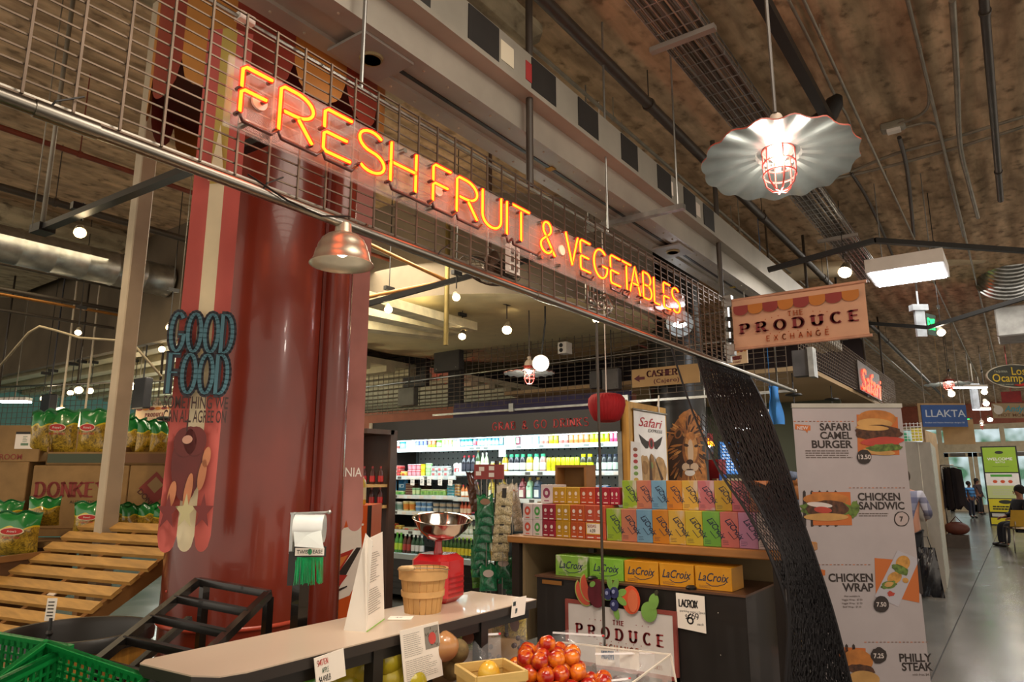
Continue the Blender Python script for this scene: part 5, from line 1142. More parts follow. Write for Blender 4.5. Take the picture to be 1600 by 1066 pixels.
# price sheet
a = at(1057, 926, Y=cY-.006); bq = at(1113, 927, Y=cY-.006); lo = at(1116, 976, Y=cY-.006); w_ = .17; x_ = a.x; h_ = .19
t = T('price_sheet', 'white hand lettered price sheet for water hung on the black cabinet', 'sign', (x_+w_/2, cY-.01, a.z-h_))
fr = (V((x_, cY-.014, a.z-h_)), ZX, ZZ); M().slab([(0, 0), (w_, -.012), (w_, h_-.004), (0, h_)], fr, .002).build('sheet', PAPER, t)
m = M(); m.stroke('LACROIX', w_*.1, h_*.62, h_*.2, fr, .003, 0, w=.18, sp=.16, sx=.62, jit=.03); m.stroke('6', w_*.38, h_*.16, h_*.28, fr, .003, 0, w=.16); m.stroke('69', w_*.53, h_*.3, h_*.16, fr, .003, 0, w=.16, sp=.12); m.stroke('$', w_*.3, h_*.28, h_*.13, fr, .003, 0, w=.12)
m.font('sparkling water 12pack', w_*.1, h_*.47, h_*.07, fr, .003, 0, 0, .3, sx=.9); m.font('each', w_*.7, h_*.14, h_*.08, fr, .003, 0, 0, .3)
m.build('handwriting', ink('#2a2626'), t)

# drink cartons
def carton_mat(a, b2, sc=5):
    m = mt(a, .42, noise=0, ns=sc, h2=b2, coat=.15)
    for n in m.node_tree.nodes:
        if n.type == 'TEX_NOISE': n.inputs['Distortion'].default_value = 1.2
        if n.type == 'MAP_RANGE': n.inputs[1].default_value = .5; n.inputs[2].default_value = .62
    return m
def scrib(m, fr, w_, h_, upright):
    if upright:     # brand mark set on its side slant
        m.font('LaCroix', w_*.25, h_*.76, h_*.19, fr, .0012, 0, .012, .35, rot=rad(-52), sx=.8); m.tube([fr[0]+fr[1]*(w_*x)+fr[2]*(h_*y)+fr[1].cross(fr[2])*.001 for x, y in ((.62, .78), (.85, .62), (.9, .3), (.72, .24), (.42, .44))], .0018, 4)
    else:
        m.font('LaCroix', w_*.5, h_*.38, h_*.37, fr, .0012, 0, .012, .35, align='C', sx=.82); m.tube([fr[0]+fr[1]*(w_*x)+fr[2]*(h_*y)+fr[1].cross(fr[2])*.001 for x, y in ((.3, .3), (.45, .18), (.62, .2), (.8, .3), (.84, .38))], .002, 4)
def carton(x0, y, z, w_, d_, h_, mats, label, group, style='up', name='drink_carton'):
    t = T(name, label, 'carton', (x0+w_/2, y+d_/2, z), group)
    M().bb(-w_/2+.0008, w_/2-.0008, -d_/2, d_/2, 0, h_, bev=.002).build('carton', mats[0], t, local=True)
    fr = (V((-w_/2, -d_/2, 0)), ZX, ZZ); m = M()
    if style in ('up', 'flat'): scrib(m, fr, w_, h_, style == 'up'); dashes(m, w_*.1, w_*.5, h_*.06, h_*.2, 3, fr, 0, .25, .001)
    elif style == 'cans':
        for i in range(2):
            x = w_*(.06+.46*i); m.rect(x, h_*.04, x+w_*.4, h_*.96, fr, .0012, 1); m.ell(x+w_*.2, h_*.62, w_*.1, h_*.12, fr, .002, 0, 16); m.rect(x+w_*.12, h_*.36, x+w_*.28, h_*.4, fr, .002, 0); m.rect(x+w_*.05, h_*.08, x+w_*.35, h_*.14, fr, .002, 0)
    else:
        m.ell(w_*.5, h_*.55, w_*.3, h_*.28, fr, .0012, 1, 22); m.ell(w_*.5, h_*.55, w_*.14, h_*.12, fr, .002, 0, 12); m.rect(w_*.3, h_*.1, w_*.7, h_*.16, fr, .0012, 1)
    m.build('print', mats[1:], t, local=True); return t
DK = ink('#23304a')
LC = {'lime': ('#8fae2c', '#cbbfb6'), 'peach': ('#c0785a', '#b86a62'), 'sky': ('#6e9ebe', '#7fb0cc'), 'orange': ('#c8801c', '#d08a24'), 'cream and amber': ('#d2a83c', '#cfc0b4'), 'rose and white': ('#c06a72', '#cdb9bc'), 'mustard': ('#c09a24', '#c8a83a'), 'pink': ('#bc6470', '#c07078'), 'yellow': ('#c8b02c', '#d0ba44'), 'bright green': ('#6aa83a', '#86b84a'), 'coral': ('#c86a62', '#c47a70'), 'mauve': ('#b47a9c', '#bd8aa8'), 'white and lilac': ('#c4b4b0', '#cfc3b8'), 'rust': ('#b06a3c', '#b8764a')}
ORD = ['first', 'second', 'third', 'fourth', 'fifth', 'sixth', 'seventh', 'eighth', 'ninth', 'tenth']
by = TY+.045; bz = TZ+.001; xa, xb = at(948, 846, Y=by).x, at(1216, 858, Y=by).x; bwid = (xb-xa)/10; bh = .2
for i, k_ in enumerate(['lime', 'peach', 'sky', 'orange', 'cream and amber', 'yellow', 'bright green', 'coral', 'mauve', 'white and lilac']):
    carton(xa+i*bwid, by, bz, bwid, .25, bh, [carton_mat(*LC[k_]), DK], f'{k_} upright water carton in the front row, {ORD[i]} from left', 'front row of water cartons')
ry = by+.1; xa2, xb2 = at(973, 800, Y=ry).x, at(1172, 806, Y=ry).x; bw2 = (xb2-xa2)/8
for i, k_ in enumerate(['lime', 'peach', 'sky', 'orange', 'cream and amber', 'rose and white', 'mustard', 'pink', 'rust']):
    carton(xa2+i*bw2, ry, bz+bh+.001, bw2, .25, .178, [carton_mat(*LC[k_], 6), DK], f'{k_} upright water carton in the raised back row, {ORD[i]} from left', 'back row of water cartons')
# row on the black cabinet
fy = cY+.05; xs = [(868, 918, 'lime and white', '#7fae3c', '#cfcabc'), (921, 975, 'bright green', '#7fb83a', '#8cc44a'), (976, 1030, 'amber', '#d0901c', '#d69a2a'), (1031, 1086, 'amber', '#d0901c', '#d69a2a'), (1087, 1146, 'amber', '#d0901c', '#d69a2a')]
for i, (p0_, p1_, nm, c1, c2) in enumerate(xs):
    a = at(p0_, 895+i*7, Y=fy).x; bq = at(p1_, 900+i*7, Y=fy).x
    lab = f'{nm} flat water carton on the black cabinet' if i < 2 else f'amber flat water carton on the black cabinet, {["left", "middle", "right"][i-2]} of the three'
    carton(a, fy, cz+.001, bq-a-.004, .2, .128, [carton_mat(c1, c2), DK], lab, 'flat water cartons on the cabinet', 'flat')
# soda cartons at the left of the table
sodas = []
WH = '#cfc4c4'
g2 = [(817, 832, WH, '#c8503c', 'logo', 'white carton with a red round mark, {} row, leftmost'), (832.5, 847, WH, '#4a9a4a', 'logo', 'white carton with a green round mark, {} row'), (847.5, 868, '#a01c34', '#8c1830', 'cans', 'crimson soda carton, {} row, left of the yellow ones'), (868.5, 891, '#c8961c', '#b0841c', 'cans', 'golden yellow soda carton, {} row, below the back yellow ones'), (891.5, 914, '#c05a24', '#b04a20', 'cans', 'burnt orange soda carton, {} row, beside the yellow ones'), (914.5, 947, '#c4583c', '#b84a30', 'cans', 'coral red soda carton, {} row, nearest the water cartons')]
sy = TY+.05; uz = .108
for lvl, nm in ((0, 'bottom'), (1, 'middle')):
    for i, (p0_, p1_, c1, c2, stl, lab) in enumerate(g2):
        a = at(p0_, 838, Y=sy).x; bq = at(p1_, 841, Y=sy).x
        carton(a, sy, bz+lvl*(uz+.001), bq-a, .19, uz, [mt(c1, .45, noise=.03), ink('#e4d6d0') if stl == 'cans' else mt(c1, .45, noise=.03), mt(c2, .5, noise=.02)], lab.format(nm), 'soda cartons on the table', stl)
y3 = sy+.11
for i, (p0_, p1_, c1, c2, lab) in enumerate([(864, 885, '#c49a20', '#b48a1c', 'golden soda carton on the top row, first from left'), (885.5, 906, '#c49a20', '#b48a1c', 'golden soda carton on the top row, second from left'), (906.5, 930, '#bc4a24', '#b0401c', 'orange red soda carton on the top row, third from left'), (930.5, 953, '#a82030', '#98182c', 'crimson soda carton on the top row, fourth from left'), (953.5, 968, '#b02044', '#a01838', 'magenta soda carton on the top row, rightmost')]):
    a = at(p0_, 790, Y=y3).x; bq = at(p1_, 791, Y=y3).x
    carton(a, y3, bz+2*uz+.003, bq-a, .19, .112, [mt(c1, .45, noise=.03), ink('#e0d0c4'), mt(c2, .5, noise=.02)], lab, 'soda cartons on the table', 'cans')
a = at(845, 790, Y=y3).x; bq = at(863.5, 790, Y=y3).x
carton(a, y3, bz+2*uz+.003, bq-a, .19, .128, [mt(WH, .5, noise=.02), mt(WH, .5, noise=.02), ink('#8a3a5a')], 'single white carton with a purple round mark on the top row', 'soda cartons on the table', 'logo')
m_ = at(905, 838, Y=sy-.002); t = T('price_card', 'small hand lettered yellow card on the bottom coral soda carton', 'sign', m_+V((0, 0, 0)))
fr = (at(916, 835, Y=sy-.002), ZX, ZZ); m = M(); m.slab([(0, 0), (.11, 0), (.11, .075), (0, .075)], fr, .001, 1); m.rect(.006, .006, .104, .069, fr, .0015, 0); m.stroke('SODAS', .012, .045, .018, fr, .003, 2, w=.14, sp=.2, sx=.9, jit=.03); m.stroke('4.09', .03, .014, .02, fr, .003, 3, w=.14, sp=.2, sx=.8, jit=.03); m.build('card', [PAPER, ink('#d8a82c'), ink('#a8302c'), ink('#2a2a2a')], t)
# wooden crate frame on top, standing on its own riser box behind the cartons
wx0, wx1 = at(876, 727, Y=TY+.5).x, at(924, 727, Y=TY+.5).x; wz0, wz1 = at(900, 763, Y=TY+.5).z, at(900, 727, Y=TY+.5).z
t = T('wooden_crate', 'shallow wooden crate standing on edge above the golden soda cartons', 'crate', ((wx0+wx1)/2, TY+.5, wz0-.1))
m = M(); e = .018; m.bb(wx0, wx0+e, TY+.42, TY+.56, wz0-.1, wz1); m.bb(wx1-e, wx1, TY+.42, TY+.56, wz0-.1, wz1); m.bb(wx0+e, wx1-e, TY+.42, TY+.56, wz1-e, wz1); m.bb(wx0+e, wx1-e, TY+.42, TY+.56, wz0-.1, wz0-.1+e); m.build('frame', mt('#8f6234', .6, noise=.08), t)
M().bb(wx0+e, wx1-e, TY+.53, TY+.55, wz0-.1+e, wz1-e).build('back_board', mt('#7c5a30', .7, noise=.06), t)
t = T('riser_box', 'plain brown riser box behind the soda cartons under the wooden crate', 'box', ((wx0+wx1)/2, TY+.48, TZ))
M().bb(wx0-.15, wx1+.1, TY+.4, TY+.6, TZ+.001, wz0-.101).build('carton', CARD, t)

# snack spinner
sp = at(776, 800, d=5.25); sx_, sy_ = sp.x, sp.y
t = T('snack_rack', 'tall wire snack rack with a red header beside the display table', 'rack', (sx_, sy_, 0))
M().tube([(sx_, sy_, .03), (sx_, sy_, 1.62)], .018, 10).build('pole', DSTEEL, t)
M().lathe([(.24, 0), (.24, .02), (.05, .04), (.02, .06)], (sx_, sy_, 0), 28).build('base', BLACK, t)
zh0, zh1 = at(780, 749, d=5.25).z, at(780, 726, d=5.25).z
u = V((.84, .54, 0)); fr = (V((sx_, sy_, zh0))-u*.12-V((u.y, -u.x, 0))*-.0+V((.03, -.12, 0)), u, ZZ); h_ = zh1-zh0
m = M(); m.slab([(0, 0), (.225, 0), (.225, h_), (0, h_)], fr, .012, 0)
for x, y in ((.012, .25), (.035, .55), (.11, .6), (.11, .15)): m.rect(x, h_*y, x+.04, h_*(y+.28), fr, .0135, 1)
m.build('header_card', [mt('#8c1f16', .3, noise=.03), WHITE_P], t)
m = M()
for a_ in range(6):
    c_, s_ = math.cos(a_*PI/3+.5), math.sin(a_*PI/3+.5); m.tube([(sx_+.12*c_, sy_+.12*s_, zh0), (sx_+.12*c_, sy_+.12*s_, .35)], .004, 5)
m.build('clip_strip', STEEL, t)
SB1 = bag_mat('#0f6a40', '#1c6a46', '#1a7a4a'); SB2 = bag_mat('#cfc8b4', '#c4b890', '#d8d0bc'); SB3 = bag_mat('#4a2018', '#5a3420', '#6a3020'); SB4 = bag_mat('#2f8a34', '#5f9a3c', '#3a9a40'); SB5 = bag_mat('#c9bfae', '#a89a86', '#b05a3c')
def snack(px, py, d, w_, h, rz, tilt, mat, label, group, seed, badge=None):
    p = at(px, py, d=d); o = T('snack_bag', label, 'bag', p, group, rz=rz); o.rotation_euler = (tilt, 0, rz)
    bag_mesh(w_, h, .05, seed).build('bag_film', mat, o, smooth=True, local=True)
    if badge: m = M(); fr = (V((0, -.03, 0)), ZX, ZZ); m.ell(0, h*.62, w_*.3, h*.14, fr, 0, 0, 18) if badge[0] == 'o' else m.rect(-w_*.12, h*.3, w_*.12, h*.75, fr, 0, 0); m.build('badge', ink(badge[1]), o, local=True)
POS = lambda i, n: f'{ORD[i]} from the top'
for i in range(8): snack(758+(i % 2)*3-i*1.5, 808+i*13.5, 5.1, .125, .17, rad(42), -.35, SB1, f'green snack bag in the left strip of the rack, {ORD[i]} from the top', 'green snack bags on the left strip', 60+i, ('o', '#8a6a54') if i in (0,) else None)
for i in range(7): snack(788-i*1.2, 790+i*14.5, 5.08, .13, .16, rad(30), -.3, SB2, f'cream crisp bag in the middle strip of the rack, {ORD[i]} from the top', 'cream crisp bags on the middle strip', 75+i, ('r', '#2a2826') if i in (0, 1, 3, 4, 5) else None)
for i in range(5): snack(806+i*1.5, 790+i*10, 5.3, .1, .17, rad(75), -.3, SB5, f'pale snack bag in the right hand strip of the rack, {ORD[i]} from the top', 'pale snack bags on the right strip', 85+i)
for i in range(4): snack(742+(i % 2)*2, 770+i*10, 5.4, .1, .17, rad(85), -.3, SB3, f'dark brown snack bag on the far left strip of the rack, {ORD[i]} from the top', 'brown snack bags on the far strip', 92+i)
for i in range(4): snack(747, 892+i*9, 5.2, .09, .13, rad(60), -.3, SB4, f'bright green snack bag low on the left of the rack, {ORD[i]} from the top', 'bright green snack bags low down', 97+i)
for i in range(4): snack(786+i*6, 905+i*8, 5.05, .14, .17, rad(20), -.3, SB1, f'green snack bag low in the middle of the rack, {ORD[i]} from the top', 'green snack bags low down', 102+i, ('o', '#a89a90') if i == 0 else None)
snack(763, 924, 5.0, .13, .19, rad(40), -.3, SB1, 'green snack bag with a pale oval badge lowest on the left strip', 'green snack bags low down', 110, ('o', '#b8aaa0'))
snack(812, 875, 5.05, .09, .13, rad(40), -.2, SB3, 'single brown snack bag under the cream crisp bags', 'brown snack bags low down', 111)

# ------------------------------------------------------------ grab and go cooler
QY = 6.4; qx0, qx1 = at(581, 664, Y=QY).x, at(968, 628, Y=QY).x
QZ = 2.2; zhb = at(585, 690, Y=QY).z
t = T('drinks_cooler', 'long open refrigerated case lettered GRAB and GO DRINKS full of bottles', 'cooler', ((qx0+qx1)/2, QY+.45, 0))
CK = mt('#1f1b19', .35, noise=.05, coat=.1); CW = mt('#9aa6a8', .4, noise=.02)
M().bb(qx0, qx1, QY, QY+.12, zhb, QZ).build('header', CK, t)
hm = M(); hm.stroke('GRAB & GO DRINKS', at(770, 668, Y=QY).x, at(800, 671, Y=QY).z, .085, (V((0, QY, 0)), ZX, ZZ), .003, 0, w=.17, wt=.1, serif=.34, sp=.42, sx=.98); hm.build('lettering', mt('#b0383c', .5), t)
PEG = bpy.data.materials.new('pegboard'); PEG.use_nodes = True; nt = PEG.node_tree; bs = nt.nodes['Principled BSDF']; bs.inputs['Roughness'].default_value = .5
tc = nt.nodes.new('ShaderNodeTexCoord'); vm = nt.nodes.new('ShaderNodeVectorMath'); vm.operation = 'SCALE'; vm.inputs[3].default_value = 1/.085; nt.links.new(tc.outputs['Object'], vm.inputs[0])
fc = nt.nodes.new('ShaderNodeVectorMath'); fc.operation = 'FRACTION'; nt.links.new(vm.outputs[0], fc.inputs[0]); sb = nt.nodes.new('ShaderNodeVectorMath'); sb.operation = 'SUBTRACT'; sb.inputs[1].default_value = (.5, .5, .5); nt.links.new(fc.outputs[0], sb.inputs[0])
ml = nt.nodes.new('ShaderNodeVectorMath'); ml.operation = 'MULTIPLY'; ml.inputs[1].default_value = (1, 0, 1); nt.links.new(sb.outputs[0], ml.inputs[0]); ln = nt.nodes.new('ShaderNodeVectorMath'); ln.operation = 'LENGTH'; nt.links.new(ml.outputs[0], ln.inputs[0])
gt = nt.nodes.new('ShaderNodeMath'); gt.operation = 'GREATER_THAN'; gt.inputs[1].default_value = .13; nt.links.new(ln.outputs[1], gt.inputs[0]); mx = nt.nodes.new('ShaderNodeMix'); mx.data_type = 'RGBA'; mx.inputs[6].default_value = (.02, .025, .03, 1); mx.inputs[7].default_value = (.42, .48, .5, 1); nt.links.new(gt.outputs[0], mx.inputs[0]); nt.links.new(mx.outputs[2], bs.inputs['Base Color'])
M().bb(qx0+.05, qx1-.05, QY+.86, QY+.88, .45, QZ-.1).build('pegboard_back', PEG, t)
m = M(); m.bb(qx0, qx1, QY+.88, QY+.95, 0, QZ); m.bb(qx0, qx1, QY+.12, QY+.95, QZ-.08, QZ); m.build('shell', CK, t)
M().bb(qx0-.02, qx0+.04, QY+.02, QY+.95, 0, QZ-.02).build('side_panel', mt('#3a322c', .5), t); M().bb(qx1-.05, qx1, QY+.02, QY+.95, 0, QZ-.02).build('side_panel', mt('#8a8c8a', .4, .4), t)
M().bb(qx0-.03, qx0+.02, QY-.02, QY+.03, zhb+.02, QZ-.0).build('corner_cap', mt('#b8ae9c', .5), t)
M().bb(at(632, 740, Y=QY+.8).x, at(648, 740, Y=QY+.8).x, QY+.82, QY+.86, .5, QZ-.1).build('upright', mt('#8f9a9c', .4, .3), t)
zdk = at(650, 866, Y=QY+.08).z
m = M(); m.bb(qx0, qx1, QY+.0, QY+.9, .08, zdk-.06); m.build('base', CK, t); m = M()
for i in range(4): m.bb(qx0+.1, qx1-.1, QY-.004, QY+.0, .14+.07*i, .165+.07*i)
m.build('grille', BLACK, t)
M().bb(qx0+.03, qx1-.03, QY-.01, QY+.86, zdk-.06, zdk).build('deck', CW, t)
M().bb(qx0+.06, qx1-.06, QY+.13, QY+.2, zhb+.0, zhb+.03).build('light_strip', mt('#e4fbff', es=14), t)
xm = at(716, 740, Y=QY+.3).x
SH = {}
def shelf(nm, x0, x1, py, px, yf, depth):
    z = at(px, py, Y=yf).z
    s_ = M(); s_.bb(x0, x1, yf, yf+depth, z-.02, z); s_.build('shelf', CW, t)
    e_ = M(); e_.bb(x0, x1, yf-.012, yf, z-.045, z+.004); o_ = e_.build('price_rail', mt('#d8e2e2', .4), t)
    pm_ = M()
    x = x0+.08
    while x < x1-.1: pm_.bb(x, x+.07, yf-.0135, yf-.012, z-.038, z-.006, random.choice([0, 0, 1])); x += random.uniform(.1, .25)
    pm_.build('price_tickets', [WHITE_P, ink('#5a5a56')], o_, kind='stuff')
    SH[nm] = (z, yf)
xl, xr = qx0+.05, qx1-.05
shelf('1', xl, xr, 701, 650, QY+.3, .56)
shelf('2L', xl, xm, 744, 650, QY+.26, .6); shelf('2R', xm, xr, 737, 800, QY+.26, .6)
shelf('3L', xl, xm, 774, 650, QY+.22, .64); shelf('3R', xm, xr, 778, 740, QY+.22, .64)
shelf('4L', xl, xm, 799, 640, QY+.18, .68); shelf('4R', xm, xr, 806, 740, QY+.18, .68)
shelf('5L', xl, xm, 828, 620, QY+.15, .7); shelf('5R', xm, xr, 837, 740, QY+.15, .7)
SH['6'] = (zdk, QY+.03)
lamp('AREA', ((qx0+qx1)/2, QY+.1, zhb-.02), 11, COOL, qx1-qx0-.2, ((qx0+qx1)/2, QY+.55, .7), sy=.1)
lamp('AREA', ((qx0+qx1)/2, QY+.02, zhb-.03), 3, COOL, qx1-qx0-.2, ((qx0+qx1)/2, QY+.9, 1.7), sy=.08)
BOT = lambda r, h: [(r*.9, 0), (r, .006), (r, h*.55), (r*.85, h*.66), (r*.4, h*.8), (r*.36, h*.9)]
def prod(kind, r, h, cols):
    key = ('prod', kind, round(r, 3), round(h, 3), tuple(cols))
    if key in _mc: return _mc[key]
    c = [mt(x, .3, noise=0, coat=.2) for x in cols]; m = M()
    if kind == 'can': m.lathe([(r*.85, 0), (r, .006), (r, h*.93), (r*.8, h*.98), (r*.8, h)], n=16); m.lathe([(r*1.005, h*.3), (r*1.01, h*.31), (r*1.01, h*.66), (r*1.005, h*.67)], n=16, mi=1, caps=False); m.lathe([(r*.8, h*.985), (r*.78, h)], n=12, mi=2)
    elif kind == 'bottle': m.lathe(BOT(r, h), n=16); m.lathe([(r*1.01, h*.14), (r*1.015, h*.15), (r*1.015, h*.46), (r*1.01, h*.47)], n=16, mi=1, caps=False); m.lathe([(r*.42, h*.88), (r*.42, h), (.001, h)], n=12, mi=2)
    elif kind == 'jar': m.lathe([(r*.9, 0), (r, .01), (r, h*.62), (r*.75, h*.78), (r*.62, h*.84)], n=16); m.lathe([(r*1.01, h*.1), (r*1.02, h*.11), (r*1.02, h*.5), (r*1.01, h*.51)], n=16, mi=1, caps=False); m.lathe([(r*.68, h*.84), (r*.68, h), (.001, h)], n=14, mi=2)
    elif kind == 'jug': m.bb(-r, r, -r*.8, r*.8, 0, h*.62, 0, bev=r*.3); m.lathe([(r*.98, h*.6), (r*.8, h*.75), (r*.35, h*.88)], n=12); m.tube([(r*.5, -.0, h*.82), (r*.95, 0, h*.78), (r*.98, 0, h*.6)], r*.14, 6); m.bb(-r*.6, r*.6, -r*.83, -r*.8, h*.08, h*.42, 1); m.lathe([(r*.4, h*.88), (r*.4, h), (.001, h)], n=10, mi=2)
    elif kind == 'carton': m.bb(-r, r, -r, r, 0, h*.96, 0, bev=.003); m.bb(-r*.7, r*.7, -r*1.03, -r, h*.2, h*.62, 1); m.bb(-r*.9, r*.9, -r*.3, r*.3, h*.96, h, 2)
    elif kind == 'tub': m.lathe([(r*.82, 0), (r, h*.86), (r*1.04, h*.86), (r*1.04, h), (.001, h)], n=18); m.lathe([(r*.89, h*.15), (r*.985, h*.7)], n=18, mi=1, caps=False); m.lathe([(r*1.045, h*.87), (r*1.045, h), (.001, h+.001)], n=18, mi=2)
    elif kind == 'tray': m.bb(-r, r, -r*.8, r*.8, 0, h*.75, 0, bev=.006); m.bb(-r*.94, r*.94, -r*.75, r*.75, h*.75, h, 1, bev=.006); m.bb(-r*.4, r*.4, -r*.82, -r*.8, h*.1, h*.6, 2)
    elif kind == 'pouch': m = bag_mesh(r*2, h, r*.7, 5); m.rect(-r*.5, h*.3, r*.5, h*.6, (V((0, -r*.36, 0)), ZX, ZZ), 0, 1)
    o = m.build('product', c, smooth=True, local=True, auto=45); me = o.data; bpy.data.objects.remove(o); _mc[key] = me; return me
NM = {'can': 'drink_can', 'bottle': 'drink_bottle', 'jar': 'juice_jar', 'jug': 'juice_jug', 'carton': 'drink_box', 'tub': 'food_tub', 'tray': 'food_tray', 'pouch': 'food_pouch'}
def row(sh, kind, px0, px1, n, h, cols, desc, yo=.05, zo=0, stack=1, squeeze=.47):
    z, yf = SH[sh]; y = yf+yo; a = at(px0, 740, Y=y).x; bq = at(px1, 740, Y=y).x; st_ = (bq-a)/n; r = st_*squeeze
    me = prod(kind, r, h, cols)
    for i in range(n):
        for s_ in range(stack):
            o = bpy.data.objects.new(NM[kind], me); C.objects.link(o); o.location = (a+st_*(i+.5), y+r, z+zo+s_*(h+.001)+.0005); o.rotation_euler[2] = 0
            k_ = n*stack
            tag(o, desc if k_ == 1 else desc+', one of '+str(k_), NM[kind].split('_')[1], desc+' row' if k_ > 1 else None)
h1 = .145
top = [('can', 611, 620, 1, ('#b8402c', '#d8d0c8', '#d8d8d8'), 'red drink can leftmost on the top cooler shelf'), ('jar', 621, 630, 1, ('#3aa0b0', '#8ad0d8', '#2a8a98'), 'teal jar near the left of the top cooler shelf'), ('can', 631, 646, 2, ('#b8c8b8', '#e0e4d8', '#a8a898'), 'pale tin on the top cooler shelf'), ('can', 647, 665, 3, ('#c8d0e0', '#5a6ab0', '#d0d0d0'), 'white and blue can on the top cooler shelf'), ('can', 666, 678, 2, ('#9cc03c', '#c86a3c', '#d0d0d0'), 'lime and red can on the top cooler shelf'), ('bottle', 679, 687, 1, ('#6ab040', '#b8d8a0', '#e0e8d0'), 'green labelled bottle on the top cooler shelf'), ('can', 688, 704, 3, ('#b8cc9c', '#d8e07a', '#e8ecd8'), 'pale lime can on the top cooler shelf'), ('bottle', 705, 717, 2, ('#a8b0d0', '#c8c0e0', '#8a70b0'), 'lilac bottle on the top cooler shelf'), ('bottle', 718, 736, 3, ('#3a9c9c', '#c0e8e0', '#2a8a80'), 'teal bottle on the top cooler shelf'), ('bottle', 737, 743, 1, ('#7aa0c0', '#c03a4c', '#a02a3a'), 'red labelled bottle on the top cooler shelf'), ('bottle', 744, 766, 4, ('#6ab0d0', '#d0e0c0', '#d8b82c'), 'yellow capped blue bottle on the top cooler shelf'), ('bottle', 767, 778, 2, ('#5aa0d0', '#a8d8e8', '#c8b84c'), 'slim blue bottle on the top cooler shelf'),
 ('carton', 779.5, 786, 1, ('#2f5a66', '#d8e8e0', '#20404a'), 'dark teal box drink on the top cooler shelf'), ('carton', 787, 805, 3, ('#a0c8a8', '#e0f0e0', '#90b89a'), 'mint box drink on the top cooler shelf'), ('carton', 806, 812, 1, ('#7a3040', '#e0d0d0', '#5a2030'), 'maroon box drink on the top cooler shelf'), ('carton', 813, 841, 3, ('#9ad0dc', '#c0e8ee', '#8ac0cc'), 'pale blue box drink on the top cooler shelf'), ('can', 842, 856, 2, ('#c87a70', '#e8c8c0', '#d8d0c8'), 'rose can left of the yellow pair on the top cooler shelf'), ('can', 857, 871, 2, ('#c8d01c', '#a8a81c', '#d8d0c8'), 'yellow can pair on the top cooler shelf'), ('can', 872, 887, 2, ('#c07068', '#e8c8c0', '#d8d0c8'), 'rose can right of the yellow pair on the top cooler shelf'), ('can', 888, 920, 4, ('#d8743c', '#e09a60', '#d8d0c8'), 'orange can on the top cooler shelf'), ('can', 921, 952, 4, ('#c4d80c', '#a8bc10', '#d8d8c0'), 'lime yellow can on the top cooler shelf'), ('can', 953, 966, 2, ('#d8406a', '#e07090', '#e0c8d0'), 'pink can rightmost on the top cooler shelf')]
for kd, a, bq, n, cl, ds in top: row('1', kd, a, bq, n, h1, cl, ds)
row('2L', 'tray', 586, 596, 1, .05, ('#c8b43c', '#d8d0a0', '#a08030'), 'yellow food tray at the left of the second cooler shelf', stack=2)
row('2L', 'tray', 597, 609, 1, .045, ('#b83a38', '#d8a0a0', '#e0d0c8'), 'red topped tray, left stack on the second cooler shelf', stack=3)
row('2L', 'tray', 610, 623, 1, .045, ('#b83a38', '#d0908c', '#e0d0c8'), 'red topped tray, right stack on the second cooler shelf', stack=3)
row('2L', 'tray', 624, 634, 1, .06, ('#d0a03c', '#d8c890', '#b84a30'), 'golden tray beside the red stacks on the second cooler shelf')
row('2L', 'tub', 635, 655, 3, .075, ('#d05a6a', '#e09aa4', '#e8d0d4'), 'pink tub on the second cooler shelf', stack=2)
row('2L', 'tub', 655.5, 662, 1, .075, ('#d8b80c', '#e8d040', '#d8b80c'), 'yellow tub on the second cooler shelf', stack=2)
row('2L', 'tub', 662.5, 671, 1, .08, ('#8ac070', '#b0d89a', '#c8e0b8'), 'light green tub on the second cooler shelf', stack=2)
row('2L', 'tray', 671.5, 700, 3, .06, ('#a8a8a0', '#c0c8c8', '#b05a5a'), 'clear salad box on the second cooler shelf', stack=2)
row('2L', 'pouch', 702, 717, 1, .16, ('#e0dcd8', '#b83a3c', '#e0dcd8'), 'white pouch with red print on the second cooler shelf')
row('2R', 'bottle', 719, 741, 3, .2, ('#1d1c24', '#3a3a44', '#b02a34'), 'black bottle with a red cap on the raised second shelf')
row('2R', 'bottle', 741.5, 748, 1, .27, ('#2c4a24', '#c8c8a0', '#c8b870'), 'tall green bottle on the raised second shelf')
row('2R', 'bottle', 749, 761, 2, .23, ('#a8b890', '#e0e4d0', '#e0e0d8'), 'pale tall bottle on the raised second shelf')
row('2R', 'jar', 763, 781, 2, .12, ('#c8a820', '#d8c050', '#9a9a94'), 'yellow relish jar on the raised second shelf')
row('2R', 'jar', 782, 791, 1, .2, ('#c8a01c', '#e0d8a8', '#4a9a70'), 'yellow juice jar left of the dark ones on the second shelf')
row('2R', 'jar', 792, 819, 3, .2, ('#20222a', '#d8dcd0', '#3a9a74'), 'dark juice jar with a green lid on the second shelf')
row('2R', 'jar', 820, 830, 1, .2, ('#d8b81c', '#e0c8a0', '#3a9a74'), 'bright yellow juice jar right of the dark ones on the second shelf')
row('2R', 'jar', 831, 840.5, 1, .2, ('#a8bca0', '#d8dcb0', '#3a9a74'), 'pale juice jar on the second shelf'); row('2R', 'jar', 841, 851, 1, .2, ('#a07a74', '#e0d0d0', '#3a9a74'), 'rosy juice jar on the second shelf')
row('2R', 'can', 852, 875, 3, .155, ('#d0c810', '#b8b010', '#c89a60'), 'yellow tall can on the second cooler shelf'); row('2R', 'can', 875.5, 904, 4, .155, ('#b4cc1c', '#d0d820', '#c8c8a0'), 'green yellow tall can on the second cooler shelf')
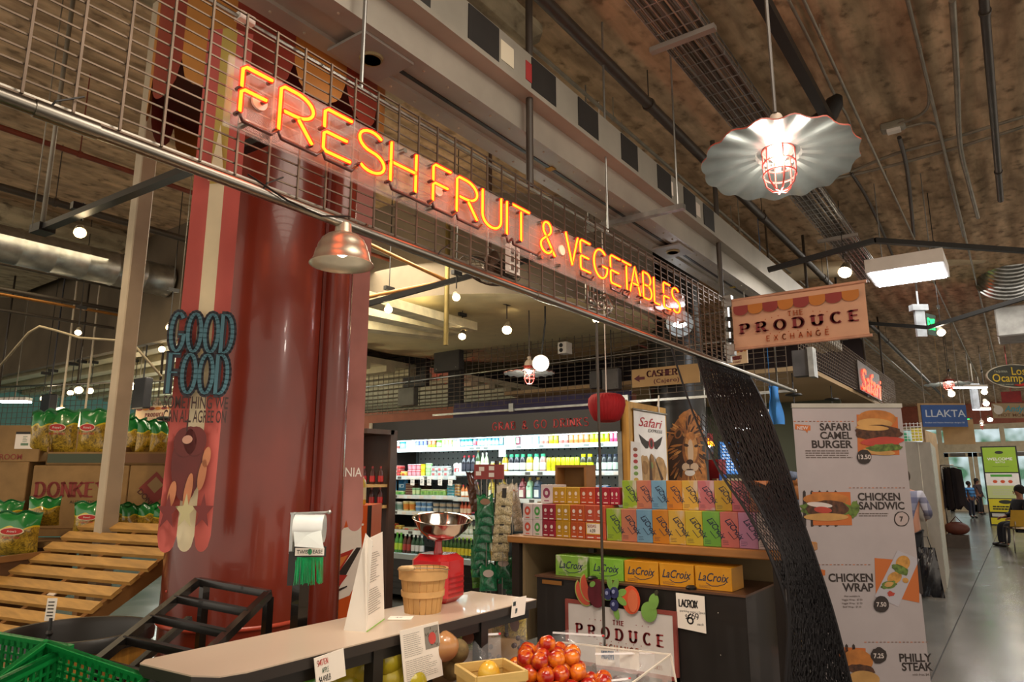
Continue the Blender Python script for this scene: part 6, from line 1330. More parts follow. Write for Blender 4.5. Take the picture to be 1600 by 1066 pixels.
row('2R', 'jar', 904.5, 925, 2, .185, ('#3a3a20', '#c8d01c', '#d0c80c'), 'yellow labelled jar with a yellow lid on the second shelf'); row('2R', 'jar', 930, 965, 4, .18, ('#2e3438', '#d0e0d0', '#2a3040'), 'dark white labelled jar at the right end of the second shelf')
row('3L', 'tray', 583, 597, 1, .028, ('#5a2e1a', '#d8c8b0', '#5a2e1a'), 'brown layered dessert tray at the left of the third shelf', stack=5)
row('3L', 'pouch', 599, 614, 1, .13, ('#4a94c0', '#d8e8f0', '#4a94c0'), 'pale blue pouch on the third cooler shelf', zo=.05); row('3L', 'pouch', 615, 631, 1, .14, ('#2a78b0', '#c0d8e8', '#2a78b0'), 'deep blue pouch on the third cooler shelf', zo=.05)
row('3L', 'tray', 598, 630, 3, .05, ('#7ab05a', '#d8dcb0', '#3a8a3a'), 'green edged wrap tray at the left of the third shelf')
row('3L', 'tray', 632, 645, 1, .028, ('#5a2e1a', '#d8c8b0', '#5a2e1a'), 'brown layered dessert tray, middle stack on the third shelf', stack=5); row('3L', 'tray', 655, 667, 1, .03, ('#6a3a20', '#d0c0a8', '#5a2e1a'), 'brown layered dessert tray, rear stack on the third shelf', yo=.25, stack=5)
row('3L', 'tub', 643, 655, 2, .09, ('#7ab07a', '#c8d8a0', '#a0c8a0'), 'small green tub on the third cooler shelf'); row('3L', 'tray', 656, 695, 4, .075, ('#90b85a', '#d8e0b8', '#5a8a3a'), 'green wrap pack on the third cooler shelf')
row('3L', 'tray', 697, 709, 1, .035, ('#3a8a94', '#c8d8d8', '#2a6a74'), 'teal lidded tray, left stack at the end of the third shelf', stack=4); row('3L', 'tray', 709.5, 717, 1, .035, ('#b08a50', '#d8d0c0', '#8a5a30'), 'tan lidded tray stack at the end of the third shelf', stack=4)
row('3R', 'bottle', 719, 731, 2, .15, ('#c8743c', '#e8e0d0', '#c83a3c'), 'peach juice bottle on the third shelf'); row('3R', 'bottle', 731.5, 747, 3, .18, ('#d09a3c', '#e8e0c8', '#c84a80'), 'tall juice bottle with a pink cap on the third shelf')
row('3R', 'jug', 761, 788, 3, .22, ('#d0c060', '#e0e0d0', '#c8b040'), 'yellow juice jug behind the snack rack on the third shelf')
row('3R', 'jug', 808, 819, 1, .23, ('#8a4a54', '#e0dcd0', '#a04050'), 'maroon juice jug on the third shelf'); row('3R', 'jug', 820, 830, 1, .24, ('#90c0a0', '#e0e8dc', '#c8b04c'), 'mint juice jug on the third shelf'); row('3R', 'jug', 831, 843, 1, .24, ('#4a6078', '#d8e0e0', '#c8b04c'), 'slate blue juice jug on the third shelf')
row('3R', 'tray', 926, 950, 2, .04, ('#2a60a0', '#c8d0d8', '#e0e0e0'), 'blue lidded tray at the right of the third shelf', zo=.12)
row('4L', 'tub', 583, 590, 1, .115, ('#c8c090', '#8a6a3a', '#d8d8c8'), 'cream yogurt tub leftmost on the fourth shelf'); row('4L', 'tub', 590.5, 628, 4, .11, ('#b8c4c4', '#6a8a80', '#d8dcdc'), 'white yogurt tub on the fourth cooler shelf'); row('4L', 'tub', 628.5, 647, 2, .12, ('#d0c070', '#c87a2c', '#e0d8b0'), 'yellow cream tub on the fourth cooler shelf'); row('4L', 'tub', 648, 674, 3, .06, ('#a0b8cc', '#5a84b0', '#c8d4dc'), 'small blue white pot on the fourth shelf', stack=2); row('4L', 'tub', 674.5, 716, 4, .06, ('#7a8a94', '#b8a890', '#3a4450'), 'small grey pot on the fourth shelf', stack=2)
row('4R', 'bottle', 718, 735, 3, .16, ('#c05a3c', '#e0c8b0', '#c83a2c'), 'orange red juice bottle on the fourth shelf'); row('4R', 'bottle', 735.5, 742, 1, .16, ('#1d2438', '#a83a4c', '#14182a'), 'navy bottle on the fourth shelf'); row('4R', 'bottle', 782, 800, 3, .16, ('#b04a4a', '#d8b8a8', '#a02a2c'), 'red juice bottle behind the snack rack on the fourth shelf')
row('5L', 'tray', 598, 618, 2, .035, ('#b83c2c', '#d8b060', '#e0c040'), 'red and yellow cheese pack on the fifth shelf', stack=2); row('5L', 'tray', 618.5, 628, 1, .05, ('#c0a040', '#d8c870', '#a06a2c'), 'golden cheese pack on the fifth shelf'); row('5L', 'tray', 583, 597, 1, .04, ('#a8a080', '#c8c4a8', '#6a6a50'), 'pale pack leftmost on the fifth shelf'); row('5L', 'tray', 629, 690, 4, .03, ('#b8b89a', '#d0d0b8', '#c84a3c'), 'flat pale pack on the fifth shelf')
row('5R', 'bottle', 720, 745, 4, .14, ('#b8c4b0', '#e0e8e0', '#d8e0e0'), 'clear small bottle on the fifth shelf')
row('6', 'bottle', 598, 617, 4, .19, ('#7a1c1a', '#c02a2a', '#c83030'), 'red labelled bottle at the left of the bottom deck', yo=.04); row('6', 'bottle', 618, 630, 2, .24, ('#3a7a2c', '#a8c83a', '#58a030'), 'green bottle with a yellow label on the bottom deck'); row('6', 'bottle', 630.5, 643, 2, .23, ('#4a2218', '#a03a34', '#b8c8b8'), 'brown bottle between the green ones on the bottom deck'); row('6', 'bottle', 643.5, 662, 3, .22, ('#23402a', '#c8c8c8', '#c8c8c0'), 'dark green bottle with a white label on the bottom deck'); row('6', 'bottle', 690, 738, 8, .23, ('#2c4a1c', '#c0b030', '#8ab030'), 'green gold labelled bottle right of the scale on the bottom deck'); row('6', 'jug', 740, 752, 1, .26, ('#b8dce0', '#e0ecf0', '#d0e0e0'), 'pale blue jug on the bottom deck'); row('6', 'bottle', 755, 790, 5, .22, ('#c0b89a', '#c8a030', '#a0a890'), 'gold label bottle behind the snack rack on the bottom deck')
# paper price flags on the shelf edges
for i, (px, py, sh, lab) in enumerate(((646, 746, '2L', 'first'), (661, 746, '2L', 'second'), (672, 746, '2L', 'third'), (689, 746, '2L', 'fourth'), (705, 746, '2L', 'fifth'))):
    z, yf = SH[sh]; x = at(px, py, Y=yf).x; s_ = .07; t2 = T('price_flag', f'white paper price flag on the left second cooler shelf, {lab} from left', 'price flag', (x, yf-.016, z-.12), 'price flags on the cooler')
    fr = (V((x-s_/2, yf-.015, z-.115)), ZX, ZZ); M().slab([(0, 0), (s_, -.005), (s_, .1), (0, .1)], fr, .001).build('card', PAPER, t2); m = M(); dashes(m, .01, s_-.01, .02, .08, 3, fr, 0, .3, .002); m.build('handwriting', ink('#6a7a80'), t2)
z, yf = SH['1']; x = at(786, 700, Y=yf).x; t2 = T('price_flag', 'single white paper price flag hanging from the top cooler shelf', 'price flag', (x, yf-.016, z-.13)); fr = (V((x-.05, yf-.015, z-.13)), ZX, ZZ); M().slab([(0, 0), (.1, 0), (.1, .12), (0, .12)], fr, .001).build('card', PAPER, t2); m = M(); dashes(m, .015, .085, .03, .1, 3, fr, 0, .3, .002); m.build('handwriting', ink('#6a7a80'), t2)
# dark drinks cabinet left of the cooler, orange display cooler in front
gx0, gx1 = -6.35, -5.75
cQ = at(555, 720, d=7.4); t = T('drinks_cabinet', 'dark cabinet of red cola bottles between the red column and the cooler', 'cabinet', (cQ.x-.08, cQ.y, 0))
cx_, cy_ = cQ.x-.08, cQ.y
m = M(); m.bb(cx_-.45, cx_+.3, cy_+.35, cy_+.4, 0, 2.0); m.bb(cx_-.45, cx_+.3, cy_-.05, cy_+.35, 1.95, 2.0); m.bb(cx_+.27, cx_+.3, cy_+.3, cy_+.35, 0, 2.0); m.bb(cx_-.45, cx_-.42, cy_-.05, cy_+.35, 0, 2.0); m.build('shell', mt('#3a2012', .5), t)
zs = [at(555, 790, d=7.4).z, at(555, 757, d=7.4).z]
for z in zs: M().bb(cx_-.45, cx_+.27, cy_-.02, cy_+.35, z-.03, z-.001).build('shelf', mt('#b08a54', .6), t)
COLA = prod('bottle', .03, .19, ('#3a100c', '#a81c1c', '#8a1414'))
for z, n_, lab in ((zs[0], 4, 'lower'), (zs[1], 4, 'upper')):
    for i in range(n_):
        o = bpy.data.objects.new('cola_bottle', COLA); C.objects.link(o); o.location = (cx_+.04+.065*i, cy_+.05+.06*i, z+.0005); tag(o, f'red labelled cola bottle on the {lab} shelf of the dark cabinet', 'bottle', f'cola bottles on the {lab} cabinet shelf')
gd = 4.75
a = at(518, 800, d=gd); bq = at(577, 790, d=gd); c2 = at(593, 792, d=gd+.15)
ux = (V((bq.x, bq.y, 0))-V((a.x, a.y, 0))); gw = ux.length+.35; ux.normalize(); gz = (at(577, 790, d=gd).z)
t = T('display_cooler', 'orange and white display cooler with a lightning bolt beside the red column', 'cooler', (bq.x, bq.y, 0))
o_ = V((bq.x, bq.y, 0))-ux*gw; nb = V((-ux.y, ux.x, 0))
m = M(); fr = (o_, ux, ZZ); m.add([o_, o_+ux*gw, o_+ux*gw+nb*.4, o_+nb*.4]+[p+V((0, 0, gz)) for p in (o_, o_+ux*gw, o_+ux*gw+nb*.4, o_+nb*.4)], [(3, 2, 1, 0), (4, 5, 6, 7), (0, 1, 5, 4), (1, 2, 6, 5), (2, 3, 7, 6), (3, 0, 4, 7)])
m.build('body', mt('#c8541a', .4, noise=.03), t)
M().bar(o_+ux*(gw+.004), o_+ux*(gw+.004)+V((0, 0, gz)), .02, .02).build('corner_seam', BLACK, t)
def gp(x, y):
    """pixel on the cooler's front"""
    return None
m = M(); X0 = gw-(V((bq.x, bq.y, 0))-V((a.x, a.y, 0))).length; Wv = gw-X0
def g(px, py):   # panel coordinates from the photograph's proportions
    return (X0+(px-518)/59*Wv, gz-(py-790)/190*(gz-.55))
m.poly([g(500, 880), g(523, 880), g(523, 832), g(546, 826), g(546, 820), g(566, 815), g(566, 830), g(570, 900), g(552, 938), g(520, 952), g(500, 952)], fr, .002, 0)
m.poly([g(560, 860), g(505, 945), g(500, 975), g(512, 975), g(567, 860)], fr, .003, 1)
m.poly([g(518, 878), g(556, 862), g(532, 905), g(548, 905), g(500, 978), g(500, 930)], fr, .004, 2); m.poly([g(521, 882), g(548, 872), g(528, 905), g(536, 905), g(505, 955), g(505, 925)], fr, .005, 3)
m.ell(*g(568, 822), .008, .008, fr, .003, 0, 12)
m.poly([g(534, 925), g(536, 927), g(536, 978), g(534, 978)], fr, .006, 1); m.poly([g(534, 928), g(548, 922), g(548, 924), g(535, 932)], fr, .006, 1)
m.build('bolt_print', [WHITE_P, ink('#2c2420'), ink('#a82a1c'), ink('#cf7a38')], t)
o = bpy.data.objects.new('sauce_bottle', prod('bottle', .045, .25, ('#c8a81c', '#d8cfa0', '#d07a1c'))); C.objects.link(o); o.location = (bq.x-ux.x*.1+nb.x*.12, bq.y-ux.y*.1+nb.y*.12, gz+.001); tag(o, 'yellow squeeze bottle standing on the orange display cooler', 'bottle')
# ------------------------------------------------------------ prints laid out on a plane
def on_plane(fr, px, py):
    o, ux, uy = fr; n = ux.cross(uy).normalized(); e = V((0, 0, HC)); d = (at(px, py, d=1.0)-e)
    p = e+d*((o-e).dot(n)/d.dot(n))-o; den = 1-ux.dot(uy)**2
    return (p.dot(ux), p.dot(uy))
def blob(m, fr, cx, cy, rx, ry, off, mi, rot=0, n=22, jit=0, lim=None):
    ps = []
    for i in range(n):
        a = 2*PI*i/n; k = 1+random.uniform(-jit, jit); x, y = rx*k*math.cos(a), ry*k*math.sin(a); ps.append(on_plane(fr, cx+x*math.cos(rot)-y*math.sin(rot), cy+x*math.sin(rot)+y*math.cos(rot)))
    if lim: ps = [(min(max(x, lim[0]), lim[1]), max(y, .02)) for x, y in ps]
    m.poly(ps[::-1], fr, off, mi)
def ppoly(m, fr, pts, off, mi): m.poly([on_plane(fr, *p) for p in pts][::-1], fr, off, mi)
def ptext(m, fr, t, px, py, hpx, off, mi, **k):
    x, y = on_plane(fr, px, py); h = on_plane(fr, px, py-hpx)[1]-y; m.font(t, x, y, h, fr, off, mi, **k)

# ------------------------------------------------------------ PRODUCE EXCHANGE banner at the end of the band
sY = Y1+.02; a, bq = at(1141, 470, Y=sY), at(1350, 437, Y=sY); z0, z1 = 2.632, 3.09; sx0, sx1 = -2.0, bq.x
t = T('hanging_sign', 'peach cloth shop sign with scalloped awning print at the neon band end', 'sign', ((sx0+sx1)/2, sY, z0))
m = M()
def cloth(u, v):
    return (sx0+(sx1-sx0)*u, sY+.012*math.sin(u*5+1)*math.sin(v*4), z0+(z1-z0)*v)
m.grid(cloth, 24, 10); m.grid(lambda u, v: V(cloth(u, v))+V((0, .006, 0)), 24, 10); m.build('cloth', mt('#c99c7e', .75, noise=.03), t, smooth=True)
for z in (z0, z1): M().tube([(XS, sY, z), (sx1+.02, sY, z)], .014, 10).build('rod', mt('#b98a70', .5), t, smooth=True, auto=50)
for z in (z0, z1): M().bb(XS-.03, sx0+.01, sY-.03, sY+.03, z-.05, z+.05).build('bracket', GALV, t)
fr = (V((sx0, sY-.02, z0)), ZX, ZZ); W_, H_ = sx1-sx0, z1-z0; m = M()
n = 8
for i in range(n):
    xa, xb = W_*(.02+.94*i/n), W_*(.02+.94*(i+1)/n); ps = [(xa, H_*.86), (xa, H_*.76)]+[(xa+(xb-xa)*(.5-.5*math.cos(PI*k/8)), H_*.76-H_*.1*math.sin(PI*k/8)) for k in range(1, 8)]+[(xb, H_*.76), (xb, H_*.86)]
    m.poly(ps[::-1] if False else ps, fr, .002, i % 2)
m.stroke('THE', W_*.5, H_*.53, H_*.09, fr, .003, 3, w=.24, wt=.18, serif=.4, align='C', sp=.5, sx=1.1)
m.stroke('PRODUCE', W_*.51, H_*.29, H_*.19, fr, .003, 2, w=.34, wt=.13, serif=.46, align='C', sp=.75, sx=1.26)
m.stroke('EXCHANGE', W_*.5, H_*.09, H_*.1, fr, .003, 3, w=.22, wt=.2, align='C', sp=.9, sx=1.0)
for i in range(3):
    for sg_ in (-1, 1): m.ell(W_*(.5+sg_*(.13+.05*i)), H_*(.56-.02*i), .005, .005, fr, .003, 3, 8)
for i in range(7): m.ell(W_*(.3+.07*i), H_*.23, .005, .005, fr, .003, 3, 8)
m.build('print', [mt('#8a3430', .7, noise=.02), mt('#b5702c', .7, noise=.02), ink('#7a2428'), ink('#a8542c')], t)
def psign(px0, px1, py0, py1, d, label, sc=1):
    a, bq = at(px0, py0, d=d), at(px1, py0, d=d*.97); lo = at(px0, py1, d=d); u = V((bq.x-a.x, bq.y-a.y, 0)); W = u.length; u.normalize(); H = a.z-lo.z; fr = (V((a.x, a.y, lo.z)), u, ZZ)
    t = T('hanging_sign', label, 'sign', fr[0]); M().slab([(0, 0), (W, 0), (W, H), (0, H)], fr, .01).build('panel', mt('#cdb292', .7, noise=.03), t)
    m = M(); m.stroke('PRODUCE', W*.5, H*.3, H*.22, fr, .012, 0, w=.34, wt=.14, serif=.46, align='C', sp=.55, sx=W/H*.28); m.stroke('EXCHANGE', W*.5, H*.1, H*.1, fr, .012, 0, w=.2, align='C', sp=.9, sx=W/H*.3)
    for i in range(6): m.ell(W*(.1+.16*i), H*.82, W*.08, H*.1, fr, .012, i % 2, 14)
    m.build('print', [ink('#7a2c2c'), ink('#b5702c')], t); M().tube([fr[0]+V((0, 0, H)), V((a.x, a.y, ZC))], .006, 5).tube([fr[0]+u*W+V((0, 0, H)), V((fr[0].x+u.x*W, fr[0].y+u.y*W, ZC))], .006, 5).build('hanging_wire', GREYP, t)
psign(214, 274, 636, 660, 9.2, 'cream shop sign glimpsed left of the GOOD FOOD banner')
psign(1136, 1168, 548, 573, 7.6, 'cream sign corner peeking out under the peach cloth shop sign')

# rail end, strut and back mesh of the stand
m = M(); e1 = V((XS+.015, 8.3, ZB-.03)); m.bar((-7.6, 8.3, 2.47), (-2.0, 8.3, 2.47), .045, .03)
st2 = m.build('strut_rail', GALV, label='pale steel strut running across the back of the stand above the cooler', cat='rail')
m = M(); m.tube([(-2.2, 8.28, 2.5), (-2.2, 8.28, ZC)], .012, 6); m.build('hanger_rod', STEEL, smooth=True, label='bright thin rod holding the far end of the band rail', cat='hanger rod')
for px, py in ((978, 612), (1146, 615), (800, 632)):
    p = at(px, py, Y=8.27); M().bb(p.x-.04, p.x+.04, 8.24, 8.285, 2.44, 2.56).build('strut_clamp', GALV, st2)
bm_ = T('mesh_screen', 'dark wire mesh screen across the back of the stand above the cooler', 'mesh screen', (-6, 8.36, 2.55))
m = M(); zb2, zt2_ = 2.56, 3.5
for i in range(15): z = zb2+(zt2_-zb2)*i/14; m.bar((-9.6, 8.36, z), (-2.1, 8.36, z), .006, .007)
for i in range(61): x = -9.6+7.5*i/60; m.bar((x, 8.365, zb2), (x, 8.365, zt2_), .007, .007)
m.build('wire_mesh', mt('#5c5044', .5, .5), bm_)
m = M(); m.tube([(-9.6, 8.32, 3.05), (-2.1, 8.32, 3.15)], .012, 8); m.tube([(-9.6, 8.34, zt2_+.02), (-2.1, 8.34, zt2_+.02)], .012, 8); m.build('cross_tube', STEEL, bm_, smooth=True)
for px0, px1, py0, py1, Y_, h, lab in ((678, 717, 541, 578, 8.2, '#2b2622', 'dark square equipment box on the back mesh below the brass pole'), (622, 646, 607, 633, 8.25, '#55534a', 'small grey junction box low on the back mesh at left'), (630, 664, 550, 603, 8.6, '#2e2c2c', 'tall dark box behind the back mesh left of the square one'), (940, 966, 577, 608, 8.2, '#4a4440', 'grey box behind the red paper apple'), (920, 938, 580, 606, 8.25, '#3a3634', 'narrow dark box left of the red paper apple cord'), (700, 718, 555, 640, 8.9, '#241f1c', 'dark post behind the square equipment box')):
    a, bq = at(px0, py0, Y=Y_), at(px1, py1, Y=Y_); o = T('equipment_box', lab, 'box', ((a.x+bq.x)/2, Y_, bq.z)); M().bb(a.x, bq.x, Y_, Y_+.12, bq.z, a.z, bev=.01).build('case', mt(h, .55), o)
    m = M()
    for fx in (.12, .88):
        for fz in (.12, .88): m.ball((a.x+(bq.x-a.x)*fx, Y_-.002, bq.z+(a.z-bq.z)*fz), .008, 8, 5)
    m.build('screws', STEEL, o)
    M().tube([((a.x+bq.x)/2, Y_+.06, a.z), ((a.x+bq.x)/2, Y_+.06, ZC)], .008, 6).build('hanger', PIPE_D, o)
p = at(880, 543, Y=8.2); o = T('outlet_box', 'white double outlet box clipped to the back mesh', 'outlet', p); M().bb(p.x-.09, p.x+.05, 8.2, 8.358, p.z-.08, p.z+.08).build('plate', WHITE_P, o); M().lathe([(.03, 0), (.03, .005)], (p.x-.035, 8.199, p.z+.035), 14, R=Matrix.Rotation(rad(90), 3, 'X')).lathe([(.03, 0), (.03, .005)], (p.x-.035, 8.199, p.z-.035), 14, R=Matrix.Rotation(rad(90), 3, 'X')).build('sockets', BLACK, o)
p = at(712, 612, Y=9.4); M().bb(p.x, p.x+.035, 9.4, 9.43, p.z-.16, p.z+.1).bb(p.x-.0, p.x+.13, 9.4, 9.43, p.z-.0, p.z+.05).bb(p.x, p.x+.1, 9.4, 9.43, p.z+.07, p.z+.1).tube([(p.x+.02, 9.42, p.z+.1), (p.x+.02, 9.42, ZC)], .005, 5).build('red_light', mt('#ff2a1c', es=5), label='small red lit sign fragment glowing behind the back mesh', cat='light')
# pole, copper pipes, caged fan
pp = at(698, 470, d=7.6); pipe('support_pole', [(pp.x, pp.y, 2.9), (pp.x, pp.y, ZC)], .028, mt('#7a6a3c', .4, .5), 'brass toned vertical pole in front of the cream drum', 'pole')
pipe('copper_pipe', [at(556, 372, d=6.2), at(696, 438, d=7.5)], .02, COPPER, 'upper copper pipe slanting down to the brass toned pole'); pipe('copper_pipe', [at(556, 468, d=6.6), at(694, 440, d=7.45)], .02, COPPER, 'lower copper pipe rising to the brass toned pole')
M().bar(at(556, 480, d=6.5), at(835, 404, d=7.1), .05, .05).build('lighting_track', BLACK, label='black track carrying the chrome spot in front of the cream drum', cat='light track')
p = at(765, 422, d=5.3); o = T('caged_fan', 'dark round caged fan under the middle of the neon band', 'fan', p); Rf = Matrix.Rotation(rad(-14), 3, 'X') @ Matrix.Rotation(rad(8), 3, 'Y')
m = M(); FM = mt('#5a4638', .5, .5)
for i in range(9): r = .05+.024*i; m.tube([Rf @ V((r*math.cos(2*PI*k/36), r*math.sin(2*PI*k/36), -.1+.1*(r/.242)**2)) for k in range(36)], .003, 5, closed=True)
for k in range(30):
    a = 2*PI*k/30; m.tube([Rf @ V((r*math.cos(a), r*math.sin(a), -.1+.1*(r/.242)**2)) for r in (.05, .12, .19, .242)], .0022, 4)
m.build('cage', FM, o, smooth=True, local=True)
for k in range(4):
    bl = M(); bl.grid(lambda u, v, k=k: Rf @ V(((.04+.2*u)*math.cos(k*PI/2+(v-.5)*1.0), (.04+.2*u)*math.sin(k*PI/2+(v-.5)*1.0), .02-.04*v)), 6, 6); bl.build('blade', mt('#3c342c', .5), o, smooth=True, local=True)
M().lathe([(.05, -.06), (.06, .0), (.06, .1), (.02, .16)], (0, 0, 0), 20, R=Rf).tube([(0, 0, .1), (0, 0, ZC-p.z)], .015, 8).build('motor', FM, o, smooth=True, local=True, auto=50)
# cashier sign
a, bq = at(987, 578, Y=8.22), at(1090, 605, Y=8.22); z0, z1 = at(990, 606, Y=8.22).z, a.z; x0, x1 = a.x, at(1092, 570, Y=8.22).x
o = T('cashier_sign', 'tan CASHIER (Cajero) sign with a left arrow hanging on the back mesh', 'sign', ((x0+x1)/2, 8.22, z0)); M().bb(x0, x1, 8.22, 8.235, z0, z1).build('panel', mt('#b08c5c', .7, noise=.03), o)
fr = (V((x0, 8.22, z0)), ZX, ZZ); W_, H_ = x1-x0, z1-z0; m = M(); m.stroke('CASHIER', W_*.24, H_*.52, H_*.32, fr, .003, 0, w=.26, wt=.12, serif=.4, sp=.2, sx=1.12); m.font('(Cajero)', W_*.33, H_*.16, H_*.22, fr, .003, 0, .02, sx=1.3, sp=1.1)
m.poly([(W_*.03, H_*.48), (W_*.12, H_*.28), (W_*.12, H_*.4), (W_*.2, H_*.4), (W_*.2, H_*.56), (W_*.12, H_*.56), (W_*.12, H_*.68)], fr, .003, 0); m.build('lettering', ink('#5a1f26'), o)
for x in (x0+.1, x1-.1): M().tube([(x, 8.235, z1-.03), (x, 8.36, z1+.02)], .006, 5).build('hook', STEEL, o)
# red paper apple
p = at(948, 637, d=5.5); o = T('paper_apple', 'big red honeycomb paper apple hanging in front of the cooler lettering', 'ornament', p)
n = 64
def wob(r, z, a, i): return (r*(1+.035*math.cos(32*a)), z)
M().lathe([(.03, -.1), (.06, -.115), (.1, -.1), (.13, -.04), (.145, .02), (.14, .07), (.115, .1), (.08, .11), (.03, .085), (.005, .07)], (0, 0, 0), 96, wob=wob, caps=False).build('paper_body', mt('#9a0c18', .75, noise=.1), o, smooth=True, local=True)
M().tube([(0, 0, .07), (0, 0, .3), (0, 0, ZC-p.z)], .004, 6).build('cord', WHITE_P, o, local=True)

# yellow board with the stall poster, lion column
BX = -3.2; y0, y1 = 6.43, 7.37
o = T('plywood_board', 'yellow plywood end board standing at the right end of the cooler', 'board', (BX, 6.9, 0)); M().bb(BX-.03, BX, y0, y1, .02, 2.26).build('board', mt('#b98a3c', .6, noise=.07, ns=5, stretch=(6, 6, .8)), o); M().bb(BX-.09, BX-.03, y0, y0+.05, .0, 2.28).build('post', mt('#a8782c', .6, noise=.07), o); M().bb(BX-.06, BX+.03, y0, y1, 0, .02).build('foot', WOOD2, o)
fr = (V((BX+.012, 6.52, 1.0)), ZY, ZZ); py1_ = 7.31-6.52; ph_ = 2.185-1.0
o = T('poster_banner', 'white poster banner with red script and a winged emblem hung on the yellow board', 'poster', (BX+.01, 6.9, 1.0)); M().slab([(0, 0), (py1_, 0), (py1_, ph_), (0, ph_)], fr, .003).build('sheet', WHITE_P, o)
M().tube([fr[0]+V((.006, -.02, ph_)), fr[0]+V((.006, py1_+.03, ph_))], .012, 8).build('top_rod', STEEL, o, smooth=True); M().tube([fr[0]+V((0, py1_*.8, ph_)), fr[0]+V((.0, py1_*.82, ph_+.2)), (BX-.02, 7.2, 2.27)], .008, 6).build('hook', WHITE_P, o)
m = M(); W_, H_ = py1_, ph_; m.font('Safari', W_*.5, H_*.86, H_*.085, fr, .005, 0, .01, .35, align='C', sx=1.9); m.font('EXPRESS', W_*.64, H_*.815, H_*.03, fr, .005, 1, .01, .2, align='C', sx=2.0)
for s_ in (-1, 1): m.poly([(W_*(.5+s_*.06), H_*.73), (W_*(.5+s_*.14), H_*.735), (W_*(.5+s_*.38), H_*.79), (W_*(.5+s_*.3), H_*.71), (W_*(.5+s_*.18), H_*.665), (W_*(.5+s_*.1), H_*.67)][::s_], fr, .005, 1)
m.ell(W_*.5, H_*.715, W_*.085, H_*.05, fr, .006, 2); m.ell(W_*.5, H_*.715, W_*.04, H_*.035, fr, .007, 1)
for x, y, rx, ry, mi in ((.25, .47, .22, .14, 3), (.75, .46, .22, .14, 3), (.5, .5, .1, .12, 4), (.28, .5, .1, .06, 4), (.3, .12, .27, .09, 3), (.72, .14, .25, .1, 4), (.5, .16, .14, .06, 5), (.48, .52, .05, .03, 6)): m.ell(W_*x, H_*y, W_*rx, H_*ry, fr, .004+.0004*mi, mi, 22, jit=.08)
m.poly([(W_*.46, H_*.62), (W_*.38, H_*.32), (W_*.5, H_*.34)], fr, .007, 7); m.poly([(W_*.56, H_*.62), (W_*.85, H_*.4), (W_*.78, H_*.38)], fr, .007, 7)
m.build('print', [ink('#a8242c'), ink('#33291f'), ink('#a03a34'), mt('#b08a58', .7, noise=.15, ns=12), mt('#8f6838', .7, noise=.15, ns=12), ink('#d8c8a8'), ink('#7a8a4a'), ink('#4a3220')], o)
fr = (V((BX+.02, 6.38, 1.42)), V((.25, .97, 0)).normalized(), ZZ); o = T('menu_strip', 'narrow white picture strip hanging at the left of the winged emblem poster', 'poster', fr[0]); M().slab([(0, 0), (.19, .0), (.17, .42), (.03, .43)], fr, .003).build('sheet', WHITE_P, o); m = M()
for i, c in enumerate((3, 0, 1, 0, 2, 0)): m.ell(.09, .05+.06*i, .035, .02, fr, .004, c if i % 2 == 0 else 2 - (i % 3), 12)
m.rect(.004, .003, .185, .03, fr, .004, 1); m.build('print', [ink('#8a5a3c'), ink('#7a9a4a'), ink('#b03a3c'), ink('#c8a03c')], o)
lc = at(1062, 700, d=9.4); LR = .37; o = T('lion_column', 'black round column painted with a lion head behind the water cartons', 'column', (lc.x, lc.y, 0))
M().lathe([(LR, 0), (LR, ZC-.01)], (lc.x, lc.y, 0), 48, caps=False).build('column', mt('#15130f', .35, noise=.1), o, smooth=True)
def cyl_hit(px, py, R_):
    e = V((0, 0, HC)); d = at(px, py, d=1.0)-e; dx, dy = d.x, d.y; fx, fy = -lc.x, -lc.y; A = dx*dx+dy*dy; B = 2*(fx*dx+fy*dy); Cc = fx*fx+fy*fy-R_*R_; D = B*B-4*A*Cc
    s_ = (-B-math.sqrt(D))/(2*A) if D > 0 else -B/(2*A); return e+d*s_
def cblob(m, cx, cy, rx, ry, k, mi, rot=0, jit=0):
    n = 24; R_ = LR+.002+.0012*k; b = len(m.v); m.v.append(cyl_hit(cx, cy, R_)); js = [1+random.uniform(-jit, jit) for _ in range(n)]
    for r in range(1, 5):
        for i in range(n):
            a = 2*PI*i/n; x, y = rx*r/4*js[i]*math.cos(a), ry*r/4*js[i]*math.sin(a); m.v.append(cyl_hit(cx+x*math.cos(rot)-y*math.sin(rot), cy+x*math.sin(rot)+y*math.cos(rot), R_))
    for i in range(n):
        i2 = (i+1) % n; m.f.append((b, b+1+i2, b+1+i)); m.m.append(mi)
        for r in range(3): q = b+1+r*n; m.f.append((q+i, q+i2, q+n+i2, q+n+i)); m.m.append(mi)
m = M()
cblob(m, 1072, 708, 31, 60, 0, 0, .05, .05); cblob(m, 1057, 716, 14, 46, 1, 2, .1, .1); cblob(m, 1077, 662, 18, 22, 1, 1, 0, .12); cblob(m, 1092, 738, 12, 42, 1, 1, -.1, .1)
rl = random.Random(9)
for i in range(90):
    a = rl.uniform(0, 2*PI); k = rl.uniform(.55, 1.0); cx = 1074+27*k*math.cos(a); cy = 706+54*k*math.sin(a)
    cblob(m, cx, cy, 9*rl.uniform(.6, 1.2), 1.5, 2, rl.choice([0, 1, 2, 2, 3]), math.atan2(math.sin(a)*1.2+.5, math.cos(a)))
cblob(m, 1060, 677, 6, 9, 3, 0, .4); cblob(m, 1060, 678, 3.5, 6, 4, 2, .4)
cblob(m, 1079, 704, 13, 27, 3, 0, -.05); cblob(m, 1080, 700, 10, 24, 4, 3, -.05); cblob(m, 1079, 706, 4.5, 20, 5, 4, -.03); cblob(m, 1079, 682, 7, 7, 5, 1)
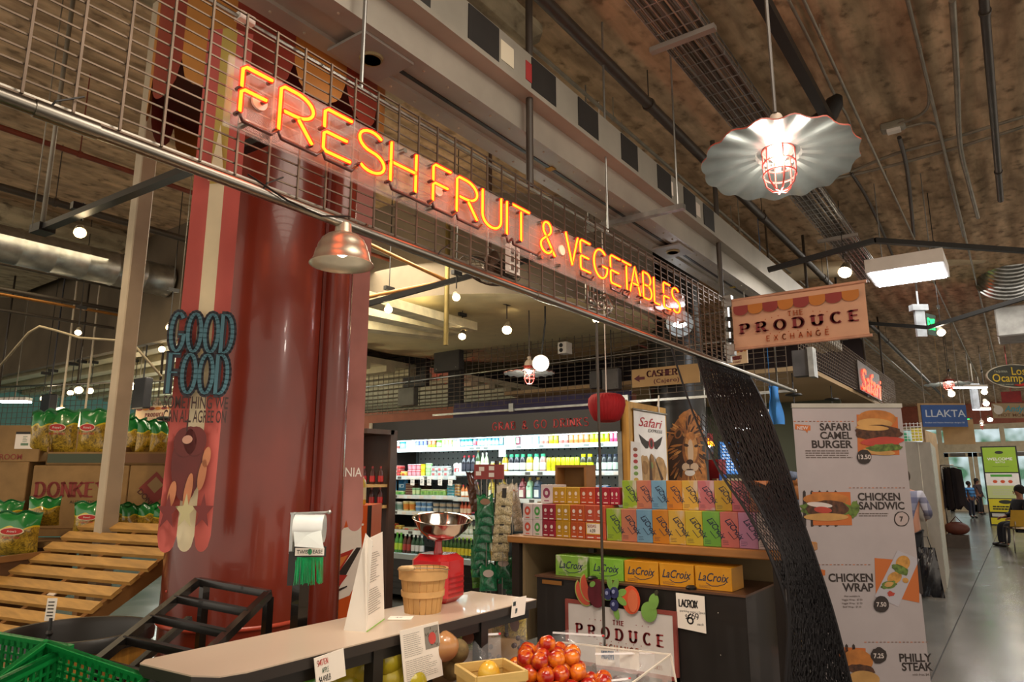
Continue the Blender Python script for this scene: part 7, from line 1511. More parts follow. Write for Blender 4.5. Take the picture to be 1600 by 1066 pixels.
cblob(m, 1072, 696, 4, 2.4, 6, 2, .3); cblob(m, 1088, 697, 3.5, 2.2, 6, 2, -.3); cblob(m, 1072, 730, 6.5, 6.5, 6, 4); cblob(m, 1085, 730, 6.5, 6.5, 6, 4); cblob(m, 1078, 739, 8, 5, 6, 5); cblob(m, 1078, 722, 5.5, 4, 7, 2); cblob(m, 1078, 728, .8, 4, 7, 2); cblob(m, 1078, 734, 6, 1, 8, 2)
m.build('lion_painting', [mt('#8a5224', .6, noise=.2, ns=14), mt('#a8682c', .6, noise=.2, ns=14), ink('#3e2412'), mt('#c08444', .6, noise=.1, ns=14), ink('#c8a888'), ink('#d8cabc')], o, smooth=True)

# ------------------------------------------------------------ stall behind: mesh band, ceiling, counters
struct('trim_10', M().bb(-7, -2.12, 9.4, 17, 2.86, 2.92), mt('#b89a70', .6, noise=.04, ns=1), label='tan tiled ceiling of the stall behind the net')
struct('trim_11', M().bb(-6.9, -2.5, 13.4, 13.5, 0, 2.86), mt('#4c4f3e', .7, noise=.06, ns=1), label='dark olive back wall of the stall behind the net')
lamp('AREA', (-4.2, 11, 2.8), 45, (1, .9, .72), 2.0, (-4.2, 11, 0))
o = T('stall_mesh_band', 'wire mesh band of the neighbouring stall receding beside the aisle', 'sign frame', (XS, 12, 2.9)); m = M()
for i in range(13): z = 2.9+.62*i/12; m.bar((XS, 8.75, z), (XS, 17, z), .005, .006)
for i in range(66): y = 8.75+.125*i; m.bar((XS+.006, y, 2.9), (XS+.006, y, 3.52), .007, .007)
m.build('wire_mesh', WIREM, o)
a = at(1240, 550, Y=8.7); bq = at(1268, 588, Y=8.7); M().bb(a.x, bq.x, 8.6, 8.75, bq.z, a.z).build('speaker_box', mt('#45413f', .5), o); m = M()
for i in range(3): m.ball((bq.x+.03, 8.6, bq.z+.06+.08*i), .012, 8, 5)
M().bb(bq.x, bq.x+.06, 8.58, 8.76, bq.z-.02, a.z+.02).build('end_plate', GALV, o); m.build('end_plate_bolt', BLACK, o)
for y in (9.5, 11.5, 13.5, 15.5): M().tube([(XS, y, 3.52), (XS, y, ZC)], .018, 8).build('drop_pole', PIPE_D, o, smooth=True)
a, bq = at(-30, 606, d=10), at(285, 592, d=9.2); o = T('mesh_screen', 'fine dark wire mesh screen at far left above the crisp bags', 'mesh screen', (a+bq)/2-V((0, 0, .8))); u = V((bq.x-a.x, bq.y-a.y, 0)); W = u.length; u.normalize(); m = M()
for i in range(13): z = a.z-.075*i; m.bar((a.x, a.y, z), (bq.x, bq.y, z), .006, .006)
for i in range(int(W/.09)): q = a+u*.09*i; m.bar((q.x, q.y, a.z), (q.x, q.y, a.z-.9), .006, .006)
m.build('wire_mesh', mt('#4a443a', .5, .4), o); M().tube([(a.x, a.y, a.z), (bq.x, bq.y, a.z)], .014, 8).build('rail', STEEL, o, smooth=True)
for k_ in (.1, .5, .9): q = a+u*W*k_; M().tube([(q.x, q.y, a.z), (q.x, q.y, ZC)], .014, 8).build('drop_pole', PIPE_D, o, smooth=True)
for px, py, d_, w_, lab in ((75, 640, 9.4, .3, 'left'), (222, 615, 9.0, .32, 'right')):
    p = at(px, py, d=d_); M().bb(p.x-w_/2, p.x+w_/2, p.y-.05, p.y+.05, p.z-.2, p.z+.2, bev=.01).tube([(p.x, p.y, p.z+.2), (p.x, p.y, ZC)], .01, 6).build('wall_speaker', mt('#26272e', .5), label=f'dark square speaker hanging in front of the far left mesh, {lab} one', cat='speaker')
# neighbouring neon script sign
y0 = at(1346, 600, X=XS+.06).y; y1 = at(1378, 620, X=XS+.06).y
o = T('neon_script_sign', 'small lit red neon script sign on the neighbouring mesh band', 'neon sign', (XS+.06, (y0+y1)/2, 2.95))
fr = (V((XS+.06, y0, 2.9)), ZY, ZZ); M().font('Safari', 0, .02, .4, fr, .002, 0, .004, .35, sx=(y1-y0)/1.25).build('neon_letters', mt('#ff3a1c', es=4), o); M().slab([(-.05, .0), (y1-y0+.05, .0), (y1-y0+.05, .5), (-.05, .5)], (fr[0]-V((.03, 0, 0)), ZY, ZZ), .01).build('backing_panel', mt('#4a443e', .5), o)
# blue cloth strip
a = at(1203, 606, d=7.9); bq = at(1222, 664, d=7.9); o = T('cloth_strip', 'blue cloth strip hanging from the band rail beside the net', 'cloth', (a.x, a.y, bq.z)); m = M(); u = V((.81, .59, 0))
m.grid(lambda p_, v: V((a.x, a.y, a.z+.02))+u*((p_-.15)*(.1+.06*v))+V((0, 0, -(a.z-bq.z+.02)*v))+V((.01*math.sin(v*7+p_*9), .02*math.sin(p_*8), 0)), 8, 14); m.tube([(a.x, a.y, a.z), (a.x, a.y, ZC)], .004, 5); m.build('cloth', mt('#1f66a0', .7, noise=.08), o, smooth=True)
# things in the stall
p = at(1107, 697, d=9.6); o = T('dome_lamp', 'glowing orange dome lamp in the stall behind the water cartons', 'lamp', p); M().lathe([(.08, 0), (.075, .03), (.05, .06), (.012, .075), (.012, .1)], (0, 0, 0), 20, caps=False).build('shade', mt('#ff9a1c', es=1.6), o, smooth=True, local=True); M().ball((0, 0, 0), .03, 10, 6).build('bulb', mt('#fff4d8', es=12), o, smooth=True, local=True); M().tube([(0, 0, .1), (0, 0, 2.86-p.z)], .005, 5).build('cord', BLACK, o, local=True)
def stallbox(px0, px1, py0, py1, d, dep, h, name, label, cat, es=0, extra=None):
    a, bq = at(px0, py0, d=d), at(px1, py1, d=d); u = V((bq.x-a.x, bq.y-a.y, 0)); W = u.length; u.normalize(); nn = V((-u.y, u.x, 0)); z0 = 0 if py1 > 800 else bq.z
    o = T(name, label, cat, (a.x, a.y, z0)); m = M(); fr = (V((a.x, a.y, z0))+nn*dep, u, ZZ); m.slab([(0, 0), (W, 0), (W, a.z-z0), (0, a.z-z0)], fr, dep); m.build('case', mt(h, .4, noise=.06), o)
    return o, (V((a.x, a.y, z0)), u, ZZ), W, a.z-z0
o, fr, W, H = stallbox(1098, 1124, 676, 870, 9.9, .5, '#2a2722', 'drinks_fridge', 'dark glass fridge in the stall beside the lion column', 'fridge'); m = M()
for i in range(5): m.rect(.03, H*(.3+.13*i), W-.03, H*(.3+.13*i)+.015, fr, .004, 0); [m.rect(.03+W*.12*j, H*(.3+.13*i)+.02, .03+W*.12*j+.05, H*(.3+.13*i)+.12, fr, .003, 1+(i+j) % 3) for j in range(7)]
m.build('shelf_contents', [ink('#6a7a5a'), ink('#4a5a3a'), ink('#6a4030'), ink('#3a3a34')], o); M().rect(.0, H-.12, W, H, fr, .004, 0).build('red_header', ink('#8a1c1c'), o)
o, fr, W, H = stallbox(1124, 1158, 690, 742, 10.4, .05, '#2a4a70', 'menu_screen', 'blue lit menu screen glimpsed behind the edge of the net', 'screen'); m = M(); m.rect(.01, .01, W-.01, H-.01, fr, .003, 0); dashes(m, W*.1, W*.9, H*.1, H*.9, 9, fr, 1, .3, .004); m.build('display', [mt('#3a70b0', es=.7), mt('#c8d8f0', es=.8)], o)
M().tube([fr[0]+fr[1]*W*.5+V((0, .05, H)), fr[0]+fr[1]*W*.5+V((0, .05, 2.86-fr[0].z))], .012, 6).build('mount', BLACK, o)
stallbox(1120, 1190, 748, 870, 9.6, .5, '#a89878', 'stall_counter', 'beige stall counter behind the water cartons', 'counter')
o, fr, W, H = stallbox(1122, 1136, 718, 765, 9.65, .3, '#8a2a34', 'drink_dispenser', 'red and blue machine on the stall counter behind the cartons', 'machine'); M().rect(0, 0, W, H*.5, fr, .003, 0).build('panel', ink('#2a5aa0'), o)
for px in (1240, 1300):
    p = at(px, 618 if px == 1240 else 625, d=9.2 if px == 1240 else 10.5); o = T('hanging_speaker', 'small black disc speaker hanging from the stall ceiling, '+('left one' if px == 1240 else 'right one'), 'speaker', p); M().lathe([(.02, -.015), (.11, 0), (.1, .02), (.02, .03)], (0, 0, 0), 20).build('disc', BLACK, o, smooth=True, local=True, auto=40); M().tube([(0, 0, -.02), (0, 0, -.35)], .008, 6).tube([(0, 0, .02), (0, 0, 2.86-p.z)], .008, 6).build('stem', BLACK, o, local=True)

# ------------------------------------------------------------ tall menu banner stand
A_, B_ = at(1237, 633, d=4.85), at(1407, 632, d=4.85); zt = 2.0; mu = V((B_.x-A_.x, B_.y-A_.y, 0)); mw = mu.length; mu.normalize()
o = T('menu_banner', 'tall white roll-up menu banner of burgers, sandwiches and wraps beside the aisle', 'banner', (A_.x+mu.x*mw/2, A_.y+mu.y*mw/2, 0)); fr = (V((A_.x, A_.y, 0)), mu, ZZ); mn = mu.cross(ZZ)
M().slab([(0, .08), (mw, .08), (mw, zt-.02), (0, zt-.02)], fr, .002).build('sheet', mt('#a59c9e', .75, noise=.02), o)
M().bar(fr[0]+V((0, 0, zt-.012))-mu*.005, fr[0]+mu*(mw+.005)+V((0, 0, zt-.012)), .02, .03).build('top_bar', STEEL, o); M().bar(fr[0]+V((0, 0, .04))-mu*.01, fr[0]+mu*(mw+.01)+V((0, 0, .04)), .2, .08).build('base_case', STEEL, o); M().tube([fr[0]+mu*mw/2-mn*.03+V((0, 0, .05)), fr[0]+mu*mw/2-mn*.03+V((0, 0, zt-.02))], .01, 8).build('pole', STEEL, o)
m = M(); I = {k: i for i, k in enumerate(['dark', 'orange', 'bun', 'meat', 'red', 'green', 'bread', 'white', 'brown', 'plate', 'wrap', 'grey'])}
L_ = (0.004, mw-.004); of = .004
def dsh(px0, px1, py):
    n = int((px1-px0)/6)
    for i in range(n): ppoly(m, fr, [(px0+6*i, py), (px0+6*i+3.4, py), (px0+6*i+3.4, py+1.2), (px0+6*i, py+1.2)], of, I['brown' if i % 3 else 'orange'])
dsh(1240, 1336, 658); dsh(1326, 1420, 762); dsh(1278, 1362, 882); dsh(1350, 1452, 1003)
ppoly(m, fr, [(1242, 663), (1266, 665), (1266, 673), (1262, 673), (1261, 677), (1258, 673), (1242, 671)], of, I['orange']); ptext(m, fr, 'NEW', 1244.5, 671.5, 5.5, of+.002, I['white'], bold=.02, shear=.1)
BO = dict(bold=.028, align='R', sp=.98)
ptext(m, fr, 'SAFARI', 1329, 672.5, 11.5, of, I['dark'], **BO, sx=1.02); ptext(m, fr, 'CAMEL', 1331, 686, 11.5, of, I['dark'], **BO, sx=1.02); ptext(m, fr, 'BURGER', 1332, 700, 12, of, I['dark'], **BO, sx=1.06)
def pd(px0, px1, py0, py1, n): x0, y0 = on_plane(fr, px0, py1); x1, y1 = on_plane(fr, px1, py0); dashes(m, x0, x1, y0, y1, n, fr, I['grey'], .45, of, .12)
pd(1259, 1333, 703, 717, 4)
ppoly(m, fr, [(1338, 648), (1402, 652), (1405, 711), (1340, 711)], of, I['orange']); 
blob(m, fr, 1370, 654, 30, 13, of+.001, I['bun'], .05, lim=L_); blob(m, fr, 1366, 662, 28, 8, of+.002, I['bread'], .03, lim=L_); blob(m, fr, 1372, 677, 37, 13, of+.003, I['meat'], .03, jit=.09, lim=L_); blob(m, fr, 1362, 669, 26, 4, of+.004, I['bread'], .04, lim=L_); blob(m, fr, 1378, 690, 34, 7, of+.004, I['red'], -.06, jit=.04, lim=L_); blob(m, fr, 1380, 700, 28, 6, of+.005, I['green'], -.05, jit=.14, lim=L_); blob(m, fr, 1372, 706, 26, 5, of+.0045, I['bread'], .1, lim=L_)
blob(m, fr, 1349, 714, 11.5, 11.5, of+.007, I['dark'], jit=.03); ptext(m, fr, '13.50', 1349, 717.5, 7, of+.009, I['white'], bold=.02, align='C')
def forks(xs, y0, y1):
    for x in xs: ppoly(m, fr, [(x-2, y0+3), (x, y0), (x+2.5, y0+3), (x+3.5, y1), (x, y1+1.5), (x-1.5, y1)], of, I['dark'])
forks((1256, 1268, 1280, 1292, 1305), 766, 822); ppoly(m, fr, [(1268, 769), (1328, 769), (1331, 821), (1270, 821)], of+.001, I['orange'])
blob(m, fr, 1290, 780, 36, 10, of+.003, I['bun'], .0); blob(m, fr, 1290, 795, 40, 15, of+.002, I['green'], 0, jit=.12); blob(m, fr, 1292, 795, 34, 13, of+.0035, I['meat'], 0, jit=.05); blob(m, fr, 1280, 789, 20, 4, of+.004, I['white'], .1); blob(m, fr, 1285, 797, 14, 5, of+.0045, I['red'], .1); blob(m, fr, 1290, 808, 35, 6, of+.004, I['bread'], 0); blob(m, fr, 1334, 796, 8, 13, of+.004, I['green'], .2, jit=.15)
BL_ = dict(bold=.028, align='L', sp=.98); ptext(m, fr, 'CHICKEN', 1340, 782, 12, of, I['dark'], **BL_, sx=.98); ptext(m, fr, 'SANDWIC', 1342, 796, 12, of, I['dark'], **BL_, sx=.97); pd(1342, 1390, 801, 808, 2)
blob(m, fr, 1408, 811, 12, 12, of, I['dark'], jit=.04); blob(m, fr, 1408, 811, 10.4, 10.4, of+.002, 12, jit=.03); ptext(m, fr, '7', 1408, 815, 8, of+.003, I['dark'], bold=.03, align='C')
ppoly(m, fr, [(1279, 889), (1289, 891), (1289, 899), (1285, 900), (1281, 897)], of, I['orange']); ptext(m, fr, 'CHICKEN', 1364, 909, 13, of, I['dark'], **BO, sx=.97); ptext(m, fr, 'WRAP', 1365, 924, 13, of, I['dark'], **BO)
for i, s_ in enumerate(('Also available in', 'Veggie Wrap : $7.50', 'Veggie Wrap : $7.50', 'Beef Wrap : $7.50')): ptext(m, fr, s_, 1331, 933+5.6*i, 3, of, I['grey'], bold=.01, align='C')
ppoly(m, fr, [(1366, 872), (1435, 878), (1436, 942), (1368, 928)], of, I['orange']); ppoly(m, fr, [(1402, 860), (1436, 874), (1403, 948), (1366, 932)], of+.001, I['plate'])
blob(m, fr, 1410, 880, 11, 12, of+.002, I['wrap'], .5); blob(m, fr, 1406, 890, 14, 7, of+.003, I['green'], .5, jit=.12); blob(m, fr, 1397, 903, 12, 9, of+.002, I['wrap'], -.5); blob(m, fr, 1388, 914, 12, 6, of+.003, I['green'], -.2, jit=.15); blob(m, fr, 1388, 913, 7, 4, of+.004, I['bread'], -.2, jit=.1); blob(m, fr, 1414, 907, 5, 4, of+.003, I['wrap'], .3); blob(m, fr, 1391, 928, 5, 4, of+.003, I['red'], 0, jit=.3); ppoly(m, fr, [(1432, 872), (1435, 872), (1442, 926), (1440, 930), (1436, 926)], of+.001, I['dark'])
blob(m, fr, 1376, 944, 12, 13, of+.006, I['dark'], jit=.03); ptext(m, fr, '7.50', 1376, 947.5, 7, of+.008, I['white'], bold=.02, align='C')
ppoly(m, fr, [(1310, 1011), (1352, 1013), (1353, 1040), (1312, 1036)], of, I['orange']); blob(m, fr, 1340, 1032, 24, 17, of+.001, I['bun'], .2); blob(m, fr, 1345, 1046, 22, 8, of+.002, I['meat'], .1, jit=.08); blob(m, fr, 1350, 1060, 24, 12, of+.003, I['bread'], .1); forks((1322, 1333), 1006, 1030)
blob(m, fr, 1372, 1024, 12.5, 12.5, of+.004, I['dark'], jit=.08); ptext(m, fr, '7.25', 1372, 1028, 7.5, of+.006, I['white'], bold=.02, align='C'); ptext(m, fr, 'PHILLY', 1456, 1034, 13, of, I['dark'], **BO); ptext(m, fr, 'STEAK', 1457.5, 1048, 13, of, I['dark'], **BO); ptext(m, fr, 'with fries $4.25', 1457, 1056, 4, of, I['grey'], bold=.005, align='R')
m.build('print', [ink('#2e2523'), ink('#b5622c'), mt('#a8682c', .6, noise=.15, ns=14), mt('#4a2c1c', .7, noise=.3, ns=40), mt('#a83a2c', .6, noise=.12), mt('#54692c', .7, noise=.3, ns=40), mt('#b58a50', .7, noise=.12), ink('#c8bcb8'), ink('#6a4434'), ink('#a8a4ac'), mt('#b0803c', .7, noise=.15, ns=30), ink('#5c504c'), ink('#a99a98')], o)

# ------------------------------------------------------------ black net
rows = [(640, 1112, 1198, 5.0), (730, 1150, 1230, 4.25), (800, 1189, 1250, 3.75), (870, 1222, 1274, 3.52), (960, 1233, 1303, 3.46), (1066, 1231, 1330, 3.42), (1160, 1228, 1352, 3.4)]
ya, yb = at(1085, 548, X=XS).y, at(1170, 586, X=XS).y
o = T('black_net', 'black string net hung from the band rail and swept down over the table end', 'net', (XS, (ya+yb)/2, .3))
def strand(u, v, lay):
    k = v*len(rows); i = min(int(k), len(rows)-1); f = k-i
    def rp(j):
        if j == 0: return V((XS+.015, ya+(yb-ya)*u, ZB-.05))
        y, l, r, d = rows[j-1]; uu = u if u >= 0 else u*(1 if j in (1, 2, 3, 4) else .1); dd = d+.12*lay+(.15*(u-.3) if j > 2 else 0); return at(l+(r-l)*uu, y, d=dd)
    p0, p1, p2, p3 = rp(max(i-1, 0)), rp(i), rp(i+1), rp(min(i+2, len(rows)))
    return .5*((2*p1)+(p2-p0)*f+(2*p0-5*p1+4*p2-p3)*f*f+(3*p1-p0-3*p2+p3)*f**3)
m = M(); NS = 54; rn = random.Random(5)
for lay in range(4):
    for j in range(NS):
        u = (j+.5)/NS; ph = j % 2; pts = []; wbl = rn.uniform(-.012, .012)
        for q in range(91):
            v = q/90; p = strand(min(max(u+wbl+(.52/NS)*(1 if (q+ph+lay) % 2 else -1)+.006*math.sin(v*21+j*1.7), 0), 1), v, lay*.4); pts.append(p+V((rn.uniform(-.004, .004), rn.uniform(-.004, .004), 0)))
        m.tube(pts, .0029, 3, caps=False)
for j in range(9):          # loose meshes on the left side
    u = -.04*(j+.5); pts = []
    for q in range(91):
        v = q/90; p = strand(u+.02*(1 if (q+j) % 2 else -1), v, 0); pts.append(p+V((rn.uniform(-.003, .003), rn.uniform(-.003, .003), 0)))
    m.tube(pts[14:60], .0026, 3, caps=False)
for u in (-.36, 0, .02, .99, 1):
    m.tube([strand(u, q/60, 0) for q in range(61)], .006 if u > -.1 else .008, 5, caps=False)
m.build('net_cords', mt('#100c10', .8, noise=0), o); o.children[0]['kind'] = 'stuff'
# ------------------------------------------------------------ aisle: partition, signs, clothes, people
a, bq = at(1413, 690, d=9.4), at(1453, 690, d=9.6); z1 = a.z; u = V((bq.x-a.x, bq.y-a.y, 0)); W = u.length; u.normalize(); nn = V((-u.y, u.x, 0)); o_ = V((a.x, a.y, 0)); fr = (o_, u, ZZ)
o = T('partition_panel', 'grey stall partition panel behind the plaid shirted person', 'partition', o_+u*W/2); M().slab([(0, .02), (W, .02), (W, z1), (0, z1)], (o_+nn*.04, u, ZZ), .04).build('panel', mt('#7e766a', .6, noise=.04), o); M().bar(o_+u*W*.52+V((0, 0, .02)), o_+u*W*.52+V((0, 0, z1)), .008, .01).build('seam', mt('#b5ac98', .5), o)
M().bb(o_.x-.02, o_.x+.05, o_.y-.02, o_.y+.1, 0, .02).build('foot', STEEL, o)
a, bq = at(1452, 686, d=9.9), at(1462, 720, d=11.5); u2 = V((bq.x-a.x, bq.y-a.y, 0)); M().bar((a.x, a.y, z1/2), (bq.x, bq.y, z1/2), .03, z1).build('partition_edge', mt('#a8a89c', .5, noise=.1, ns=20), label='pale speckled partition edge running back from the grey panel', cat='partition')
a, bq = at(1442, 672, d=14.3), at(1463, 700, d=15.6); M().bar((a.x, a.y, a.z/2+.0), (bq.x, bq.y, a.z/2), .06, a.z).build('wooden_partition', mt('#b89c74', .7, noise=.06), label='tan wooden stall side under the blue sign', cat='partition')
p = at(1424, 678, d=9.5); o = T('wire_basket', 'white wire grid basket with yellow packets above the grey partition', 'basket', (p.x, p.y, z1+.0)); m = M()
for i in range(7): m.bar((p.x-.14+.045*i, p.y, z1), (p.x-.14+.045*i, p.y, z1+.26), .006, .006); m.bar((p.x-.14, p.y, z1+.04*i+.005), (p.x+.13, p.y, z1+.04*i+.005), .006, .006)
m.build('wire_grid', WHITE_P, o); M().bb(p.x+.0, p.x+.12, p.y+.02, p.y+.08, z1+.01, z1+.18).build('packet', ink('#c8b83a'), o)
# signs
def sign2(px, d, label, h, txt, name='hanging_sign', board=None):
    pts = [at(x, y, d=d) for x, y in px]; u = V((pts[1].x-pts[0].x, pts[1].y-pts[0].y, 0)); W = u.length; u.normalize(); z1, z0 = (pts[0].z+pts[1].z)/2, (pts[2].z+pts[3].z)/2; fr = (V((pts[0].x, pts[0].y, z0)), u, ZZ); H = z1-z0; nb = u.cross(ZZ)
    o = T(name, label, 'sign', fr[0]+u*W/2)
    if board: M().slab([(-W*board[0], -H*board[2]), (W*(1+board[1]), -H*board[2]), (W*(1+board[1]), H*(1+board[3])), (-W*board[0], H*(1+board[3]))], (fr[0]-nb*.03, u, ZZ), .02).build('backing_board', mt('#b5966c', .8, noise=.05), o)
    M().slab([(0, 0), (W, 0), (W, H), (0, H)], fr, .012).build('panel', mt(h, .5, noise=.05), o); m = M()
    for t_, x, y, hh, mi, kw in txt: m.font(t_, W*x, H*y, H*hh, fr, .014+.001*mi, mi, **kw)
    top = max(0, board[3]) if board else 0
    M().tube([fr[0]+u*W*.1+V((0, 0, H*(1+top))), V((fr[0].x+u.x*W*.1, fr[0].y+u.y*W*.1, ZC))], .008, 5).tube([fr[0]+u*W*.9+V((0, 0, H*(1+top))), V((fr[0].x+u.x*W*.9, fr[0].y+u.y*W*.9, ZC))], .008, 5).build('hanging_wire', GREYP, o)
    return o, fr, W, H, m
o, fr, W, H, m = sign2([(1438, 633), (1508, 633), (1512, 666), (1442, 669)], 14, 'blue cloth sign with white capitals hanging on a tan board over the aisle stalls', '#1c4f96', [('LLAKTA', .07, .45, .34, 0, dict(bold=.01, sx=1.12)), ('Andean and Native American designs', .05, .16, .07, 0, dict(sx=1.15)), ('108', .86, .16, .07, 0, {})], board=(.06, -.02, .02, .08)); m.build('lettering', ink('#c8d4e0'), o)
a, bq = at(1473, 676, d=14.2), at(1517, 695, d=14.2); M().bb(a.x, bq.x+.1, a.y+.05, a.y+.08, bq.z, a.z+.25).tube([(a.x+.05, a.y+.065, a.z+.2), (a.x+.05, a.y+.065, ZC)], .006, 5).build('kraft_board', mt('#c0a276', .8, noise=.05), label='blank rounded kraft board hanging below the blue sign', cat='board')
o_ = at(1585, 588, d=12); uu = V((.809, .588, 0)); fr = (o_, uu, ZZ); o = T('oval_sign', 'dark oval sign with yellow lettering and a red chilli at the right edge', 'sign', o_); m = M()
def ovl(rx, ry, t_, mi, off): M_ = [(rx*math.cos(2*PI*i/40), ry*math.sin(2*PI*i/40)) for i in range(40)]; m.slab(M_, (o_+uu.cross(ZZ)*off, uu, ZZ), t_, mi)
ovl(.5, .205, .03, 0, 0); ovl(.485, .19, .004, 1, .031); m.build('oval_panel', [mt('#b8b09c', .5), mt('#2e3028', .5)], o); m = M(); m.font('Los', -.08, .02, .14, fr, .04, 0, .01, sx=.95); m.font('Ocampo', -.42, -.1, .14, fr, .042, 0, .01, sx=.95); m.font('TAQUERIA', -.37, .06, .035, fr, .04, 1); m.font('mexican restaurant', -.33, -.155, .025, fr, .04, 1)
m.tube([o_+uu*x+V((0, 0, z))+uu.cross(ZZ)*.04 for x, z in ((-.05, -.16), (.06, -.165), (.16, -.14), (.24, -.08), (.27, -.05))], [.004, .022, .026, .024, .008], 8, 2); m.build('lettering', [ink('#c8a82c'), ink('#b0b09a'), ink('#b02418')], o); M().tube([o_+V((0, 0, .2)), (o_.x, o_.y, ZC)], .01, 6).build('hanging_wire', GREYP, o)
p = at(1580, 620, d=17); M().bb(p.x-.2, p.x+.2, p.y-.1, p.y+.1, p.z-.15, p.z+.12).tube([(p.x, p.y, p.z+.1), (p.x, p.y, ZC)], .01, 6).build('red_box', mt('#8a1c1c', .5), label='small red hanging box below the oval sign', cat='box').location.z += 0
o, fr, W, H, m = sign2([(1549, 633), (1625, 628), (1625, 652), (1550, 656)], 16, 'tan sign with cyan script and brown capitals at the right edge', '#9c8662', [('Andys', .25, .45, .42, 0, dict(shear=.3, bold=.015)), ('HOT MOM', .1, .1, .22, 1, dict(sx=1.3, bold=.01))]); m.ell(W*.12, H*.55, W*.1, H*.3, fr, .016, 2, 18, .4); m.poly([(W*.05, H*.7), (W*.02, H*.95), (W*.12, H*.85)], fr, .016, 2); m.build('lettering', [ink('#2e9ab0'), ink('#6a4a2c'), ink('#d8d4cc')], o)
# exit signs
p = at(1438, 505, d=11.5); o = T('exit_sign', 'white exit sign box seen from its edge with green letters over the aisle', 'exit sign', (p.x, p.y, p.z-.25)); M().box((p.x, p.y, p.z), (.16, .05, .46), rz=rad(36)).box((p.x, p.y, p.z+.26), (.26, .12, .1), rz=rad(36)).build('housing', mt('#a8b0b8', .5), o); ux_ = V((.35, .94, 0)); fr = (V((p.x+.09, p.y+.03, p.z-.2)), ux_, ZZ); m = M(); m.slab([(0, 0), (.3, 0), (.3, .36), (0, .36)], fr, .01, 0); m.stroke('EXIT', .02, .1, .17, fr, .013, 1, w=.2, sx=.55); m.build('face', [mt('#3a4a44', .5), mt('#1cd860', es=2.5)], o); M().tube([(p.x, p.y, p.z+.3), (p.x, p.y, ZC)], .014, 8).build('stem', mt('#a8b0b8', .5), o)
p = at(1520, 656, d=22); o = T('exit_sign', 'far green lit EXIT sign above the entrance doors', 'exit sign', p-V((0, 0, .18))); fr = (p-V((.3, 0, .18))+V((0, 0, 0)), V((.81, .59, 0)), ZZ); M().slab([(-.03, -.03), (.33, -.03), (.33, .25), (-.03, .25)], fr, .03).build('housing', mt('#20332a', .5), o); m = M(); m.stroke('EXIT', 0, .04, .16, fr, .034, 0, w=.2, sx=.6); m.build('letters', mt('#1ce060', es=4), o); M().tube([fr[0]+fr[1]*.15+V((0, 0, .25)), (fr[0].x+fr[1].x*.15, fr[0].y+fr[1].y*.15, ZC)], .012, 6).build('stem', GREYP, o)
p = at(1523, 622, d=18.5); o = T('exit_sign', 'grey hanging sign box seen from its edge beside the far lights', 'sign', p-V((0, 0, .3))); M().box((p.x, p.y, p.z), (.16, .1, .6), rz=rad(36)).box((p.x, p.y, p.z+.33), (.25, .15, .1), rz=rad(36)).build('housing', mt('#b8c0c8', .5), o); M().tube([(p.x, p.y, p.z+.35), (p.x, p.y, ZC)], .014, 6).build('stem', GREYP, o)
# standing welcome sign
WYs = 27.0; pts = [at(1531, 698, Y=WYs), at(1564, 698, Y=WYs), at(1576, 806, Y=WYs)]
x0 = pts[0].x+.05; x1 = x0+.86; o = T('welcome_sign', 'tall lime and yellow WELCOME sign standing near the entrance doors', 'sign', ((x0+x1)/2, WYs, 0)); zt = pts[0].z
M().bb(x0-.04, x1+.04, WYs, WYs+.05, 0, zt).build('frame', BLACK, o); H = zt; fr = (V((x0, WYs-.004, 0)), ZX, ZZ); W = x1-x0; m = M()
m.rect(0, H*.67, W, H*.985, fr, 0, 0); m.rect(0, H*.34, W, H*.655, fr, 0, 2); m.rect(0, H*.34, W, H*.5, fr, .001, 5); m.rect(0, H*.17, W, H*.33, fr, 0, 1); m.rect(0, H*.015, W, H*.095, fr, 0, 1); m.rect(W*.05, H*.11, W*.95, H*.15, fr, .001, 6)
m.font('WELCOME', W*.5, H*.82, H*.035, fr, .002, 2, .02, align='C', sx=1.15); m.ell(W*.5, H*.92, W*.13, H*.02, fr, .002, 3, 18); m.font('SEATTLE', W*.5, H*.785, H*.02, fr, .002, 2, .01, align='C'); m.rect(W*.25, H*.74, W*.75, H*.743, fr, .002, 3); m.rect(W*.15, H*.61, W*.8, H*.64, fr, .002, 4)
for i in range(3): m.ell(W*(.27+.23*i), H*.55, W*.07, H*.02, fr, .002, 7, 14)
dashes(m, W*.15, W*.85, H*.38, H*.46, 4, fr, 6, .3, .003); m.ell(W*.5, H*.295, W*.2, H*.025, fr, .002, 3, 20); dashes(m, W*.1, W*.9, H*.19, H*.25, 2, fr, 3, .6, .003, .1); m.build('print', [mt('#8fb02a', .5, noise=.02), mt('#c8b81c', .5, noise=.02), WHITE_P, ink('#2a2c20'), ink('#4a9a34'), ink('#b8c080'), ink('#b8b4a8'), ink('#c8542c')], o)
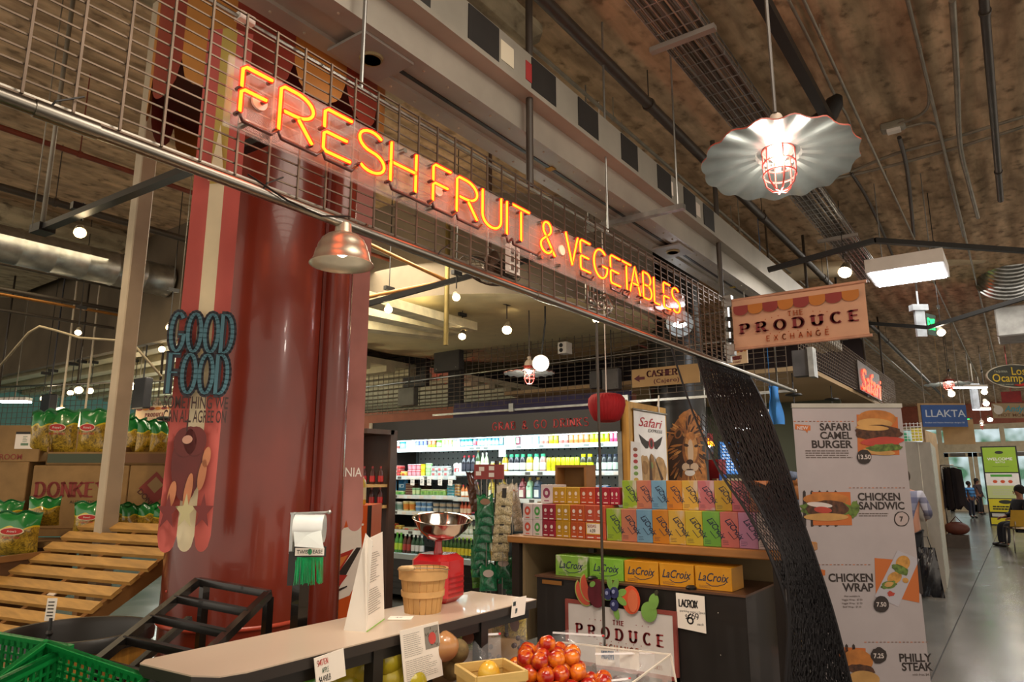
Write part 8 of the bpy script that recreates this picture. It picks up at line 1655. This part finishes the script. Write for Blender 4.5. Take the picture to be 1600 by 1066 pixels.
# clothes rack
p = at(1487, 812, Z=0); q = at(1479, 805, d=15.5); rx, ry = q.x, q.y; o = T('clothes_rack', 'round chrome clothes rack full of dark garments beside the aisle', 'rack', (rx, ry, 0)); m = M()
hz = at(1480, 727, d=15.5).z; m.tube([(rx+.24*math.cos(2*PI*i/24), ry+.24*math.sin(2*PI*i/24), hz) for i in range(24)], .014, 6, closed=True); m.build('ring_rail', STEEL, o, smooth=True); M().tube([(rx, ry, .03), (rx, ry, hz)], .018, 8).tube([(rx-.24, ry, hz), (rx+.24, ry, hz)], .01, 6).build('pole', STEEL, o, smooth=True)
for k in range(3): M().tube([(rx, ry, .08), (rx+.35*math.cos(k*2.1), ry+.35*math.sin(k*2.1), .02)], .014, 6).build('leg', STEEL, o, smooth=True)
def garment(seed):
    m = M(); rn = random.Random(seed); ph = rn.random()*6
    for s_ in (-1, 1): m.grid(lambda u, v: ((u-.5)*(.3+.1*v), s_*(.03+.03*v+.02*math.sin(u*14+ph)*v)*math.sin(PI*min(max(u, .03), .97)), -.05-.05*abs(u-.5)*2-v*(.85+.06*math.sin(u*9+ph))), 10, 12)
    return m
g0 = None
for i in range(10):
    a = 2*PI*i/10+.2; mat_ = mt(['#17121c', '#1c1418', '#241a20', '#2a2028'][i % 4], .8, noise=.15)
    g = T('hanging_garment', 'dark garment on the round clothes rack, one of ten alike', 'garment', (rx+.24*math.cos(a), ry+.24*math.sin(a), hz), 'garments on the round rack', rz=a); garment(i).build('cloth', mat_, g, smooth=True, local=True); M().tube([(-.19, 0, -.06), (0, 0, -.03), (.19, 0, -.06)], .006, 5).tube([(0, 0, -.03), (0, 0, .03)], .004, 5).build('hanger', STEEL, g, local=True)
p = at(1492, 800, d=15.0); o = T('garment_bag', 'reddish brown bag lying under the dark garments', 'bag', (p.x, p.y, .25)); M().ball((0, 0, .15), .2, 16, 10, sc=(1.2, .8, .7)).build('body', mt('#5a2c20', .6, noise=.1), o, smooth=True, local=True); M().tube([(-.15, 0, .22), (0, 0, .4), (.15, 0, .22)], .012, 6).build('strap', mt('#4a2018', .6), o, smooth=True, local=True); M().bb(-.2, .2, -.15, .15, -.25, .02).build('stool', mt('#4a4038', .6), o, local=True)
# floor decal
p = at(1462, 918, Z=0); m = M(); fr = (V((p.x-.12, p.y-.2, .002)), V((.97, .24, 0)), V((-.24, .97, 0)))
for i, c in enumerate((0, 1, 2)): m.slab([(.06*i, 0), (.06*i+.06, 0), (.06*i+.06, .5), (.06*i, .5)], fr, .001, c)
m.build('floor_sticker', [ink('#c8bca8'), ink('#b84a34'), ink('#c8a04c')], label='striped sticker on the concrete floor beside the menu banner', cat='sticker')

# ------------------------------------------------------------ people
def skin(name, mat, parent, verts, edges, root=0, sub=2):
    me = bpy.data.meshes.new(name); me.from_pydata([v[:3] for v in verts], edges, []); me.materials.append(mat); o = bpy.data.objects.new(name, me); C.objects.link(o); o.parent = parent
    o.modifiers.new('skin', 'SKIN'); me.skin_vertices.new() if not me.skin_vertices else None
    for i, v in enumerate(verts): me.skin_vertices[0].data[i].radius = (v[3], v[4] if len(v) > 4 else v[3])
    me.skin_vertices[0].data[root].use_root = True; o.modifiers['skin'].use_smooth_shade = True
    s_ = o.modifiers.new('smooth', 'SUBSURF'); s_.levels = sub; s_.render_levels = sub; return o
def person(label, loc, h, rz, shirt, pants, hair, skin_c, arm=0, sit=False, cap=None, hairlong=0, tuft=False):
    k = h/1.72; t = T('person', label, 'person', loc, rz=rz); SK = mt(skin_c, .5, noise=.03)
    hips = 0 if not sit else -.45; Q = lambda x, y, z, r, r2=None: (x*k, y*k, (z+hips)*k, r*k, (r2 or r)*k)
    if not sit: legs = [(.09, .0, .86, .085), (.1, -.02, .48, .055), (.1, .02, .1, .042), (.1, -.1, .045, .035), (.1, -.18, .04, .025)]
    else: legs = [(.1, -.02, .9, .09), (.11, -.42, .9, .065), (.11, -.44, .5, .045), (.11, -.52, .49, .035), (.11, -.6, .485, .025)]
    if arm: armp = [(.2, 0, 1.4, .06), (.27, -.06, 1.14, .045), (.2, -.28, 1.06, .034)]
    else: armp = [(.2, 0, 1.4, .06), (.26, .02, 1.13, .045), (.27, -.06, .9, .034)]
    V_ = [Q(0, 0, .97, .12, .15)]; E_ = []
    for z, r, r2 in ((1.15, .12, .14), (1.34, .13, .17), (1.46, .06, .08)): V_.append(Q(0, 0, z, r2, r)); E_.append((len(V_)-2, len(V_)-1))
    for z, r in ((1.53, .055), (1.6, .085), (1.68, .08), (1.72, .04)): V_.append(Q(0, -.015 if z > 1.55 else 0, z, r)); E_.append((len(V_)-2, len(V_)-1))
    ch = 2
    for s_ in (-1, 1):
        p_ = 0
        for x, y, z, r in legs: V_.append(Q(x*s_, y, z, r)); E_.append((p_, len(V_)-1)); p_ = len(V_)-1
        p_ = ch
        for x, y, z, r in armp: V_.append(Q(x*s_, y, z, r)); E_.append((p_, len(V_)-1)); p_ = len(V_)-1
        wx, wy, wz, _ = armp[-1]; dx, dy, dz = (0, -.7, -.7) if not arm else (-.3, -.95, -.1)
        V_.append(Q((wx+dx*.05*1)*s_, wy+dy*.05, wz+dz*.05, .03, .018)); E_.append((p_, len(V_)-1)); pm_ = len(V_)-1
        for fi, (off, ln) in enumerate(((-.024, .075), (-.008, .085), (.008, .08), (.022, .065))):
            V_.append(Q((wx+dx*.09)*s_, wy+dy*.09+off*.3, wz+dz*.09+off, .0085)); E_.append((pm_, len(V_)-1)); V_.append(Q((wx+dx*(.09+ln))*s_, wy+dy*(.09+ln)+off*.3, wz+dz*(.09+ln)+off-.015, .007)); E_.append((len(V_)-2, len(V_)-1))
        V_.append(Q((wx+dx*.06+.035)*s_, wy+dy*.06, wz+dz*.06+.02, .009)); E_.append((pm_, len(V_)-1))
    skin('body', SK, t, V_, E_)
    T_ = [Q(0, 0, .93, .15, .16), Q(0, 0, 1.15, .145, .16), Q(0, 0, 1.36, .14, .19), Q(0, 0, 1.44, .07, .1)]; e2 = [(0, 1), (1, 2), (2, 3)]
    for s_ in (-1, 1):
        p_ = 2
        for x, y, z, r in armp[:2]+[tuple((armp[2][i]*.8+armp[1][i]*.2) for i in range(4))]: T_.append(Q(x*s_, y, z, r+.018)); e2.append((p_, len(T_)-1)); p_ = len(T_)-1
    skin('shirt', shirt, t, T_, e2)
    P_ = [Q(0, 0, .95, .14, .16)]; e3 = []
    for s_ in (-1, 1):
        p_ = 0
        for x, y, z, r in legs[:3]: P_.append(Q(x*s_, y, z, r+.02)); e3.append((p_, len(P_)-1)); p_ = len(P_)-1
    skin('trousers', pants, t, P_, e3)
    m = M()
    for s_ in (-1, 1): x, y, z, r = legs[3]; m.ball((x*s_*k, (y+.0)*k, (z+hips-.0)*k), .055*k, 12, 7, sc=(.9, 2.2, .8))
    m.build('shoes', BLACK, t, smooth=True, local=True)
    hm_ = M(); hz_ = (1.645+hips)*k; hm_.ball((0, .02*k, hz_+.02*k), .112*k, 18, 11, sc=(.95, 1.0, 1.02), R=Matrix.Rotation(rad(-20), 3, 'X'))
    if hairlong: hm_.ball((0, .07*k, hz_-.1*k), .085*k, 14, 8, sc=(1, .6, 1.5))
    if tuft: hm_.tube([(0, .08*k, hz_+.08*k), (.03*k, .13*k, hz_+.15*k), (.07*k, .14*k, hz_+.16*k), (.1*k, .1*k, hz_+.13*k)], [.04*k, .045*k, .04*k, .02*k], 8)
    hm_.build('hair', hair, t, smooth=True, local=True)
    m = M()
    for s_ in (-1, 1): m.ball((.032*s_*k, -.103*k, (1.625+hips)*k), .011*k, 8, 5)
    m.build('eyes', ink('#1c1614'), t, smooth=True, local=True); M().ball((0, -.115*k, (1.595+hips)*k), .017*k, 8, 6, sc=(.8, .9, 1.3)).build('nose', SK, t, smooth=True, local=True); M().ball((0, -.098*k, (1.555+hips)*k), .022*k, 10, 5, sc=(1.2, .4, .3)).build('mouth', ink('#7a3c34'), t, smooth=True, local=True)
    if cap: M().lathe([(.118*k, 0), (.115*k, .05*k), (.08*k, .1*k), (.001, .115*k)], (0, .01*k, hz_+.03*k), 20).build('cap', cap, t, smooth=True, local=True)
    return t
def checks(h1, h2, h3, sc):
    m = bpy.data.materials.new('checked_cloth'); m.use_nodes = True; nt = m.node_tree; b = nt.nodes['Principled BSDF']; b.inputs['Roughness'].default_value = .85; tc = nt.nodes.new('ShaderNodeTexCoord'); prev = None
    for ax, h in ((0, h2), (2, h3)):
        sp_ = nt.nodes.new('ShaderNodeSeparateXYZ'); nt.links.new(tc.outputs['Object'], sp_.inputs[0]); mu = nt.nodes.new('ShaderNodeMath'); mu.operation = 'MULTIPLY'; mu.inputs[1].default_value = sc; nt.links.new(sp_.outputs[ax], mu.inputs[0]); sn = nt.nodes.new('ShaderNodeMath'); sn.operation = 'SINE'; nt.links.new(mu.outputs[0], sn.inputs[0]); g_ = nt.nodes.new('ShaderNodeMath'); g_.operation = 'GREATER_THAN'; g_.inputs[1].default_value = .15; nt.links.new(sn.outputs[0], g_.inputs[0])
        f_ = nt.nodes.new('ShaderNodeMath'); f_.operation = 'MULTIPLY'; f_.inputs[1].default_value = .6 if ax == 0 and h2 != h1 else (.7 if ax == 2 else 0); nt.links.new(g_.outputs[0], f_.inputs[0]); x = nt.nodes.new('ShaderNodeMix'); x.data_type = 'RGBA'; nt.links.new(f_.outputs[0], x.inputs[0]); x.inputs[7].default_value = (*lin(h), 1)
        if prev is None: x.inputs[6].default_value = (*lin(h1), 1)
        else: nt.links.new(prev, x.inputs[6])
        prev = x.outputs[2]
    nt.links.new(prev, b.inputs['Base Color']); return m
p = at(1432, 905, Z=0); q = at(1434, 890, d=8.9)
t = person('person in a blue and white plaid shirt standing half behind the menu banner', (q.x-.06, q.y, 0), 1.56, rad(175), checks('#a8a4ac', '#3a3f60', '#4a4a66', 38), mt('#17161a', .7), mt('#3c2a1c', .8), '#a8745a', arm=1, tuft=True)
q2 = at(1447, 860, d=8.75); o = T('shopping_bag', 'shiny black bag held low beside the plaid shirted person', 'bag', (q2.x, q2.y, .0)); M().grid(lambda u, v: ((u-.5)*(.2+.1*v), .08*math.sin(PI*v)*math.sin(PI*u)+.015*math.sin(u*17+v*9), .62-.6*v), 12, 12).grid(lambda u, v: ((u-.5)*(.2+.1*v), -.08*math.sin(PI*v)*math.sin(PI*u)-.015*math.sin(u*15+v*11), .62-.6*v), 12, 12).build('film', mt('#131216', .25, noise=.1, coat=.4), o, smooth=True, local=True); M().tube([(-.06, 0, .6), (-.03, 0, .75), (.03, 0, .75), (.06, 0, .6)], .006, 5).build('handle', BLACK, o, smooth=True, local=True)
q = at(1519, 802, d=25.5); person('child in a blue striped sweater standing near the entrance doors', (q.x, q.y, 0), 1.3, rad(50), checks('#3a78b0', '#3a78b0', '#16203a', 52), mt('#1d2030', .8), mt('#14100e', .9), '#6a4230')
q = at(1534, 802, d=27.6); person('person in dark clothes half hidden behind the welcome sign', (q.x-.05, q.y+.3, 0), 1.4, rad(60), mt('#2a2024', .8), mt('#1a181c', .8), mt('#14100e', .9), '#6a4230', hairlong=1)
q = at(1596, 830, d=15.2); person('person in a dark top seated at a table at the right edge', (q.x+.05, q.y, 0), 1.72, rad(300), mt('#17161c', .8), mt('#1c1c24', .8), mt('#1a1412', .9), '#9a6a50', arm=1, sit=True)
q = at(1242, 800, d=7.6); person('person with ginger hair and a grey cap behind the black net', (q.x-.02, q.y, 0), 1.5, rad(250), mt('#3a3a40', .8), mt('#26262c', .8), mt('#8a5424', .8), '#b08a70', cap=mt('#3c4250', .7), hairlong=1)
# yellow chair at the right edge
q = at(1594, 838, d=14.2); o = T('cafe_chair', 'yellow moulded cafe chair with steel legs at the right edge', 'chair', (q.x, q.y, 0), rz=rad(200)); YL = mt('#b8902c', .4, noise=.04)
M().grid(lambda u, v: ((u-.5)*.42, -.2+.42*v, .45+.03*(2*u-1)**2+.02*(v-.5)**2), 8, 8).grid(lambda u, v: ((u-.5)*.42, -.2+.42*v, .435+.03*(2*u-1)**2+.02*(v-.5)**2), 8, 8).build('seat', YL, o, smooth=True, local=True)
M().grid(lambda u, v: ((u-.5)*(.44-.06*v), .22+.07*v-.05*(2*u-1)**2, .5+.33*v), 8, 8).grid(lambda u, v: ((u-.5)*(.44-.06*v), .235+.07*v-.05*(2*u-1)**2, .5+.33*v), 8, 8).build('backrest', YL, o, smooth=True, local=True)
for x in (-.17, .17):
    for y in (-.16, .18): M().tube([(x, y, .44), (x*1.15, y*1.15, .0)], .011, 6).build('leg', STEEL, o, smooth=True, local=True)
M().tube([(-.14, .2, .44), (-.14, .25, .6)], .01, 6).tube([(.14, .2, .44), (.14, .25, .6)], .01, 6).build('back_support', STEEL, o, smooth=True, local=True)
q = at(1625, 838, d=15.6); o = T('cafe_table', 'small dark round table before the seated person at the right edge', 'table', (q.x+.2, q.y-.2, 0)); M().lathe([(.38, .72), (.4, .735), (.38, .75)], (0, 0, 0), 32).build('table_top', mt('#2c2824', .4), o, smooth=True, local=True, auto=40); M().tube([(0, 0, .02), (0, 0, .72)], .03, 10).build('pedestal', STEEL, o, local=True); M().lathe([(.25, 0), (.24, .02), (.03, .04)], (0, 0, 0), 24).build('base', BLACK, o, local=True)
